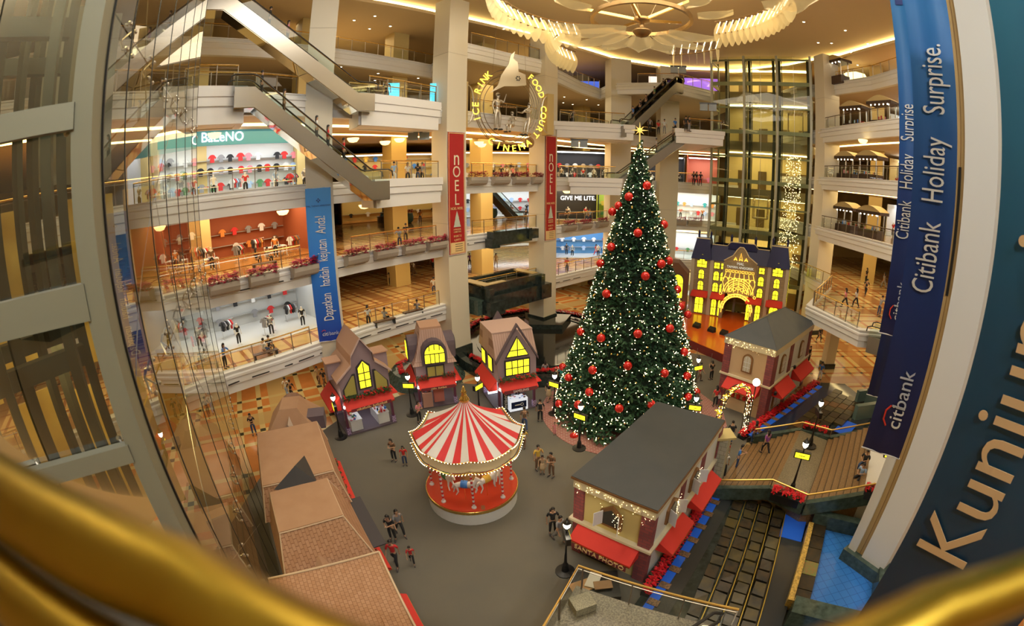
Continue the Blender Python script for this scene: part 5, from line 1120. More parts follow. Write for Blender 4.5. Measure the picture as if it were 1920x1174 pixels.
window(c, arch(w / 2, 3.5, 1.35, 1.3), None, y=-.2, fr=.05, bars=[(w / 2 - .65, 4.15, w / 2 + .65, 4.15), (w / 2 - .3, 3.5, w / 2 - .3, 4.15), (w / 2 + .3, 3.5, w / 2 + .3, 4.15), (w / 2, 4.45, w / 2, 4.8), (w / 2, 3.5, w / 2, 4.15), (w / 2 - .35, 4.4, w / 2 - .35, 4.7), (w / 2 + .35, 4.4, w / 2 + .35, 4.7)])
for s in (-1, 1):
    m = MB(); MM = Matrix.Translation((w / 2 + s * (w / 2 - .05), d / 2, 0)) @ Matrix.Rotation(s * pi / 2, 4, 'Z'); m.wallpoly(arch(0, 3.35, 1.6, 1.7), -.3, .9, MM); m.build('dormer', M_dmauve, c); window(c, arch(0, 3.5, 1.1, 1.2), MM, y=-.3)
window(c, [(w / 2 - .55, 2.45), (w / 2 + .55, 2.45), (w / 2 + .55, 3.15), (w / 2 - .55, 3.15)], None, mglass=M_olive, bars=[(w / 2, 2.45, w / 2, 3.15)])
awning(c, .1, w - .1, 2.35, None); awning(c, .1, d - .1, 2.35, Matrix.Translation((w, 0, 0)) @ Matrix.Rotation(pi / 2, 4, 'Z'), .5, .45); awning(c, .1, d - .1, 2.35, Matrix.Translation((0, d, 0)) @ Matrix.Rotation(-pi / 2, 4, 'Z'), .5, .45)
for gx in (.4, w - .5): g = link('garland', M_garl, c); g.location = (gx, -.2, 2.3); g.scale = (.36, 2, 1.3); g['kind'] = 'stuff'
m = MB(); [m.b2(w / 2 - .5 + .1 * i_, w / 2 - .44 + .1 * i_, -.745, -.725, 1.74, 1.82 + .02 * (i_ % 3)) for i_ in range(11) if i_ != 4]; m.build('gold_lettering', M_gink, c)['kind'] = 'stuff'; m = MB(); m.b2(.2, w - .2, -.72, -.7, 1.68, 1.9); m.build('sign_board', MATS['sign_maroon'], c)
m = MB(); m.b2(.3, 1.0, -.1, .3, .1, 1.2); m.build('counter', mat('card_rack', (.55, .3, .22), .6), c); m = MB(); m.b2(1.2, 1.95, .5, .9, .1, 1.6); m.build('display_rack', mat('picture_rack', (.6, .2, .15), .6), c)
c['goods_place'] = 'middle cottage racks'; goods(c, .35, .95, -.05, .25, 1.24, 10, 3, (.08, .2)); goods(c, 1.25, 1.9, .55, .85, 1.64, 9, 4, (.08, .2))
for x in (.1, w - .1): wall_lamp(c, x, -.14, 1.75)
area('kiosk_lamp', (p.x * .5 + q.x * .5 - .3, p.y * .5 + q.y * .5 + 1.2, 2.1), 1.4, 16, (1, .95, .85))
# flat roofed cottage with the phone counter, right
p, q = at(936, 778), at(1005, 764); c = thing('cottage_kiosk', 'flat topped mauve cottage with gabled front and white phone counter, left of the tree', 'kiosk', (p.x, p.y, .03), atan2(q.y - p.y, q.x - p.x), 'cottage kiosks'); w = (q - p).length; d = 3.6
posts(c, (.1, w - .1), (.1, d - .1), 2.5); m = MB(); m.b2(-.05, w + .05, -.05, d, 0, .1); m.build('base', M_dmauve, c)
m = MB(); m.wallpoly([(.0, 2.4), (w, 2.4), (w, 3.9), (w / 2, 6.0), (0, 3.9)], -.06, .1); m.b2(.0, .15, .1, d, 2.4, 4.0); m.b2(w - .15, w, .1, d, 2.4, 4.0); m.b2(.0, w, d - .12, d, .1, 4.0); m.build('walls', M_mauve, c)
m = MB(); m.wallpoly([(-.12, 3.75), (w / 2, 6.2), (w + .12, 3.75), (w + .12, 3.9 + .05), (w / 2, 6.4), (-.12, 3.95)], -.2, .05); m.build('barge_board', M_dmauve, c)
m = MB(); m.add([(-.12, -.02, 4.0), (w + .12, -.02, 4.0), (w + .05, .75, 5.6), (-.05, .75, 5.6), (w + .12, d + .1, 4.0), (w + .05, d - .2, 5.6), (-.05, d - .2, 5.6), (-.12, d + .1, 4.0)], [(0, 1, 2, 3), (1, 4, 5, 2), (4, 7, 6, 5), (7, 0, 3, 6)]); m.build('roof_slope', M_shake, c)
m = MB(); m.b2(-.07, w + .07, .72, d - .15, 5.56, 5.66); m.build('flat_roof', mat('pink_flat_roof', (.52, .36, .3), .85), c)
m = MB(); m.wallpoly([(w / 2 - .4, 5.5), (w / 2 + .4, 5.5), (w / 2, 6.2)], d - .1, d + .2); m.build('back_gable', M_dmauve, c); m = MB(); m.wallpoly([(w - .1, 4.4), (w + .3, 4.4), (w + .1, 5.9)], d * .4, d * .6); m.build('back_gable', M_dmauve, c)
window(c, [(w / 2 - .72, 4.2), (w / 2 + .72, 4.2), (w / 2, 5.45)], None, y=-.06, bars=[(w / 2, 4.2, w / 2, 5.4), (w / 2 - .55, 4.6, w / 2 + .55, 4.6)])
window(c, [(w / 2 - .8, 2.9), (w / 2 + .8, 2.9), (w / 2 + .8, 3.85), (w / 2 - .8, 3.85)], None, y=-.06, bars=[(w / 2, 2.9, w / 2, 3.85), (w / 2 - .4, 2.9, w / 2 - .4, 3.85), (w / 2 + .4, 2.9, w / 2 + .4, 3.85), (w / 2 - .8, 3.38, w / 2 + .8, 3.38)])
ML = Matrix.Translation((0, d, 0)) @ Matrix.Rotation(-pi / 2, 4, 'Z')
window(c, [(.5, 2.9), (1.2, 2.9), (1.2, 3.8), (.5, 3.8)], ML, y=0); window(c, [(2.0, 2.9), (2.7, 2.9), (2.7, 3.8), (2.0, 3.8)], ML, y=0)
awning(c, .1, w - .1, 2.5, None); awning(c, .1, d - .1, 2.5, ML, .6, .6); awning(c, .1, d - .1, 2.5, Matrix.Translation((w, 0, 0)) @ Matrix.Rotation(pi / 2, 4, 'Z'), .5, .45)
g = link('garland', M_garl, c); g.location = (w / 2, -.22, 2.5); g.scale = (w / 2.7, 2.2, 1.3); g['kind'] = 'stuff'
text('sign_text', 'SAMSUNG', .24, M_txt, c, Matrix.Translation((w / 2, -.74, 1.92)) @ UPR); m = MB(); m.b2(.2, w - .2, -.72, -.7, 1.8, 2.05); m.build('sign_board', MATS['sign_maroon'], c)
m = MB(); m.b2(.75, 2.05, -.15, .5, .1, 1.0); m.build('counter', mat('lit_counter', (.85, .87, .9), .3, emit=.5, ecol=(.85, .92, 1)), c); m = MB(); m.b2(.85, 1.95, -.17, -.15, .3, .8); m.build('counter_screen', mat('screen_navy', (.01, .02, .08), .2), c); m = MB(); m.tube([(1.62 + .1 * cos(b_), -.19, .57 + .1 * sin(b_)) for b_ in [2 * pi * j_ / 12 for j_ in range(12)]], .02, 5, closed=True); m.build('round_mark', M_txt, c); m = MB(); m.b2(1.1, 1.48, -.19, -.175, .53, .6); m.build('brand_mark', M_txt, c)
m = MB(); m.b2(.3, .62, -.1, -.02, .1, 1.75); m.build('upright_sign', M_black, c); text('sign_text', 'SAMSUNG', .26, M_txt, c, Matrix.Translation((.46, -.12, .95)) @ UPW @ Matrix.Rotation(pi, 4, 'Z'))
m = MB(); m.b2(.2, w - .2, d - .6, d - .5, .1, 2.2); m.build('back_panel', mat('lit_panel', (.8, .85, .9), .4, emit=1.6, ecol=(.85, .93, 1), sample=True), c)
c['goods_place'] = 'phone counter'; goods(c, .8, 2.0, -.1, .45, 1.03, 14, 5, (.01, .03))
pp = c.matrix_basis @ Vector((1.1, 1.0, .1)); person(pp, 25, 'phone', 'blue', 'black', 'attendant in blue behind the phone counter of the flat roofed cottage'); pp = c.matrix_basis @ Vector((1.8, 1.1, .1)); person(pp, 10, 'phone', 'blue', 'black', 'second attendant in blue, right side behind the phone counter', fem=True)
for x in (.1, w - .1): wall_lamp(c, x, -.14, 1.95)

# brown roofed kiosks on the left, seen from above
def kiosk_body(c, w, d, h):
    m = MB(); m.b2(.1, w - .1, .1, d - .1, 0, h); m.build('walls', M_mauve, c)
E4 = Matrix.Translation
def roofed(p, q, d, label):  # p>q is the edge towards the carpet (east side), d runs to the left of travel
    return thing('roofed_kiosk', label, 'kiosk', (p[0], p[1], .03), atan2(q[1] - p[1], q[0] - p[0]), 'brown roofed kiosks on the left')
# each: near-right corner -> far-right corner of the roof, in plan
def kiosk(pr, qr, depth, h_eave, h_top, ins, label, kind='mansard', flatm=None, gapw=(.3, .9)):
    c = roofed(pr, qr, depth, label); w = hypot(qr[0] - pr[0], qr[1] - pr[1]); kiosk_body(c, w, depth, h_eave)
    e = .25; a = [(-e, -e, h_eave), (w + e, -e, h_eave), (w + e, depth + e, h_eave), (-e, depth + e, h_eave)]; b = [(ins[0], ins[1], h_top), (w - ins[2], ins[1], h_top), (w - ins[2], depth - ins[3], h_top), (ins[0], depth - ins[3], h_top)]
    m = MB(); m.add(a + b, [(0, 1, 5, 4), (1, 2, 6, 5), (2, 3, 7, 6), (3, 0, 4, 7), (3, 2, 1, 0)]); m.build('roof_slope', M_shing, c)
    m = MB(); m.b2(b[0][0], b[1][0], b[0][1], b[2][1], h_top - .02, h_top + .06); m.build('flat_roof', flatm or M_flat, c)
    m = MB()
    for k in range(4): m.tube([b[k], b[(k + 1) % 4]], .035, 6); m.tube([a[k], b[k]], .03, 6)
    m.build('roof_trim', mat('roof_cream_trim', (.62, .46, .3), .6), c)
    m = MB(); m.b2(-.1, w + .1, -.75, -.05, 2.55, 2.62); aw = awning(c, .1, w - .1, 2.5, None, .4, .6)
    g = link('garland', M_garl, c); g.location = (w / 2, -.3, 2.2); g.scale = (w / 2.7, 1, 1); g['kind'] = 'stuff'
    return c, w
# points given in plan from the roof corners seen in the photo (south-east corner first)
k2a, k2b = (-8.35, 13.05), (-11.2, 16.95)
c, w = kiosk(k2a, k2b, 3.25, 3.3, 4.6, (.35, .1, .1, .1), 'brown roofed kiosk with the widest plain flat top, second from the back')
iv = c.matrix_basis.inverted(); q3 = [iv @ Vector(v) for v in (tuple(at(553, 873, 5.35)), tuple(at(514, 918, 4.72)), tuple(at(594, 903, 4.72)), (-10.4, 14.0, 4.66), tuple(at(556, 925, 4.5)))]
m = MB(); m.add(q3, [(0, 1, 4), (0, 4, 2), (0, 2, 3), (0, 3, 1), (1, 3, 2, 4)]); m.build('dark_dormer', mat('dark_slate', (.03, .028, .03), .7), c)
k3a, k3b = (-6.25, 10.35), (-8.35, 13.0)
c, w = kiosk(k3a, k3b, 3.1, 3.0, 4.65, (.85, .45, .1, .25), 'brown kiosk roof with a scuffed flat top and deep shingled skirt, in the middle')
m = MB(); m.b2(.5, w + .3, -.75, .1, 3.0, 3.05); m.build('dark_ledge', mat('dark_ledge', (.05, .045, .05), .8), c)
m = MB(); m.add([(-.75, 1.1, 3.0), (-.75, 2.5, 3.0), (-.6, 1.8, 3.55), (.4, 1.8, 3.8)], [(0, 2, 1), (0, 3, 2), (1, 2, 3)]); m.build('small_gable', M_flat, c)
k4a, k4b = (-3.3, 6.0), (-5.6, 9.35)
c = roofed(k4a, k4b, 3.4, 'big shingled gable roof of the nearest brown kiosk at the bottom left'); w = hypot(k4b[0] - k4a[0], k4b[1] - k4a[1]); kiosk_body(c, w, 3.4, 3.0)
m = MB(); m.add([(w + .15, -.25, 4.3), (w + .15, 3.6, 4.3), (w * .5, -.3, 3.75), (w * .5, 3.7, 3.75), (-.6, -.35, 3.0), (-.6, 3.8, 3.0), (w + .5, -.25, 3.6), (w + .5, 3.6, 3.6)], [(0, 1, 3, 2), (2, 3, 5, 4), (1, 0, 6, 7)]); m.build('roof_slope', M_shing, c)
m = MB(); m.tube([(w + .15, -.25, 4.32), (w + .15, 3.6, 4.32)], .04, 6); m.tube([(w + .15, -.25, 4.32), (w * .5, -.3, 3.78), (-.6, -.35, 3.02)], .04, 6); m.build('roof_trim', MATS['roof_cream_trim'], c)
awning(c, .1, w - .1, 2.5, None, .4, .7); g = link('garland', M_garl, c); g.location = (w / 2, -.3, 2.25); g.scale = (w / 2.7, 1, 1); g['kind'] = 'stuff'
m = MB(); m.add([(.3, -.2, 3.35), (.3, 1.3, 3.35), (.9, .5, 3.95), (1.9, .5, 3.98)], [(0, 2, 1), (0, 3, 2), (1, 2, 3)]); m.build('small_gable', M_shing, c)
k1a, k1b = (-12.0, 17.6), (-13.2, 20.2)
c = roofed(k1a, k1b, 2.6, 'small brown kiosk with hipped boards and a curved dormer, farthest back on the left'); w = hypot(k1b[0] - k1a[0], k1b[1] - k1a[1]); kiosk_body(c, w, 2.6, 3.3)
m = MB(); m.add([(-.2, -.2, 3.3), (w + .2, -.2, 3.3), (w + .2, 2.8, 3.3), (-.2, 2.8, 3.3), (.7, .8, 4.6), (w - .7, .8, 4.6), (w - .7, 1.8, 4.6), (.7, 1.8, 4.6)], [(0, 1, 5, 4), (1, 2, 6, 5), (2, 3, 7, 6), (3, 0, 4, 7), (4, 5, 6, 7)]); m.build('roof_slope', M_flat, c)
m = MB(); m.wallpoly(arch(1.4, 3.2, 1.5, 1.2), -.3, .8, Matrix.Translation((w, 0, 0)) @ Matrix.Rotation(pi / 2, 4, 'Z')); m.build('curved_dormer', mat('brown_dormer', (.2, .1, .06), .7), c)
m = MB(); m.b2(.6, 1.6, -.55, .5, 3.3, 4.05); m.build('grey_dormer', M_dmauve, c); m = MB(); m.add([(-.25, .9, 3.4), (-.25, 1.7, 3.4), (-.3, 1.3, 4.2), (.5, 1.3, 4.3)], [(0, 2, 1), (0, 3, 2), (1, 2, 3)]); m.build('small_gable', mat('pale_gable', (.5, .4, .32), .7), c)

# photo house with the dark flat roof in front
M_roofd = mat('dark_flat_roof', (.03, .037, .045), .55, noise=(.8, .6, (.045, .05, .055))); M_ywall = mat('yellow_plaster', (.6, .48, .2), .7); M_wwall = mat('white_plaster', (.72, .74, .72), .6); M_rbr = brickmat('dark_red_brick', (.3, .07, .07), (.2, .05, .06), (.12, .06, .07), 1, .42, .17, .012, .7, plane='WALL')
M_wood = mat('window_wood', (.22, .1, .03), .6); M_shut = mat('white_shutter', (.75, .75, .78), .5)
hp = Vector((1.0, 14.4, .03)); hq = Vector((3.78, 12.28, .03)); fdv = (hq - hp); fw = fdv.length; dep = 7.5; H1 = 1.95; HT = 4.3
c = thing('photo_house', 'cream photo house with dark flat roof and red awnings in the foreground', 'kiosk', hp, atan2(fdv.y, fdv.x))
m = MB(); m.b2(.06, fw - .06, .06, .2, 0, HT - .45); m.build('front_wall', M_ywall, c); m = MB(); m.b2(fw - .2, fw, .1, dep, 0, HT - .3); m.build('side_wall', M_wwall, c)
m = MB(); m.b2(.0, .15, .2, dep, 0, HT - .3); m.b2(.0, fw, dep - .15, dep, 0, HT - .3); m.build('back_walls', M_ywall, c)
m = MB(); m.b2(-.08, fw + .08, -.08, dep + .08, HT - .55, HT - .04); m.build('cornice', mat('cream_trim', (.68, .6, .42), .6), c)
m = MB(); m.b2(-.14, fw + .14, -.14, dep + .14, HT - .04, HT + .03); m.build('flat_roof', M_roofd, c); m = MB(); m.b2(-.15, fw + .15, -.16, -.13, HT - .1, HT + .0); m.b2(fw + .13, fw + .16, -.15, dep + .15, HT - .1, HT); m.build('roof_edge', M_wood, c)
m = MB(); m.b2(-.18, fw + .18, -.18, dep, H1, H1 + .12); m.build('string_course', MATS['cream_trim'], c)
for (x0, x1) in ((-.04, .42), (fw - .48, fw + .05)):
    m = MB(); m.b2(x0, x1, -.06, .3, H1 + .12, HT - .55); m.build('brick_pier', M_rbr, c); m = MB(); m.b2(x0, x1, -.06, .3, 0, H1); m.build('brick_pier', M_rbr, c)
for y in (2.55, 5.0, 7.5): m = MB(); m.b2(fw - .02, fw + .06, y, y + .5, H1 + .12, HT - .55); m.build('brick_pier', M_rbr, c); m = MB(); m.b2(fw - .02, fw + .06, y, y + .5, 0, H1); m.build('brick_pier', M_rbr, c)
awning(c, .25, fw - .35, H1 - .02, None, .45, .75); text('sign_text', 'SANTA PHOTO', .34, M_gink, c, Matrix.Translation((fw / 2, -.78, H1 - .72)) @ UPR); m = MB(); m.b2(.4, fw - .5, -.76, -.74, H1 - .88, H1 - .55); m.build('sign_board', MATS['sign_maroon'], c)
MS = Matrix.Translation((fw, 0, 0)) @ Matrix.Rotation(pi / 2, 4, 'Z')
awning(c, .7, 3.0, H1 + .02, MS, .45, .8); awning(c, 3.9, 6.7, H1 + .02, MS, .45, .8)
def shutter_window(c, M, cx_, z0_):
    m = MB(); m.wallpoly([(cx_ - .5, z0_), (cx_ + .5, z0_), (cx_ + .5, z0_ + .75), (cx_, z0_ + 1.15), (cx_ - .5, z0_ + .75)], -.1, .0, M); w_ = m.build('window', M_wood, c)
    m = MB(); m.wallpoly([(cx_ - .34, z0_ + .12), (cx_ + .34, z0_ + .12), (cx_ + .34, z0_ + .7), (cx_, z0_ + .95), (cx_ - .34, z0_ + .7)], -.12, -.09, M); m.build('pane', M_dark, w_)
    for s in (-1, 1):
        m = MB(); MM = M @ Matrix.Translation((cx_ + s * .36, -.12, 0)) @ Matrix.Rotation(s * -1.1, 4, 'Z') if M is not None else Matrix.Translation((cx_ + s * .36, -.12, 0)) @ Matrix.Rotation(s * -1.1, 4, 'Z')
        if s > 0: MM = MM @ Matrix.Scale(1, 4)
        x0, x1 = (0, s * .42); m.b2(min(x0, x1), max(x0, x1), -.015, .015, z0_ + .1, z0_ + .8, MM); m.build('shutter', M_shut, w_)
    m = MB(); r = random.Random(int(cx_ * 10))
    for i in range(20): pq = Vector((cx_ + .1 + r.uniform(0, .45), -.15 - .05 * r.random(), z0_ + r.uniform(.0, 1.0))); pq = M @ pq if M is not None else pq; m.sphere(pq, .009, 3)
    m.build('fairy_lights', M_bulb, w_)['kind'] = 'stuff'
shutter_window(c, None, fw * .5, H1 + .5); shutter_window(c, MS, 1.75, H1 + .5); shutter_window(c, MS, 4.2, H1 + .5)
m = MB(); r = random.Random(4)
for i in range(55):
    u = r.random(); x = u * fw; m.sphere((x, -.12, HT - .2 - abs(sin(u * 30)) * .8 * r.random()), .008, 3)
m.build('fairy_lights', M_bulb, c)['kind'] = 'stuff'
m = MB(); m.b2(.7, 1.7, .0, .08, 0, 1.0); m.build('doorway', M_dark, c); area('kiosk_lamp', (hp.x + 1, hp.y - .4, 1.6), .6, 5, WARM)
m = MB(); m.b2(fw - .3, fw + .5, dep + .2, dep + .9, 0, 3.2); o = m.build('stone_pier', brickmat('pale_stone', (.5, .48, .36), (.42, .42, .3), (.3, .28, .2), 1, .4, .25, .015, .8, plane='WALL'), c)
t = thing('cap_stone', 'yellow slab on the stone pier beside the photo house', 'slab', c.matrix_basis @ Vector((fw + .1, dep + .55, 3.2))); m = MB(); m.b2(-.55, .55, -.5, .5, 0, .12); m.build('slab', M_ywall, t)

# white house with the hipped slate roof
hp = Vector((12.1, 27.9, .03)); hq = Vector((14.55, 25.0, .03)); fdv = hq - hp; fw = fdv.length; dep = 8.3; H1 = 2.5; HT = 5.3
c = thing('white_house', 'white and cream two storey set house with hipped slate roof, right of the tree', 'kiosk', hp, atan2(fdv.y, fdv.x)); M_peach = mat('peach_plaster', (.6, .42, .25), .7); M_slate = mat('slate_sheet', (.05, .062, .075), .5, noise=(1, .5, (.07, .08, .09)))
m = MB(); m.b2(.05, fw - .05, .05, .2, .95, HT); m.b2(.05, .9, .05, .2, 0, 1); m.b2(fw - .9, fw - .05, .05, .2, 0, 1); m.b2(.05, fw - .05, -.02, .1, 0, .9); m.build('front_wall', M_peach, c); m = MB(); m.b2(fw - .2, fw, .1, dep, 0, HT); m.build('side_wall', M_wwall, c)
m = MB(); m.b2(0, .15, .1, dep, 0, HT); m.b2(0, fw, dep - .15, dep, 0, HT); m.build('back_walls', M_peach, c)
m = MB(); m.b2(-.1, fw + .1, -.1, dep + .1, HT - .5, HT); m.build('cornice', MATS['cream_trim'], c); m = MB(); m.b2(-.15, fw + .15, -.15, dep, H1, H1 + .13); m.build('string_course', MATS['cream_trim'], c)
m = MB(); e = .15; m.add([(-e, -e, HT), (fw + e, -e, HT), (fw + e, dep + e, HT), (-e, dep + e, HT), (fw / 2, 2.3, HT + 1.35), (fw / 2, dep - 2.3, HT + 1.35)], [(0, 1, 4), (1, 2, 5, 4), (2, 3, 5), (3, 0, 4, 5), (3, 2, 1, 0)]); m.build('roof', M_slate, c)
m = MB()
for a_, b_ in (((-e, -e, HT), (fw / 2, 2.3, HT + 1.35)), ((fw + e, -e, HT), (fw / 2, 2.3, HT + 1.35)), ((fw / 2, 2.3, HT + 1.35), (fw / 2, dep - 2.3, HT + 1.35)), ((fw + e, dep + e, HT), (fw / 2, dep - 2.3, HT + 1.35))): m.tube([a_, b_], .03, 5)
m.build('ridge', M_slate, c)
for (x0, x1) in ((-.05, .5), (fw - .5, fw + .05)):
    for (z0_, z1_) in ((H1 + .13, HT - .5), (0, H1)): m = MB(); m.b2(x0, x1, -.07, .3, z0_, z1_); m.build('brick_pier', M_rbr, c)
MS = Matrix.Translation((fw, 0, 0)) @ Matrix.Rotation(pi / 2, 4, 'Z')
for y in (.05, 3.2, 7.6):
    for (z0_, z1_) in ((H1 + .13, HT - .5), (0, H1)): m = MB(); m.b2(y, y + .65, -.07, .05, z0_, z1_, MS); m.build('brick_pier', M_rbr, c)
def arch_window(c, M, cx_, z0_, w=.8, h=1.35):
    m = MB(); m.wallpoly(arch(cx_, z0_, w, h), -.1, 0, M); w_ = m.build('window', M_wood, c); m = MB(); m.wallpoly(arch(cx_, z0_ + .1, w - .24, h - .22), -.12, -.09, M); m.build('pane', mat('pale_pane', (.55, .5, .4), .3), w_)
    m = MB()
    for x in (-.1, .12): m.b2(cx_ + x - .015, cx_ + x + .015, -.14, -.12, z0_ + .1, z0_ + h - .2, M)
    for z in (.4, .75): m.b2(cx_ - .28, cx_ + .28, -.14, -.12, z0_ + z, z0_ + z + .03, M)
    m.build('glazing_bars', M_shut, w_)
arch_window(c, None, fw / 2, H1 + .6); arch_window(c, MS, 1.9, H1 + .6); arch_window(c, MS, 5.9, H1 + .6); arch_window(c, MS, 1.6, .5, .8, 1.3)
awning(c, .5, fw - .6, H1 - .05, None, .6, .8); awning(c, .75, 3.5, H1 - .05, MS, .7, .9); awning(c, 4.6, 7.9, H1 - .05, MS, .7, .9)
m = MB(); m.b2(.9, fw - .9, .12, .2, .95, H1 - .5); m.build('shop_opening', mat('dim_red_interior', (.12, .01, .01), .6), c)
for i, x in enumerate((1.15, 1.6, 2.1, 2.6)): m = MB(); m.lathe([(.02, 0), (.13, .05), (.16, .25), (.08, .38), (.09, .5), (.02, .56)], (x, .0, .95), 10); m.build('red_figurine', M_red, c, smooth=True)
m = MB(); r = random.Random(8)
for i in range(60): u = r.random(); m.sphere((u * fw, -.13, HT - .1 - abs(sin(u * 25)) * .6 * r.random()), .009, 3)
m.build('fairy_lights', M_bulb, c)['kind'] = 'stuff'
for (y, z) in ((.5, 2.0), (3.9, 2.9)): m = MB(); m.tube([(.0 + y, -.1, z), (y, -.35, z + .1)], .02, 5, MS); m.lathe([(.03, 0), (.11, .05), (.11, .25), (.03, .32)], (y, -.38, z - .1), 8, MS); m.build('wall_lantern', M_black, c)

# mansion with blue roof on its stage
hp = Vector((15.75, 48.75, .85)); hq = Vector((25.35, 43.0, .85)); fdv = hq - hp; fw = fdv.length; c = thing('mansion_facade', 'stone mansion set with navy mansard roof and many lit yellow windows', 'stage set', hp, atan2(fdv.y, fdv.x))
M_stone = brickmat('sand_stone', (.36, .29, .17), (.3, .24, .13), (.24, .2, .14), 1, .5, .22, .012, .8, plane='WALL'); M_quoin = mat('pale_quoin', (.5, .46, .34), .7); M_navy = mat('navy_roof', (.01, .015, .09), .5); HE = 6.35; D_ = 3.6; tw_ = 2.2
m = MB(); m.b2(0, fw * .36, 0, D_, 0, HE); m.b2(fw * .66, fw, 0, D_, 0, HE); m.b2(fw * .36, fw * .66, 0, D_, 2.9, HE); m.build('walls', M_stone, c)
m = MB(); m.b2(fw * .36, fw * .66, D_ - .3, D_, 0, 2.9); m.build('arch_back', mat('olive_backdrop', (.4, .36, .12), .7), c)
for x in (0, 2.2, fw * .36 - .3, fw * .66 - .1, fw - 2.4, fw - .35):
    m = MB(); m.b2(x, x + .38, -.12, .1, 0, HE); m.build('pilaster', M_quoin, c)
m = MB(); m.add([(2.0, -.1, HE), (fw - 2.2, -.1, HE), (fw - 2.4, .6, HE + 1.7), (2.2, .6, HE + 1.7), (fw - 2.2, D_, HE), (2.0, D_, HE), (fw - 2.4, D_ - .5, HE + 1.7), (2.2, D_ - .5, HE + 1.7)], [(0, 1, 2, 3), (1, 4, 6, 2), (4, 5, 7, 6), (5, 0, 3, 7)]); m.build('roof', M_navy, c)
m = MB(); m.b2(2.2, fw - 2.4, .6, D_ - .5, HE + 1.2, HE + 1.25); m.build('roof_deck', M_roofd, c)
m = MB(); m.wallpoly([(fw * .36, HE + 1.4), (fw * .66, HE + 1.4), (fw * .64, HE + 2.2), (fw * .38, HE + 2.2)], .35, .7); m.build('raised_parapet', M_navy, c)
for (x0, x1) in ((-.05, 2.35), (fw - 2.6, fw + .05)):
    m = MB(); m.add([(x0, -.2, HE), (x1, -.2, HE), (x1, 2.3, HE), (x0, 2.3, HE), (x0 + .45, .3, HE + 2.3), (x1 - .45, .3, HE + 2.3), (x1 - .45, 1.8, HE + 2.3), (x0 + .45, 1.8, HE + 2.3)], [(0, 1, 5, 4), (1, 2, 6, 5), (2, 3, 7, 6), (3, 0, 4, 7), (4, 5, 6, 7)]); m.build('tower_roof', M_navy, c)
    m = MB(); m.b2(x0 + .4, x1 - .4, .24, .34, HE + 2.26, HE + 2.36); m.build('roof_moulding', mat('cream_moulding', (.7, .62, .4), .6), c)
    for x in (x0 + .5, x1 - .5): m = MB(); m.lathe([(.12, 0), (.12, .5), (.16, .52), (.16, .6), (.02, .85)], (x, 1.2, HE + 2.3), 8); m.build('finial', M_navy, c)
for x in (fw * .38, fw * .63): m = MB(); m.lathe([(.14, 0), (.14, .7), (.18, .72), (.18, .8), (.02, 1.1)], (x, 1.4, HE + 1.9), 8); m.build('finial', M_navy, c)
m = MB(); m.tube([(2.2, .58, HE + 1.72), (fw * .35, .58, HE + 1.72), (fw * .39, .34, HE + 2.22), (fw * .63, .34, HE + 2.22), (fw * .67, .58, HE + 1.72), (fw - 2.4, .58, HE + 1.72)], .06, 6); m.build('roof_moulding', MATS['cream_moulding'], c)
gx0, gx1 = fw * .345, fw * .675; gm = (gx0 + gx1) / 2; gw_ = gx1 - gx0
m = MB(); m.wallpoly([(gx0, 2.9), (gx1, 2.9), (gx1, HE + .2), (gx1 - .15, HE + .3), (gm + .9, HE + .8), (gm + .45, HE + 1.5), (gm + .2, HE + 1.75), (gm - .2, HE + 1.75), (gm - .45, HE + 1.5), (gm - .9, HE + .8), (gx0 + .15, HE + .3), (gx0, HE + .2)], -.4, -.1); m.build('centre_gable', M_stone, c)
m = MB(); m.tube([(gx0 - .05, -.42, HE + .2), (gm - .9, -.42, HE + .85), (gm - .45, -.42, HE + 1.55), (gm - .2, -.42, HE + 1.82), (gm + .2, -.42, HE + 1.82), (gm + .45, -.42, HE + 1.55), (gm + .9, -.42, HE + .85), (gx1 + .05, -.42, HE + .2)], .07, 6); m.build('gable_moulding', MATS['cream_moulding'], c)
M_glow = mat('amber_led', (1, .6, .08), .5, emit=1.8, ecol=(1, .56, .06))
def curl(pts, r=.035): m.tube([(x, -.46, z) for x, z in pts], r, 5)
m = MB()
for rr in (1.75, 1.5, 1.25, 1.05): curl([(gm + rr * cos(a), 3.05 + rr * .95 * sin(a)) for a in [pi * i / 16 for i in range(17)]])
for k in range(-2, 3): curl([(gm + k * .45 + .2 * cos(a), 3.35 + .3 * (2 - abs(k)) * .5 + .2 * sin(a)) for a in [2 * pi * i / 10 for i in range(11)]], .03)
for k in range(9): x = gx0 + .35 + k * (gw_ - .7) / 8; curl([(x - .12, HE - 1.0), (x + .12, HE - 1.0), (x + .12, HE - .76), (x - .12, HE - .76), (x - .12, HE - 1.0)], .025)
for k in range(7): x = gx0 + .3 + k * (gw_ - .6) / 6; curl([(x, 3.1), (x + .1 * (k - 3), 4.2), (x, HE - 1.1)], .03); curl([(x + .3 * cos(a), 4.5 + .25 * sin(a)) for a in [pi * i / 8 for i in range(9)]], .028)
for k in (-1, 0, 1): curl([(gm + k * .6 - .18, HE + .35), (gm + k * .6, HE + (1.2 if k == 0 else .7)), (gm + k * .6 + .18, HE + .35), (gm + k * .6, HE + .5), (gm + k * .6 - .18, HE + .35)], .03)
m.build('amber_tracery', M_glow, c)
m = MB()
for rr in (1.55, 1.85): m.tube([(gm + rr * cos(a), -.55, 1.15 + rr * sin(a)) for a in [pi * i / 16 for i in range(17)]], .05, 6)
for i in range(15): a = pi * (i + .5) / 15; m.tube([(gm + 1.7 * cos(a) + .1 * cos(b), -.55, 1.15 + 1.7 * sin(a) + .1 * sin(b)) for b in [2 * pi * j / 8 for j in range(9)]], .025, 5)
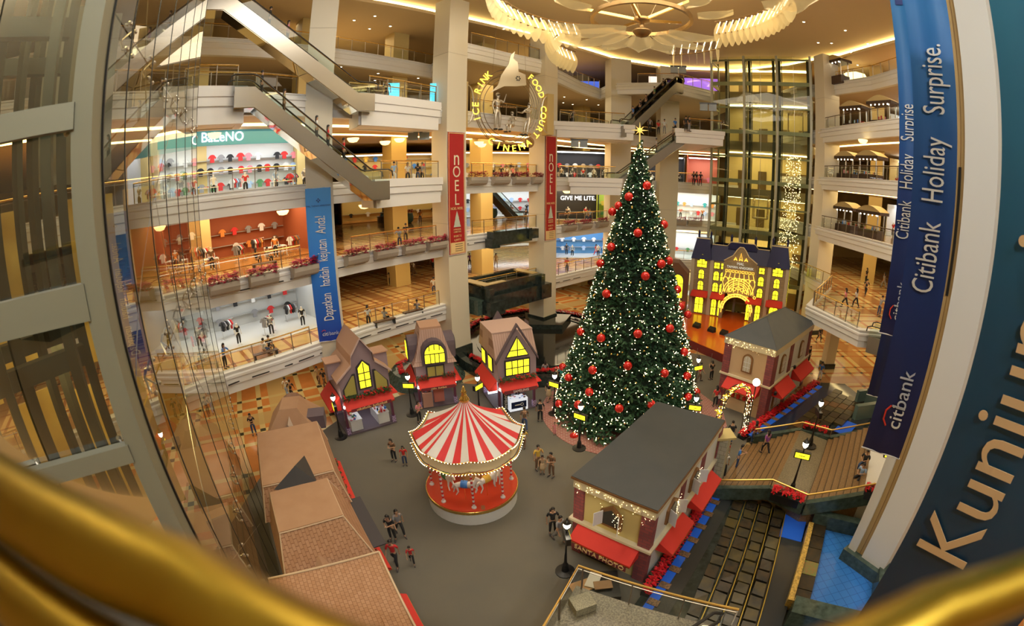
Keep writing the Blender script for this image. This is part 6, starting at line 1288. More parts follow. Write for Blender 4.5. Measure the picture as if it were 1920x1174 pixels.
for s in (-1, 1): m.tube([(gm + s * 1.95 + .15 * cos(b), -.55, 2.85 + .15 * sin(b)) for b in [2 * pi * j / 8 for j in range(9)]], .03, 5); m.tube([(gm + s * 1.7, -.55, 1.15), (gm + s * 1.7, -.55, .7)], .04, 5)
m.build('lit_arch', M_glow, c); m = MB(); m.wallpoly([(gm + 1.9 * cos(pi * i / 16), 1.1 + 1.9 * sin(pi * i / 16)) for i in range(17)] + [(gm + 1.5 * cos(pi * i / 16), 1.1 + 1.5 * sin(pi * i / 16)) for i in range(16, -1, -1)], -.5, -.3)
m.b2(gm - 1.95, gm - 1.55, -.5, -.1, 0, 1.15); m.b2(gm + 1.55, gm + 1.95, -.5, -.1, 0, 1.15); m.build('arch_frame', M_stone, c)
M_wl = mat('pale_letter', (.8, .85, .8), .4, emit=.35); text('sign_text', 'MAL', .42, M_wl, c, Matrix.Translation((gm, -.46, HE + .0)) @ UPR, .03); text('sign_text', 'TAMAN ANGGREK', .36, M_wl, c, Matrix.Translation((gm, -.46, HE - .42)) @ UPR, .03); text('sign_text', 'THE WONDERS OF CHRISTMAS', .17, M_glow, c, Matrix.Translation((gm, -.2, 2.75)) @ UPR, .02)
def yw(x, z, w, h, arched=True, M=None):
    window(c, arch(x, z, w, h) if arched else [(x - w / 2, z), (x + w / 2, z), (x + w / 2, z + h), (x - w / 2, z + h)], M, y=-.0, fr=.035, depth=.07, bars=[(x, z, x, z + h - .05), (x - w / 2, z + h * .5, x + w / 2, z + h * .5)])
for x in (1.25, fw - 1.25):
    yw(x, .15, .95, 1.95); yw(x, 2.85, .6, 1.0); yw(x, 4.15, .6, 1.0); yw(x, 5.45, 1.1, .7, False); yw(x, 6.15, .55, .75)
for x in (3.0, 3.8, fw - 4.1, fw - 3.05): yw(x, 5.5, .6, .62, False); yw(x, 4.15, .6, 1.0); yw(x, 2.85, .6, 1.0); yw(x, .1, .55, 1.85)
MS = Matrix.Translation((fw, 0, 0)) @ Matrix.Rotation(pi / 2, 4, 'Z')
for x in (.9, 2.2):
    for z in (.2, 2.6, 4.0, 5.3): yw(x, z, .6, 1.0, True, MS)
for (x0, x1) in ((.3, 2.2), (2.6, 4.2), (fw - 4.5, fw - 2.7), (fw - 2.2, fw - .3)): awning(c, x0, x1, 2.75, None, .55, .8)
st_ = thing('stage', 'red glossy stage with low skirt in front of the mansion', 'stage', (15, 40, 0)); sp = [(13.6, 51.5), (12.6, 45), (12.9, 40), (15.2, 35.6), (18.5, 33.5), (23, 36), (26.6, 41.5), (28, 44), (17, 52)]
m = MB(); m.prism(sp, .0, .78); m.build('skirt', mat('maroon_skirt', (.18, .02, .02), .6), st_, world=True); m = MB(); m.prism(sp, .78, .84); m.build('deck', mat('orange_red_deck', (.55, .1, .015), .16), st_, world=True)
for i, (px, py) in enumerate(((1306, 614), (1334, 622), (1357, 628))):
    p = at(px, py, .84); t = thing('stage_speaker', ('leftmost', 'middle', 'rightmost')[i] + ' black wedge speaker on the front edge of the red stage', 'speaker', p, -1.0, 'wedge speakers on the stage')
    m = MB(); m.add([(-.4, -.25, 0), (.4, -.25, 0), (.4, .25, 0), (-.4, .25, 0), (-.4, -.2, .25), (.4, -.2, .25), (.4, .2, .5), (-.4, .2, .5)], [(3, 2, 1, 0), (0, 1, 5, 4), (1, 2, 6, 5), (2, 3, 7, 6), (3, 0, 4, 7), (4, 5, 6, 7)]); m.build('cabinet', M_black, t)
for i in range(5):
    p = Vector((13.3 + i * .95, 38.6 - i * 1.35, 0)); t = thing('rope_stand', 'thin stand along the stage front, %s from the left' % ('first', 'second', 'third', 'fourth', 'fifth')[i], 'stanchion', (p.x - 1.1, p.y - .6, .03), 0, 'stands along the stage'); m = MB(); m.lathe([(.16, 0), (.16, .02), (.02, .04), (.02, .9), (.04, .92), (.03, .96)], n=8); m.build('stand', M_frame, t)
area('stage_light', (16.5, 39.5, 6.5), 2, 60, (1, .45, .15)); 
# ------------------------------------------------------------ lamps, lit arch
def lamp_post(p, rz, label, h=3.0, sign=True, flip=1):
    t = thing('street_lamp', label, 'street lamp', p, rz, 'black lamp posts with lit signs')
    m = MB(); m.lathe([(.42, 0), (.42, .05), (.3, .07), (.16, .1), (.12, .5), (.07, .6), (.05, 1.2)], n=16); m.build('base', M_black, t)
    m = MB(); m.lathe([(.045, 1.1), (.035, h - .4), (.08, h - .38), (.04, h - .3)], n=10); m.build('pole', M_black, t)
    m = MB(); m.lathe([(.03, h - .34), (.13, h - .2), (.15, h - .08), (.14, h + .02)], n=12); m.build('lamp_globe', M_lampw, t, smooth=True)
    m = MB(); m.lathe([(.17, h), (.1, h + .1), (.04, h + .16), (.02, h + .26)], n=12); m.build('lamp_cap', M_black, t)
    if sign:
        m = MB(); m.b2(-.42, .42, -.1, .1, h - .92, h - .55); s_ = m.build('sign_box', M_black, t)
        m = MB(); m.b2(-.36, .36, -.115, -.1, h - .87, h - .6); m.build('lit_sign', M_yel, s_); m = MB(); m.b2(-.16, .16, -.122, -.116, h - .75, h - .72); m.build('sign_writing', M_dark, s_)
    return t
for (px, py, rz, zb, lab) in ((624, 745, -55, 0, 'black lamp post at the left corner of the gabled cottage'), (764, 706, 3, 0, 'black lamp post between the gabled and the middle cottage'), (895, 708, 60, 0, 'black lamp post between the middle cottage and the phone cottage'),
        (1040, 704, -35, 0, 'black lamp post on the brick paving, right of the phone cottage'), (1089, 762, -35, 0, 'black lamp post in front of the lower left of the tree'), (1063, 983, 100, 0, 'black lamp post in the foreground at the photo house corner'),
        (1310, 674, 20, 0, 'black lamp post at the right edge of the tree, upper one'), (1306, 746, -20, 0, 'black lamp post at the lower right foot of the tree'),
        (1540, 755, 75, 1.2, 'lamp post with blue ribbon on the stair landing, farther one'), (1511, 832, -35, 1.2, 'lamp post on the stair landing, nearer one'), (1681, 830, -35, 2.2, 'lamp post at the right beyond the stairs behind the banner')):
    p = at(px, py, zb + 2.95); p.z = zb + .03; lamp_post(p, radians(rz), lab)
b0, b1 = at(1334, 846), at(1391, 820); L = (b1 - b0).length; ar = thing('lit_arch', 'arch of yellow flowers and fairy lights beside the white house', 'arch', (b0.x, b0.y, .03), atan2(b1.y - b0.y, b1.x - b0.x)); rnd = random.Random(2)
for y in (-.18, .18):
    m = MB(); m.tube([(.02, y, 0), (.05, y, 1.6), (.1, y, 2.8)] + [(L / 2 - (L / 2 - .1) * cos(pi * i / 12), y, 2.8 + 1.25 * sin(pi * i / 12)) for i in range(1, 12)] + [(L - .1, y, 2.8), (L - .02, y, 0)], .035, 6); m.build('frame', M_black, ar)
m = MB(); m2 = MB(); m3 = MB()
for i in range(420):
    u = rnd.random(); s = u * 8.4
    if s < 2.8: q = Vector((.05, 0, s))
    elif s > 5.6: q = Vector((L - .05, 0, 8.4 - s))
    else: a = pi * (s - 2.8) / 2.8; q = Vector((L / 2 - (L / 2 - .08) * cos(a), 0, 2.8 + 1.25 * sin(a)))
    q += Vector((rnd.gauss(0, .05), rnd.uniform(-.2, .2), rnd.gauss(0, .05)))
    if s < 5.4 and i % 5: m.box(q, (rnd.uniform(.08, .16),) * 2 + (.02,), rnd.random() * 3, taper=.4)
    if i % 2: m3.sphere(q * 1.0 + Vector((0, -.04, 0)), .018, 3)
m.build('yellow_flowers', mat('yellow_petal', (.8, .62, .04), .6, emit=.25), ar)['kind'] = 'stuff'; m3.build('fairy_lights', M_bulb, ar)['kind'] = 'stuff'
gl = thing('globe_lamp', 'big white globe lamp beside the lit arch', 'lamp', ar.matrix_basis @ Vector((L + .25, -.1, .0))); m = MB(); m.sphere((0, 0, 3.9), .24, 12); m.build('globe', M_lampw, gl, smooth=True); m = MB(); m.tube([(0, 0, 0), (0, 0, 3.68)], .035, 6); m.build('pole', M_black, gl)

# ------------------------------------------------------------ stairs, cascades and pools on the right
A0 = Vector((9.35, 18.85)); U = Vector((.76, -.65)); V_ = Vector((.65, .76))
def uv(u, v, z=0): q = A0 + U * u + V_ * v; return (q.x, q.y, z)
M_gran = mat('brown_granite', (.16, .075, .02), .35, noise=(22, .3, (.26, .16, .07))); M_gran2 = mat('speckled_granite', (.26, .21, .12), .4, noise=(26, .25, (.1, .08, .05)))
def uvbox(m, u0, u1, v0, v1, z0, z1): m.add([uv(u0, v0, z0), uv(u1, v0, z0), uv(u1, v1, z0), uv(u0, v1, z0), uv(u0, v0, z1), uv(u1, v0, z1), uv(u1, v1, z1), uv(u0, v1, z1)], [(3, 2, 1, 0), (4, 5, 6, 7), (0, 1, 5, 4), (1, 2, 6, 5), (2, 3, 7, 6), (3, 0, 4, 7)])
stt = thing('staircase', 'wide brown granite steps with a landing in the middle, right foreground', 'stairs', uv(0, 0, 0))
def ip(T, u):
    for (a, x), (b, y) in zip(T, T[1:]):
        if u <= b: return x + (y - x) * max(0, (u - a)) / (b - a)
    return T[-1][1]
VMX = [(-.5, 4.2), (.4, 4.4), (3, 6), (5, 5.6), (8, 7.2), (12, 7.5)]; VMN = [(0, -1.5), (2.9, -.9), (4.9, -1.6), (8, -.3), (14, -.5)]
def stair_step(u0, u1, z, nose=True):
    m = MB(); a, b, c_, d_ = uv(u0, ip(VMN, u0)), uv(u1, ip(VMN, u1)), uv(u1, ip(VMX, u1)), uv(u0, ip(VMX, u0)); m.prism([a[:2], b[:2], c_[:2], d_[:2]], 0, z); m.build('step' if nose else 'landing_floor', M_gran if nose else M_gran2, stt, world=True)
    if nose: m = MB(); uvbox(m, u0, u0 + .04, ip(VMN, u0) + .02, ip(VMX, u0) - .02, z, z + .005); m.build('nosing', mat('dark_nosing', (.05, .028, .012), .5), stt, world=True)
for i in range(9): stair_step(i * .335, i * .335 + .335, .13 * (i + 1))
stair_step(3.015, 4.9, 1.2, False)
for i in range(8): stair_step(4.9 + i * .34, 5.24 + i * .34, 1.2 + .13 * (i + 1))
pf = thing('platform', 'pale platform at the top of the brown steps behind the banner', 'platform', uv(7.7, 0, 0)); m = MB(); uvbox(m, 7.62, 13, -.35, 7.4, 0, 2.3); m.build('platform', mat('white_tile_floor', (.62, .6, .55), .3), pf, world=True)
def low_wall(pts, z0s, hgt, name, label, m_=None, th=.3):
    t = thing(name, label, 'wall', pts[0]); 
    for i in range(len(pts) - 1):
        a, b = Vector(pts[i]), Vector(pts[i + 1]); d = (b - a).normalized(); n = Vector((-d.y, d.x, 0)).normalized() * th / 2
        m = MB(); m.add([a - n, b - n, b + n, a + n] + [Vector((p.x, p.y, max(a.z, b.z) * 0 + (a.z if k in (0, 3) else b.z) + hgt)) for k, p in enumerate((a - n, b - n, b + n, a + n))], [(3, 2, 1, 0), (4, 5, 6, 7), (0, 1, 5, 4), (1, 2, 6, 5), (2, 3, 7, 6), (3, 0, 4, 7)]); m.build('wall_section', m_ or M_greenm, t, world=True)
    return t
W1 = [uv(.1, -1.65, 0), uv(2.9, -1.05, .7), uv(4.9, -1.75, .95), uv(8, -.45, 1.7), uv(10, -.6, 1.7)]
low_wall(W1, 0, .75, 'low_wall', 'dark green marble wall at the near side of the brown steps')
W2 = [uv(.3, 4.55, 0), uv(3.0, 6.15, .5), uv(5.0, 5.75, .7), uv(8, 7.35, 1.3)]
low_wall(W2, 0, .75, 'low_wall', 'dark green marble wall at the far side of the brown steps')
def brass_rail(pts, label, z=1.2, grp='brass rails beside the steps'):
    t = thing('brass_rail', label, 'handrail', pts[0], 0, grp); m = MB(); m.tube([(x, y, z_ + z) for x, y, z_ in pts], .05, 8); m.build('rail', mat('matte_brass', (.75, .5, .14), .3, .9), t, world=True)
    for (x, y, z_) in pts: m = MB(); m.tube([(x, y, z_ + .6), (x, y, z_ + z)], .03, 6); m.build('post', M_frame, t, world=True)
brass_rail(W1, 'brass handrail along the near side of the brown steps'); brass_rail(W2, 'brass handrail along the far side of the brown steps')
# pools and cascade rows (u ranges in front of the steps)
M_water = mat('dark_pool', (.035, .04, .042), .12, bump=(5, .5)); M_blue = mat('blue_lit_pool', (.02, .1, .5), .15, bump=(9, 1.0), emit=.1, ecol=(.02, .14, .8)); M_btile = brickmat('blue_pool_tile', (.04, .2, .62), (.04, .19, .6), (.02, .1, .38), 1, .4, .4, .012, .15, off=0)
M_stoneA = mat('mossy_stone', (.075, .055, .012), .3, noise=(1.6, .4, (.02, .02, .018)), bump=(6, .6)); M_stoneB = mat('dark_wet_stone', (.014, .016, .015), .25, noise=(2.2, .5, (.055, .035, .015)), bump=(6, .6)); M_seam = mat('gold_lit_seam', (.4, .28, .04), .25, .5)  # gold light between the stone rows is put into the seam colour
B0 = Vector((8.78, 17.86)); U2 = Vector((.811, -.585)); V2 = Vector((.585, .811)); SL = [0.]
def uv2(u, v, z=0): q = B0 + U2 * (u - v * SL[0]) + V2 * v; return (q.x, q.y, z)
_uv = uv
def uv(u, v, z=0): return uv2(u, v, z)
cs = thing('cascade', 'stepped water cascade of dark and mossy stones, right foreground', 'water feature', uv(0, -6, 0)); v0c, v1c = -9.6, .35
m = MB(); uvbox(m, -.45, 11, v0c, v1c, .02, .1); m.build('bed', M_blackm, cs, world=True)
m = MB(); uvbox(m, .3, .95, v0c, v1c, .1, .16); m.build('dark_water', M_water, cs, world=True)
m = MB(); uvbox(m, -.1, .3, v0c, v1c, .1, .17); m.build('blue_trough', M_blue, cs, world=True)
for i in range(8): m = MB(); v = -1.0 - i * 1.05; uvbox(m, -.08, .4, v - .17, v + .17, .17, .2); m.build('brown_grating', mat('grating_brown', (.25, .13, .05), .5, noise=(14, .2, (.08, .05, .03))), cs, world=True)
rnd = random.Random(5)
SL[0] = .07
for r_ in range(4):
    u0 = .95 + r_ * .73; v = v1c - .05; k = 0
    while v > v0c + .5:
        Ls = rnd.uniform(.6, .85); m = MB(); h = .2 + .1 * r_
        a = [(u0 + rnd.uniform(.02, .08), v - rnd.uniform(.02, .06)), (u0 + .62 - rnd.uniform(0, .08), v - rnd.uniform(.02, .08)), (u0 + .62 - rnd.uniform(0, .08), v - Ls + rnd.uniform(.03, .08)), (u0 + rnd.uniform(.02, .08), v - Ls + rnd.uniform(.03, .08))]
        m.add([uv(x, y, .1) for x, y in a] + [uv(x, y, h + rnd.uniform(-.015, .015)) for x, y in a], [(0, 1, 2, 3), (7, 6, 5, 4), (1, 0, 4, 5), (2, 1, 5, 6), (3, 2, 6, 7), (0, 3, 7, 4)])
        m.build('stone_slab', M_stoneA if rnd.random() < .5 else M_stoneB, cs, world=True); v -= Ls
    m = MB(); uvbox(m, u0 + .655, u0 + .7, v0c, v1c, .1, .14 + .1 * r_); m.build('gold_lit_channel', M_seam, cs, world=True)
SL[0] = 0.
m = MB(); uvbox(m, 3.9, 5.3, v0c, -2.3, .1, .3); m.build('dark_water', M_water, cs, world=True); m = MB(); uvbox(m, 3.9, 5.05, -2.3, v1c, .1, .32); m.build('blue_water', M_blue, cs, world=True); m = MB(); uvbox(m, 5.05, 10.5, -.6, v1c + .6, .1, .3); m.build('dark_water', M_water, cs, world=True)
for i in range(3):
    for j in range(2): m = MB(); uvbox(m, 6.2 + i * 1.1, 7.0 + i * 1.1, -.4 + j * .6, .15 + j * .6, .3, .5); m.build('stone_slab', (M_stoneA, M_stoneB)[(i + j) % 2], cs, world=True)
    m = MB(); uvbox(m, 7.05 + i * 1.1, 7.2 + i * 1.1, -.5, .8, .3, .42); m.build('gold_lit_channel', mat('lit_channel', (.8, .6, .1), .4, emit=.4), cs, world=True)  # gold light in these channels is set as a glow of their own
bp_ = thing('blue_pool', 'bright blue tiled pool in a dark marble surround by the near column', 'pool', uv(6.5, -3, 0))
m = MB(); uvbox(m, 6.15, 9.2, -8.5, -.9, .1, .3); m.build('tiled_water', M_btile, bp_, world=True)
for (a, b, c_, d_, nm) in ((5.3, 9.4, -.95, -.5, 'rim'), (5.4, 9.4, -7.3, -6.4, 'rim'), (8.9, 9.4, -6.4, -.95, 'rim')): m = MB(); uvbox(m, a, b, c_, d_, .1, 1.1); m.build(nm, M_greenm, bp_, world=True)
m = MB(); uvbox(m, 5.15, 5.4, -6.4, -1.2, .1, .75); m.build('yellow_lit_wall', mat('yellow_lit_water', (.75, .5, .12), .3, .2, noise=(9, .3, (.35, .22, .05)), bump=(12, .8)), bp_, world=True)  # yellow light on the wall is put into its colour as gold
for i in range(6): m = MB(); v = -.98 - i * .9; uvbox(m, 5.42, 6.1, v - .86, v, .1, .55); m.build('stone_slab', M_stoneB if i != 3 else mat('coral_pebbles', (.35, .1, .04), .5, noise=(30, .3, (.1, .25, .05))), bp_, world=True)
# far pool behind the steps
uv = _uv
fp = thing('cascade', 'dark cascade pool with blue light between the steps and the marble floor', 'water feature', (14, 24, 0))
m = MB(); m.prism([(12.3, 22.5), (21.9, 29.7), (24.5, 28.9), (24.6, 24.6), (22.4, 21.7), (17.7, 22.3), (14.8, 22.6)], 0, .35); m.build('basin', M_blackm, fp, world=True)
def uv(u, v, z=0): return (12.25 + .56 * u + .83 * v, 22.85 - .83 * u + .56 * v, z)
def gb(u0, u1, v0, v1, z0_, z1_, nm, mm_): m = MB(); uvbox(m, u0, u1, v0, v1, z0_, z1_); m.build(nm, mm_, fp, world=True)
gb(.15, .55, .2, 11.3, .35, .4, 'blue_trough', M_blue); gb(.6, 1.6, 1.2, 11.2, .35, .39, 'dark_water', mat('blue_black_water', (.02, .03, .06), .12, bump=(5, .4))); gb(4.75, 5.9, 6.6, 10.5, .35, .4, 'dark_water', M_water); gb(4.3, 5.4, 5.0, 7.1, .4, .44, 'blue_water', M_blue)
for i in range(9): gb(.1, .6, .9 + i * 1.15, 1.25 + i * 1.15, .4, .43, 'brown_grating', MATS['grating_brown'])
for r_ in range(4):
    v = (.83 * (1.7 + r_ * .75) - .15) / .56 + .3; k = r_
    while v < 11: gb(1.65 + r_ * .75, 2.32 + r_ * .75, v, v + .85, .35, .46 + .04 * r_, 'stone_slab', mat('rust_stone', (.12, .05, .012), .35, bump=(6, .5)) if k % 5 == 1 else (M_stoneB, M_stoneA)[k % 2]); v += .92; k += 1
for (x0, y0, x1, y1, h) in ((23.1, 25.2, 24.2, 25.5, 1.5), (23.9, 21.6, 24.8, 25.2, 1.7), (21.4, 23.0, 24, 23.4, 1.5)): m = MB(); m.b2(x0, x1, y0, y1, 0, h); m.build('green_block', mat('pale_green_marble', (.12, .17, .14), .2), fp, world=True)
uv = _uv
# poinsettia beds at floor level
def bed(p, q, n, lab, fm, place_z=.2, width=.5):
    p, q = Vector(p), Vector(q); d = (q - p); rz = atan2(d.y, d.x)
    for i in range(n):
        c_ = p.lerp(q, (i + .5) / n); t = thing('flower_bed', lab % ORDN[i], 'flower bed', (c_.x, c_.y, 0), rz, lab.split(',')[0])
        Ls = d.length / n * .97; m = MB(); m.b2(-Ls / 2, Ls / 2, -width / 2, width / 2, .0, place_z + .1); m.build('kerb', M_black, t); f = link('flowers', fm, t); f.location = (0, 0, place_z + .08); f.scale = (Ls / 3.0, width / .5, 1); f['kind'] = 'stuff'
ORDN = ['nearest', 'second nearest', 'third nearest', 'third farthest', 'second farthest', 'farthest']
fm1 = flower_mesh('flowers', 3.0, .5, .35, 150, M_redf, .13, 21, .85)
bed(uv2(-.32, -8.2)[:2], uv2(-.3, .3)[:2], 6, 'poinsettia bed beside the photo house, %s section', fm1, width=.38)
bed((12.0, 22.9), (21.9, 29.6), 6, 'poinsettia bed beside the white house, %s section', fm1)
for (a, b, v, z, lab) in ((3.1, 4.8, -1.55, 1.5, 'poinsettia box on the near edge of the stair landing'), (3.1, 4.7, 6.3, 1.25, 'poinsettia box on the far edge of the stair landing'), (7.6, 8.6, -.5, 2.4, 'poinsettia box at the near right end of the steps'), (6.2, 7.4, 15.0, .5, 'small poinsettia box beside the moving stair end')):
    q = uv((a + b) / 2, v, z); t = thing('flower_box', lab, 'planter', q, atan2(U.y, U.x)); m = MB(); m.b2(-(b - a) / 2, (b - a) / 2, -.25, .25, -.3, .12); m.build('box', M_black, t); f = link('flowers', fm1, t); f.scale = ((b - a) / 3, 1, 1); f.location = (0, 0, .12); f['kind'] = 'stuff'
# black oval fountain around the NOEL columns
ft = thing('fountain_pool', 'wide black marble fountain pool round the foot of the NOEL columns', 'pool', (-1.4, 40.2, 0))
m = MB(); EL = lambda k, rx=7.4, ry=8.6: [((rx - k) * cos(2 * pi * i / 48), (ry - k) * sin(2 * pi * i / 48)) for i in range(48)]
m.sweep(EL(0)[::-1], [(-.6, 0), (0, 0), (0, .9), (-.6, .9)], closed=True); m.build('rim', M_blackm, ft); m = MB(); m.prism(EL(.5), 0, .72); m.build('water', mat('black_water', (.012, .014, .013), .07, bump=(3, .25)), ft)
m = MB(); m.sweep(EL(1.8)[::-1], [(-.15, .7), (0, .7), (0, .8), (-.15, .8)], closed=True); m.build('inner_step', M_blackm, ft); m = MB(); m.prism([(-1.2, 2.6), (2.4, 2.6), (3.4, 6.2), (-1.6, 6.8)], .72, 1.2); m.build('column_island', M_blackm, ft)
for i in range(22):
    a = 2 * pi * i / 22; x, y = -1.4 + 7.1 * cos(a), 40.2 + 8.3 * sin(a)
    if min(hypot(x + 8.7, y - 36.8), hypot(x + .9, y - 46)) < 2.6: continue
    t = thing('flower_bed', 'red flowers on the fountain rim, ' + ['right side', 'right rear', 'rear', 'left rear', 'left side', 'left front', 'front', 'right front'][int(i * 8 / 22)] + ['', ', next one', ', third one'][i - int(-(-int(i * 8 / 22) * 22 // 8))], 'flower bed', (x, y, .92), atan2(cos(a) * 8.3, -sin(a) * 7.1), 'red flowers on the fountain rim'); f = link('flowers', fm1, t); f.scale = (.75, .8, 1); f['kind'] = 'stuff'
t = thing('flower_bed', 'dark red flower bed on a sloping stone bank between the left cottages', 'flower bed', (-10.4, 32.6, 0)); m = MB(); m.lathe([(3.4, 0), (2.6, .8), (2.3, .9)], n=24); m.build('stone_bank', M_greenm, t)
for i in range(7): f = link('flowers', fm1, t); a = 2 * pi * i / 7; f.matrix_basis = Matrix.Translation((1.9 * cos(a), 1.9 * sin(a), .9)) @ Matrix.Rotation(a + pi / 2, 4, 'Z') @ Matrix.Scale(.75, 4); f['kind'] = 'stuff'
# water basins built on the balconies between the NOEL columns
MF = frame2((-7.2, 37.6), (-1.1, 44.7)); bs = thing('water_basin', 'large black marble water basin on the first balcony between the NOEL columns', 'fountain', (-7.2, 37.6, 0), atan2(7.1, 6.1))
FL = 9.3
for (x0, x1, y0, y1, z0_, z1_, nm, mm_) in ((.9, 7.6, -2.2, -1.9, 4.2, 5.6, 'front_wall', M_blackm), (.4, .9, -2.2, 2, 4.4, 6.3, 'side_wall', M_blackm), (7.2, 7.7, -1.9, 2.4, 4.4, 6.3, 'side_wall', M_blackm), (.4, 7.7, -1.5, -1.1, 5.0, 6.5, 'inner_wall', M_blackm), (.9, 7.3, 1.6, 2.0, 4.4, 6.6, 'back_wall', M_blackm),
        (-.3, 1.6, -1.4, 1.5, 4.0, 5.3, 'side_block', M_greenm), (7.2, 9.2, -.6, 2, 4.3, 6.1, 'side_block', M_blackm), (6.6, 8.0, -2.5, -1.0, 4.3, 5.7, 'corner_block', M_blackm), (.2, 1.9, -2.5, -1.0, 4.0, 5.2, 'corner_block', M_blackm), (.9, 7.3, -1.1, 1.6, 5.6, 5.9, 'water', mat('gold_lit_water', (.3, .22, .1), .15, bump=(14, .8)))):
    m = MB(); m.b2(x0, x1, y0, y1, z0_, z1_); m.build(nm, mm_, bs)
for b_ in ((.4, 1.3, -1.5, 1.8), (1.3, 3.0, -1.5, -.9), (6.9, 7.7, -1, 1.8)): m = MB(); m.b2(*b_, 6.5, 6.56); m.build('tan_coping', mat('tan_stone', (.5, .36, .14), .5), bs)
bs2 = thing('water_basin', 'narrow black marble trough fixed to the second balcony between the NOEL columns', 'fountain', (-7.2, 37.6, 0), atan2(7.1, 6.1))
m = MB(); m.b2(2.3, 7.2, -.7, .2, 9.7, 10.9); m.build('trough', M_blackm, bs2); m = MB(); m.b2(1.9, 2.8, -.95, 0, 9.5, 10.3); m.build('end_block', M_blackm, bs2); m = MB(); m.b2(6.6, 7.9, -.9, 0, 9.9, 10.8); m.build('end_block', M_blackm, bs2)

# ------------------------------------------------------------ stone platform in the foreground with brass and glass rail
r0, r1, r2 = at(1000, 1200, 4.0), at(1083, 1058, 4.0), at(1386, 1141, 4.0); zt = 2.85; pl = thing('mezzanine', 'speckled stone platform in the foreground below the viewer', 'platform', (r1.x, r1.y, 0))
poly = [(r1.x, r1.y), (r2.x, r2.y), (r2.x - .9, r2.y - 3), (.5, 3.5), (r0.x, r0.y)]; m = MB(); m.prism(poly, 0, zt - .3); m.build('body', mat('cream_stone', (.55, .48, .32), .6), pl, world=True); m = MB(); m.prism(poly, zt - .3, zt); m.build('top', mat('terrazzo', (.22, .19, .12), .35, noise=(18, .25, (.09, .075, .045))), pl, world=True)
t = railing([(r0.x, r0.y), (r1.x, r1.y), (r2.x, r2.y)], zt, 'brass and glass railing round the foreground stone platform', off=.05, h=1.15, step=1.7, brass=MATS['matte_brass'])
sb = thing('stone_block', 'low pale stone block behind the corner of the foreground railing', 'block', (r1.x + .15, r1.y - .95, zt), .4); m = MB(); m.b2(-.35, .35, -.3, .3, 0, .35); m.build('block', mat('pale_block', (.36, .33, .22), .6, noise=(25, .3, (.2, .18, .12))), sb)
q = at(1345, 1174, 3.9); eh = thing('escalator', 'rounded black handrail end of the escalator at the bottom edge', 'escalator', (q.x, q.y, zt)); m = MB()
for s in (0, .95): m.tube([(-.1 + s * .2, -1.9 - s, 1.0), (-.5 + s * .2, .2 - s, 1.0), (-.45 + s * .2, .55 - s, .8), (-.4 + s * .2, .5 - s, .45), (-.2 + s * .2, -1.7 - s, .4)], .06, 8, Matrix.Rotation(-1.25, 4, 'Z'))
m.build('handrail', M_rub, eh); m = MB(); m.box((.9, -.15, .15), (2.4, .9, .3), -.25); m.build('comb_plate', M_steel, eh)
for i, (dx, dy, a, s) in enumerate(((-.2, .5, .4, 1.0), (.2, .75, 1.2, .8), (.55, .45, .1, .7))):
    t = thing('wooden_board', 'loose %s board lying behind the foreground railing corner' % ('large tan', 'pale', 'small brown')[i], 'board', (r1.x + .6 + dx, r1.y + 1.0 + dy, .9 + .05 * i), a, 'boards dumped beside the photo house'); m = MB(); m.b2(-.5 * s, .5 * s, -.3 * s, .3 * s, 0, .04); m.build('board', mat(('plywood', 'pale_card', 'brown_card')[i], ((.42, .24, .1), (.6, .55, .45), (.3, .17, .08))[i], .7), t)
t = thing('crate', 'dark crate holding the loose boards behind the foreground railing', 'crate', (r1.x + .9, r1.y + 1.6, .03)); m = MB(); m.b2(-.9, .9, -.7, .7, 0, .86); m.build('crate', M_black, t)
# ------------------------------------------------------------ shops behind the balconies
M_shopw = mat('shop_white', (.75, .77, .76), .6); M_shopl = mat('shop_light_panel', (1, 1, 1), .5, emit=4.5, ecol=(.95, .98, 1), sample=True); M_shopd = mat('shop_dark', (.03, .03, .035), .5)
sm = MB(); sm.wallpoly([(-.2, 0), (.2, 0), (.2, .45), (.33, .33), (.4, .43), (.2, .66), (.07, .7), (-.07, .7), (-.2, .66), (-.4, .43), (-.33, .33), (-.2, .45)], -.05, .05); shirt_me = sm.build('garment', M_white, mesh_only=True)
key = ('stand', True, False, False)
if key not in PM_CACHE: PM_CACHE[key] = person_meshes(*key)
def garment(w, rz, col, where, sc=1.):
    o = link('hanging_shirt', shirt_me); o.matrix_basis = Matrix.Translation(w) @ Matrix.Rotation(rz, 4, 'Z') @ Matrix.Scale(sc, 4); o.material_slots[0].link = 'OBJECT'; o.material_slots[0].material = mat('cloth_' + col, COL[col], .85)
    tag(o, '%s shirt hanging in the %s' % (col if col != 'lightblue' else 'light blue', where), 'shirt', 'shirts in the %s' % where)
def mannequin(w, rz, top, bot, where, n):
    t = link('mannequin', None); t.matrix_basis = Matrix.Translation(w) @ Matrix.Rotation(rz, 4, 'Z') @ Matrix.Scale(1.05, 4); tag(t, '%s mannequin in %s top standing in the %s' % (('first', 'second', 'third', 'fourth', 'fifth')[n], top, where), 'mannequin', 'mannequins in the ' + where)
    for me_, nm, mm_ in zip(PM_CACHE[key][:3], ('body', 'shirt', 'trousers'), (M_white, mat('cloth_' + top, COL[top], .85), mat('cloth_' + bot, COL[bot], .85))):
        o = link(nm, me_, t)
        for sl in o.material_slots: sl.link = 'OBJECT'; sl.material = mm_
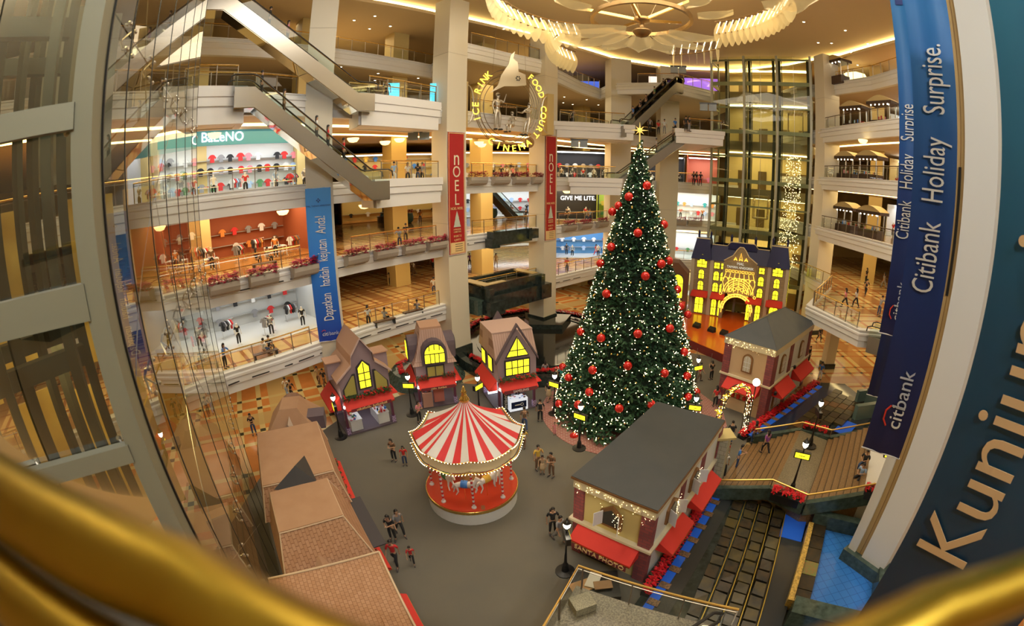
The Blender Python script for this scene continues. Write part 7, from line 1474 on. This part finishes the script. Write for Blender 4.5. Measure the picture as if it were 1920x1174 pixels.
def shop(px0, px1, D0, D1, z, h, dep, label, where, sign=None, wall=None, floor=None, cols=('black', 'white', 'red', 'blue'), nx=8, rows=2, manq=0, racks=0, light=None, signm=None, sz=.7, seed=1, txt=None, inset=1.0, tables=0):
    v0, v1 = ray(px0, 400), ray(px1, 400); p = Vector((v0.x, v0.y)).normalized() * D0; q = Vector((v1.x, v1.y)).normalized() * D1; L = (q - p).length; rz = atan2(q.y - p.y, q.x - p.x); r = random.Random(seed)
    t = thing('shop', label, 'shop', (p.x, p.y, z), rz); M = t.matrix_basis; wm = wall or M_shopw
    m = MB(); m.b2(0, L, dep, dep + .1, 0, h); m.build('back_wall', wm, t)
    for x in (0, L - .12): m = MB(); m.b2(x, x + .12, 0, dep, 0, h); m.build('side_wall', wm, t)
    m = MB(); m.b2(0, L, 0, dep, 0, .05); m.build('shop_floor', floor or mat('white_shop_floor', (.7, .7, .66), .15), t)
    m = MB(); m.b2(.3, L - .3, dep * .3, dep * .7, h - .35, h - .3); m.build('light_panel', light or M_shopl, t); m = MB(); m.b2(0, L, 0, dep, h - .3, h - .2); m.build('shop_ceiling', wm, t)
    if sign:
        m = MB(); m.b2(0, L, -.15, .1, h - 1.05, h); m.build('sign_board', signm or mat('teal_sign', (.06, .22, .26), .4, emit=.25, ecol=(.1, .5, .6)), t); text('sign_text', sign, sz, txt or mat('lit_sign_white', (1, 1, 1), .4, emit=1.6), t, Matrix.Translation((L * (.345 if sign[0] == 'B' else .5), -.2, h - .52)) @ UPR, .03)
    m = MB()
    for k in range(rows): m.b2(.3, L - .3, dep - .35, dep - .05, .95 + k * 1.0, .99 + k * 1.0)
    m.build('wall_shelf', mat('shelf_grey', (.4, .4, .38), .4), t)
    for k in range(rows):
        for i in range(nx):
            if r.random() < .12: continue
            w = M @ Vector((.6 + (L - 1.2) * (i + .5) / nx + r.uniform(-.1, .1), dep - .5, .55 + k * 1.0 + (.25 if k else 0))); garment(w, rz, cols[(i * 3 + k + r.randrange(2)) % len(cols)], where, r.uniform(.8, .95))
    for i in range(manq): mannequin(M @ Vector((L * (i + .7) / (manq + .4), inset, .05)), rz + r.uniform(-.4, .4), cols[i % len(cols)], 'black', where, i)
    for i in range(racks):
        x = L * (i + .6) / (racks + .2); y = dep * (.3 + .3 * (i % 2)); w = M @ Vector((x, y, .05)); rr = thing('clothes_rack', '%s clothes rack on the floor of the %s' % (('first', 'second', 'third', 'fourth', 'fifth')[i], where), 'clothes rack', w, rz + .3 * (i % 3), 'racks in the ' + where)
        m = MB(); m.tube([(-.6, 0, 0), (-.6, 0, 1.35), (.6, 0, 1.35), (.6, 0, 0)], .02, 5); m.tube([(-.6, -.25, .03), (-.6, .25, .03)], .02, 5); m.tube([(.6, -.25, .03), (.6, .25, .03)], .02, 5); m.build('frame', M_steel, rr)
        for j in range(5): garment(rr.matrix_basis @ Vector((-.5 + .2 * j, 0, .6)), rz + pi / 2 + .3 * (i % 3), cols[(j + i) % len(cols)], where)
    for i in range(tables):
        w = M @ Vector((L * (i + .6) / (tables + .2), dep * .22, .05)); tt = thing('display_table', '%s white display table in the %s' % (('first', 'second', 'third')[i], where), 'table', w, rz, 'tables in the ' + where)
        m = MB(); m.b2(-.9, .9, -.4, .4, .72, .78); m.build('table_top', M_white, tt); m = MB(); m.b2(-.85, .85, -.35, .35, .3, .34); m.build('lower_shelf', M_white, tt)
        for x in (-.85, .85):
            for y in (-.35, .35): m = MB(); m.b2(x - .03, x + .03, y - .03, y + .03, 0, .72); m.build('leg', M_white, tt)
        tt['goods_place'] = '%s table, %s' % (('first', 'second', 'third')[i], where); goods(tt, -.8, .8, -.3, .3, .79, 7, seed + i, (.04, .12), nm='folded_clothes')
    return t
F0_, F1_, F2_, F3_ = TOP[0] - .33, TOP[1] - .33, TOP[2] - .33, TOP[3] - .33
M_woodf = mat('shop_wood_floor', (.55, .25, .07), .2); M_rust = mat('rust_wall', (.35, .09, .03), .7)
shop(300, 620, 33, 38, F2_, 4.7, 5, 'bright clothes shop under the BALENO sign, third balcony on the left', 'BALENO shop', 'BaLeNO', cols=('black', 'white', 'red', 'lightblue', 'grey', 'pink', 'black', 'green'), nx=15, rows=3, manq=5, racks=3, sz=.95, seed=3, tables=2)
shop(300, 600, 33, 37.5, F1_, 4.3, 7, 'orange floored clothes department on the second balcony at the left', 'orange floored shop', wall=M_rust, floor=M_woodf, cols=('brown', 'orange', 'grey', 'black', 'white', 'red'), nx=9, rows=2, manq=2, racks=5, seed=5, tables=2, light=mat('soft_light_panel', (1, .9, .7), .5, emit=3.2, ecol=(1, .85, .65), sample=True))
shop(300, 600, 31.5, 35, F0_, 4.1, 6, 'white floored fashion shop on the first balcony at the left', 'white floored shop', wall=mat('shop_grey', (.55, .56, .54), .6), light=mat('dim_light_panel', (1, 1, 1), .5, emit=2.2, ecol=(.95, .98, 1), sample=True), cols=('red', 'black', 'grey', 'black', 'white'), nx=7, rows=2, manq=4, racks=4, seed=7)
shop(640, 850, 52, 56, F2_, 3.8, 4, 'row of small gadget shops behind the third balcony, right of the escalators', 'gadget shops', None, wall=MATS['gold_wall'], light=mat('soft_light_panel', (1, .9, .7), .5), cols=('red', 'white', 'blue', 'black', 'yellow'), nx=10, rows=3, seed=8, signm=mat('green_sign', (.15, .35, .15), .5), sz=.6)
shop(640, 850, 62, 66, F1_, 3.8, 4, 'shop far back behind the second balcony, right of the blue banner', 'far back shop', wall=MATS['gold_wall'], floor=M_woodf, light=mat('dim_gold_panel', (1, .8, .5), .5, emit=1.6, ecol=(1, .8, .45), sample=True), cols=('black', 'white', 'brown'), nx=6, rows=1, seed=9)
shop(868, 1022, 57, 60, F2_, 4.0, 4, 'shoe and poster shops behind the third balcony between the NOEL banners', 'poster shop', None, wall=MATS['gold_wall'], light=mat('soft_light_panel', (1, .9, .7), .5), cols=('white', 'black', 'grey', 'pink', 'lightblue'), nx=8, rows=2, manq=4, seed=10, signm=M_shopd, sz=.6)
shop(868, 1022, 62, 65, F1_, 4.0, 4, 'shop with white shelves behind the second balcony between the NOEL banners', 'white shelf shop', cols=('white', 'lightblue', 'black', 'red'), nx=8, rows=2, manq=3, seed=11)
shop(868, 1022, 70, 72, F0_, 3.6, 3, 'gold lit shop far behind the first balcony between the NOEL banners', 'gold lit shop', wall=MATS['gold_wall'], cols=('brown', 'tan'), nx=4, rows=1, seed=12)
shop(1040, 1150, 59, 61, F2_, 4.2, 4, 'dark fashion shop with white ring logo behind the third balcony', 'dark fashion shop', None, wall=M_shopd, cols=('tan', 'black', 'red', 'white', 'grey'), nx=6, rows=2, manq=5, seed=13, signm=M_shopd, sz=.8)
t = shop(1040, 1120, 58, 59, F1_, 4.2, .6, 'black shop window reading GIVE ME LITE left of the tree', 'black shop window', wall=M_shopd, cols=('white', 'red'), nx=0, rows=1, manq=2, seed=14, inset=-.5)
text('sign_text', 'GIVE ME LITE.', .78, mat('lit_sign_white', (1, 1, 1)), t, Matrix.Translation((3.1, .35, 2.75)) @ UPR, .02)
m = MB(); m.b2(.1, 5.9, .45, .5, .3, 4.2); m.build('black_backdrop', M_shopd, t)
shop(1118, 1160, 58, 58, F1_, 4.2, 3, 'colourful poster shop just left of the tree', 'poster corner shop', wall=mat('lime_wall', (.5, .6, .1), .6), cols=('green', 'yellow', 'red'), nx=5, rows=2, seed=15)
shop(1040, 1160, 60, 61, F0_, 4.0, 4, 'bright shop with blue screen behind the first balcony left of the tree', 'blue screen shop', wall=mat('blue_screen_wall', (.1, .3, .6), .5), cols=('lightblue', 'white', 'red'), nx=5, rows=2, manq=2, seed=16)
shop(1205, 1282, 66, 66, F2_, 4.2, 4, 'dark shoe shop behind the third balcony right of the tree', 'dark shoe shop', None, wall=M_shopd, cols=('black', 'white', 'grey'), nx=5, rows=1, manq=4, seed=17, signm=M_shopd, sz=.6)
shop(1284, 1345, 64, 64, F2_, 4.2, 4, 'pink lit shop with a small red tiled porch left of the lift tower', 'pink lit shop', None, wall=mat('coral_wall', (.75, .25, .15), .6), cols=('pink', 'red'), nx=6, rows=1, seed=18, signm=mat('coral_sign', (.7, .2, .15), .5), sz=.8)
shop(1205, 1345, 67, 65, F1_, 4.2, 4, 'bright clothes shop behind the second balcony right of the tree', 'bright clothes shop', cols=('red', 'pink', 'orange', 'white', 'lightblue', 'teal'), nx=9, rows=2, manq=3, seed=19)
shop(1205, 1345, 65, 63, F0_, 4.0, 4, 'pale cosmetics shop behind the first balcony right of the tree', 'cosmetics shop', cols=('red', 'green', 'white'), nx=6, rows=1, seed=20)
shop(1205, 1345, 64, 62, 0.0, 3.6, 3, 'ground floor shop behind the mansion', 'ground floor shop', wall=MATS['gold_wall'], cols=('red', 'green'), nx=4, rows=1, seed=21)
# right wing, straight shop line at x = 37.5
def shopR(y0, y1, z, h, label, where, **k):
    t = thing('shop', label, 'shop', (38, y1, z), -pi / 2); L = y1 - y0; r = random.Random(int(y0 * 3 + z)); wm = k.get('wall') or M_shopw; M = t.matrix_basis
    m = MB(); m.b2(0, L, 3.4, 3.5, 0, h); m.build('back_wall', wm, t)
    for x in (0, L - .12): m = MB(); m.b2(x, x + .12, 0, 3.4, 0, h); m.build('side_wall', wm, t)
    m = MB(); m.b2(.3, L - .3, 1.2, 2.2, h - .3, h - .25); m.build('light_panel', M_shopl, t)
    if k.get('sign'): m = MB(); m.b2(0, L, -.15, .1, h - .9, h); m.build('sign_board', k.get('signm') or M_shopd, t); text('sign_text', k['sign'], .6, MATS['lit_sign_white'], t, Matrix.Translation((L / 2, -.2, h - .45)) @ UPR, .02)
    cols = k.get('cols', ('red', 'white', 'black', 'green', 'lightblue'))
    for j in range(2):
        for i in range(int(L / 1.9)): garment(M @ Vector((.7 + i * 1.8, 3.1, .7 + j * 1.1)), -pi / 2, cols[(i + j) % len(cols)], where, 1.1)
    for i in range(2): mannequin(M @ Vector((1 + i * 2.2, .4, 0)), -pi / 2, cols[i], 'black', where, i)
for k, (nm, sg) in enumerate((('first', None), ('second', None), ('third', None), ('fourth', None), ('top', None))):
    if k == 0: continue
    z = TOPR[k] - .33
    shopR(34, 42, z, 3.6, 'lit shop at the back of the %s right balcony, nearer the lift tower' % nm, '%s right balcony shop by the lift tower' % nm, wall=MATS['gold_wall'] if k == 2 else None)
    shopR(24, 33, z, 3.6, 'lit shop at the back of the %s right balcony, nearer the banners' % nm, '%s right balcony shop by the banners' % nm, sign=sg, signm=mat('sign_red', (.5, .05, .03), .5) if k == 3 else None)
def cart(p, rz, label, canopy=None):
    t = thing('kiosk_cart', label, 'market cart', p, rz, 'market carts on the right balconies'); cm = canopy or mat('cart_canopy', (.55, .42, .2), .5)
    m = MB(); m.b2(-1.2, 1.2, -.7, .7, 0, .9); m.build('counter', mat('cart_wood', (.06, .03, .02), .5), t)
    for x in (-1.1, 1.1):
        for y in (-.6, .6): m = MB(); m.b2(x - .05, x + .05, y - .05, y + .05, .9, 2.4); m.build('post', M_steel, t)
    m = MB(); m.b2(-1.5, 1.5, -.9, .9, 2.4, 2.7); m.build('fascia', mat('cart_fascia', (.05, .025, .015), .5), t)
    m = MB(); m.wallpoly([(-1.5 + 3 * i / 10, 2.7 + .55 * sin(pi * i / 10)) for i in range(11)], -.9, .9); m.build('curved_canopy', cm, t)
    for i in range(5): m = MB(); m.sphere((-1 + .5 * i, -.75, 2.34), .06, 4); m.build('spot_lamp', M_lampw, t)
    t['goods_place'] = 'cart of the ' + label.split('on the ')[1].split(' by')[0].split(' beside')[0].split(',')[0] + (', near' if 'the second' in label else '')
    goods(t, -1.1, 1.1, -.6, .6, .92, 9, int(p[1] * 7), (.15, .45))
for (k, y, rz, lab) in ((3, 39.5, -1.3, 'market cart on the fourth right balcony by the tower, curved top'), (3, 34.8, -1.3, 'market cart on the fourth right balcony, the second, curved top'), (2, 40.5, -1.4, 'market cart on the third right balcony by the tower, curved top'), (2, 36.6, -1.4, 'market cart on the third right balcony, the second, curved top'),
        (1, 40.2, -1.4, 'market cart on the second right balcony by the tower, curved top'), (1, 36.0, -1.3, 'market cart on the second right balcony, the second, curved top')):
    cart((30.6, y, TOPR[k] - .3), rz, lab)
cart((30.2, 42, TOPR[4] - .3), -1.4, 'market cart on the top right balcony beside the tower, curved top')
t = thing('lit_niche', 'shell shaped glowing niche on the top floor right of the lift tower', 'niche', (33.5, 43.5, 29.0), -.9); m = MB(); m.wallpoly([(-1.9, .5), (-1.2, -1.0), (0.2, -1.1), (1.4, -.6), (1.9, .2), (1.5, .9), (.4, 1.2), (-.8, 1.1)], 0, .3); m.build('glowing_shell', mat('shell_glow', (1, .85, .5), .5, emit=2.2, ecol=(1, .78, .36)), t)
for (i, (x, y)) in enumerate(((33.5, 33), (34.5, 38), (33, 29))): pass
# bowl lamps under the soffits
bm_ = MB(); bm_.lathe([(.03, -.35), (.3, -.3), (.45, -.12), (.48, 0), (.4, 0)], n=14); bowl_me = bm_.build('bowl', mat('bowl_glow', (1, .75, .3), .5, emit=2.2, ecol=(1, .7, .26)), mesh_only=True, smooth=True)
BW = 0
for (px, py, z, D, lab) in ((402, 250, 0, 31, 'before the BALENO sign'), (662, 259, 0, 36, 'third hall, nearest the escalator'), (722, 265, 0, 40, 'third hall, middle of the left three'), (749, 260, 0, 40, 'third hall, right of the left three'), (898, 266, 0, 44, 'between the NOEL banners, left'), (903, 270, 0, 46, 'between the NOEL banners, second'), (983, 270, 0, 50, 'between the NOEL banners, right'),
        (1086, 270, 0, 50, 'right of the smaller NOEL banner'), (1063, 357, 0, 50, 'above the black shop window'), (1618, 262, 0, 44, 'under the fourth right balcony'), (400, 400, 0, 33, 'over the orange floored shop'), (530, 395, 0, 35, 'over the orange floored shop, right'), (683, 384, 0, 38, 'below the third balcony beside the escalator')):
    q = atd(px, py, D); t = thing('bowl_lamp', 'glowing amber bowl lamp hanging ' + lab, 'ceiling lamp', q, 0, 'amber bowl lamps'); link('bowl', bowl_me, t)
# big pots with flowers, round kiosk
pm_ = MB(); pm_.lathe([(.3, 0), (.55, .3), (.62, .75), (.5, 1.15), (.55, 1.25), (.45, 1.25)], n=18); pot_me = pm_.build('pot', mat('teal_glaze', (.08, .17, .15), .2), mesh_only=True, smooth=True)
for (px, py, z, lab) in ((767, 418, F1_, 'big teal pot with red flowers beside the escalator hall'), (925, 408, F1_, 'big teal pot with red flowers between the NOEL banners')):
    q = at(px, py, z); t = thing('flower_pot', lab, 'flower pot', q); link('pot', pot_me, t); f = link('flowers', fm1, t); f.location = (0, 0, 1.2); f.scale = (.36, 2, 1.6); f['kind'] = 'stuff'
q = at(727, 416, F1_); t = thing('round_kiosk', 'round accessory kiosk on the gold floor of the second hall', 'kiosk', q); m = MB(); m.lathe([(1.4, 0), (1.4, .7), (1.5, .72), (1.5, .8), (1.0, .85), (1.0, 1.3), (.7, 1.35), (.7, 2.1)], n=20); m.build('counter', mat('kiosk_grey', (.12, .11, .1), .4), t); t['goods_place'] = 'round accessory kiosk'; goods(t, -.7, .7, -1.3, -1.0, .84, 14, 3, (.1, .3))
# hanging direction signs under the soffits
for (px, py, D, lab) in ((785, 252, 36, 'hanging dark sign pair left of the larger NOEL column'), (1086, 268, 47, 'hanging dark lamp box right of the smaller NOEL column'), (1272, 130, 50, 'dark projector box hanging from the ceiling left of the lift tower'), (1328, 200, 47, 'small hanging dark sign just left of the lift tower')):
    q = atd(px, py, D); t = thing('hanging_sign', lab, 'hanging sign', q, atan2(-q.x, q.y)); m = MB(); m.b2(-.9, .9, -.2, .2, .25, .4); m.build('bracket', M_dark, t)
    for x in (-.45, .45): m = MB(); m.b2(x - .4, x + .4, -.15, .15, -.45, .25); m.build('sign_box', mat('grey_sign', (.2, .22, .22), .3), t)
q = at(1262, 560, .03); q.x, q.y = 13.6, 47.5; t = thing('brown_house', 'brown set house with arched yellow window between the tree and the mansion', 'set house', q, -.35); m = MB(); m.wallpoly([(-2, 0), (1.4, 0), (1.4, 5.6), (.2, 6.8), (-.8, 6.8), (-2, 5.6)], 0, 2.5); m.build('walls', mat('brown_wall', (.14, .06, .025), .7), t)
window(t, arch(.2, 2.9, 1.3, 2.6), None, bars=[(.2, 2.9, .2, 5.4), (-.4, 3.7, .8, 3.7), (-.4, 4.5, .8, 4.5)]); awning(t, -.9, 1.3, 2.5, None)
# benches on the balconies
for (px, py, z, rz, lab) in ((497, 505, F1_, .95, 'bench with two seated people on the second left balcony'), (500, 672, F0_, .95, 'wooden bench with two people on the first left balcony'), (722, 610, F0_, .85, 'wooden bench with a man in white on the first balcony'), (775, 592, F0_, .85, 'wooden bench near the larger NOEL column on the first balcony')):
    q = at(px, py, z); t = thing('bench', lab, 'bench', q, rz, 'benches on the balconies'); m = MB(); m.b2(-.9, .9, -.22, .22, .4, .45); m.build('seat', mat('bench_wood', (.1, .045, .02), .5), t)
    for x in (-.8, .8): m = MB(); m.b2(x - .05, x + .05, -.2, .2, 0, .4); m.build('leg', M_dark, t)
# screens and posters
for (px, py, D, w_, h_, lab, mm_, wd) in ((738, 173, 36, .9, 1.5, 'small cyan screen on the fourth balcony left of the NOEL column', mat('cyan_screen', (.05, .5, .8), .4, emit=1.3), None), (888, 65, 50, 3.4, .8, 'long cyan strip sign at the top floor between the NOEL columns', MATS.get('cyan_screen'), None), (812, 173, 37, .5, 1.5, 'cyan screen beside the larger NOEL column on the fourth balcony', MATS.get('cyan_screen'), None),
        (1002, 100, 46, 1.0, 2.2, 'tall black poster frame on the top floor beside the smaller NOEL column', M_black, None), (1224, 152, 56, 1.0, 1.2, 'bright screen on the gold column above the right escalators', mat('warm_screen', (.8, .6, .5), .4, emit=1.5), None), (1315, 158, 60, 4.5, 1.6, 'violet and pink lit sign on the top floor left of the lift tower', mat('violet_screen', (.3, .12, .6), .4, emit=1.2), None), (1090, 160, 62, 5, 1.2, 'blue lit food counter sign behind the top balcony', mat('blue_screen', (.05, .1, .5), .4, emit=1.2), None)):
    q = atd(px, py, D); rz = atan2(-q.x, q.y); t = thing('screen', lab, 'screen', q, rz); m = MB(); m.b2(-w_ / 2, w_ / 2, 0, .1, -h_ / 2, h_ / 2); m.build('panel', mm_, t)
    m = MB(); m.b2(-.04, .04, .02, .08, -h_ / 2 - 1.2, -h_ / 2); m.build('stand', M_dark, t)
    if wd: text('screen_text', wd, .3, M_txt, t, Matrix.Translation((0, -.02, .2)) @ UPR)
# look-alikes are told apart by their row and place from the left, as seen from the viewer
_same = {}
for o in C.objects:
    if o.parent is None and 'label' in o and 'group' in o: _same.setdefault((o['label'], o['group']), []).append(o)
for (lab, grp), L_ in _same.items():
    if len(L_) < 2: continue
    def _az(o): return atan2(o.matrix_basis.translation.x, o.matrix_basis.translation.y)
    zs_ = sorted({round(o.matrix_basis.translation.z / .45) for o in L_}); rows = []
    for z in zs_:
        r_ = [o for o in L_ if round(o.matrix_basis.translation.z / .45) == z]
        if rows and z - rows[-1][0] <= 1 and len(zs_) > 3: rows[-1] = (z, rows[-1][1] + r_)
        else: rows.append((z, r_))
    if len(rows) > 4: rows = [(0, L_)]
    nm = {1: [''], 2: [', lower row', ', upper row'], 3: [', bottom row', ', middle row', ', top row'], 4: [', lowest row', ', second row up', ', third row up', ', top row']}[len(rows)]
    for (z, r_), rn in zip(rows, nm):
        r_.sort(key=_az)
        for i, o in enumerate(r_): o['label'] = lab + rn + (', %s from left' % ORD[min(i, len(ORD) - 1)] if len(r_) > 1 else '')
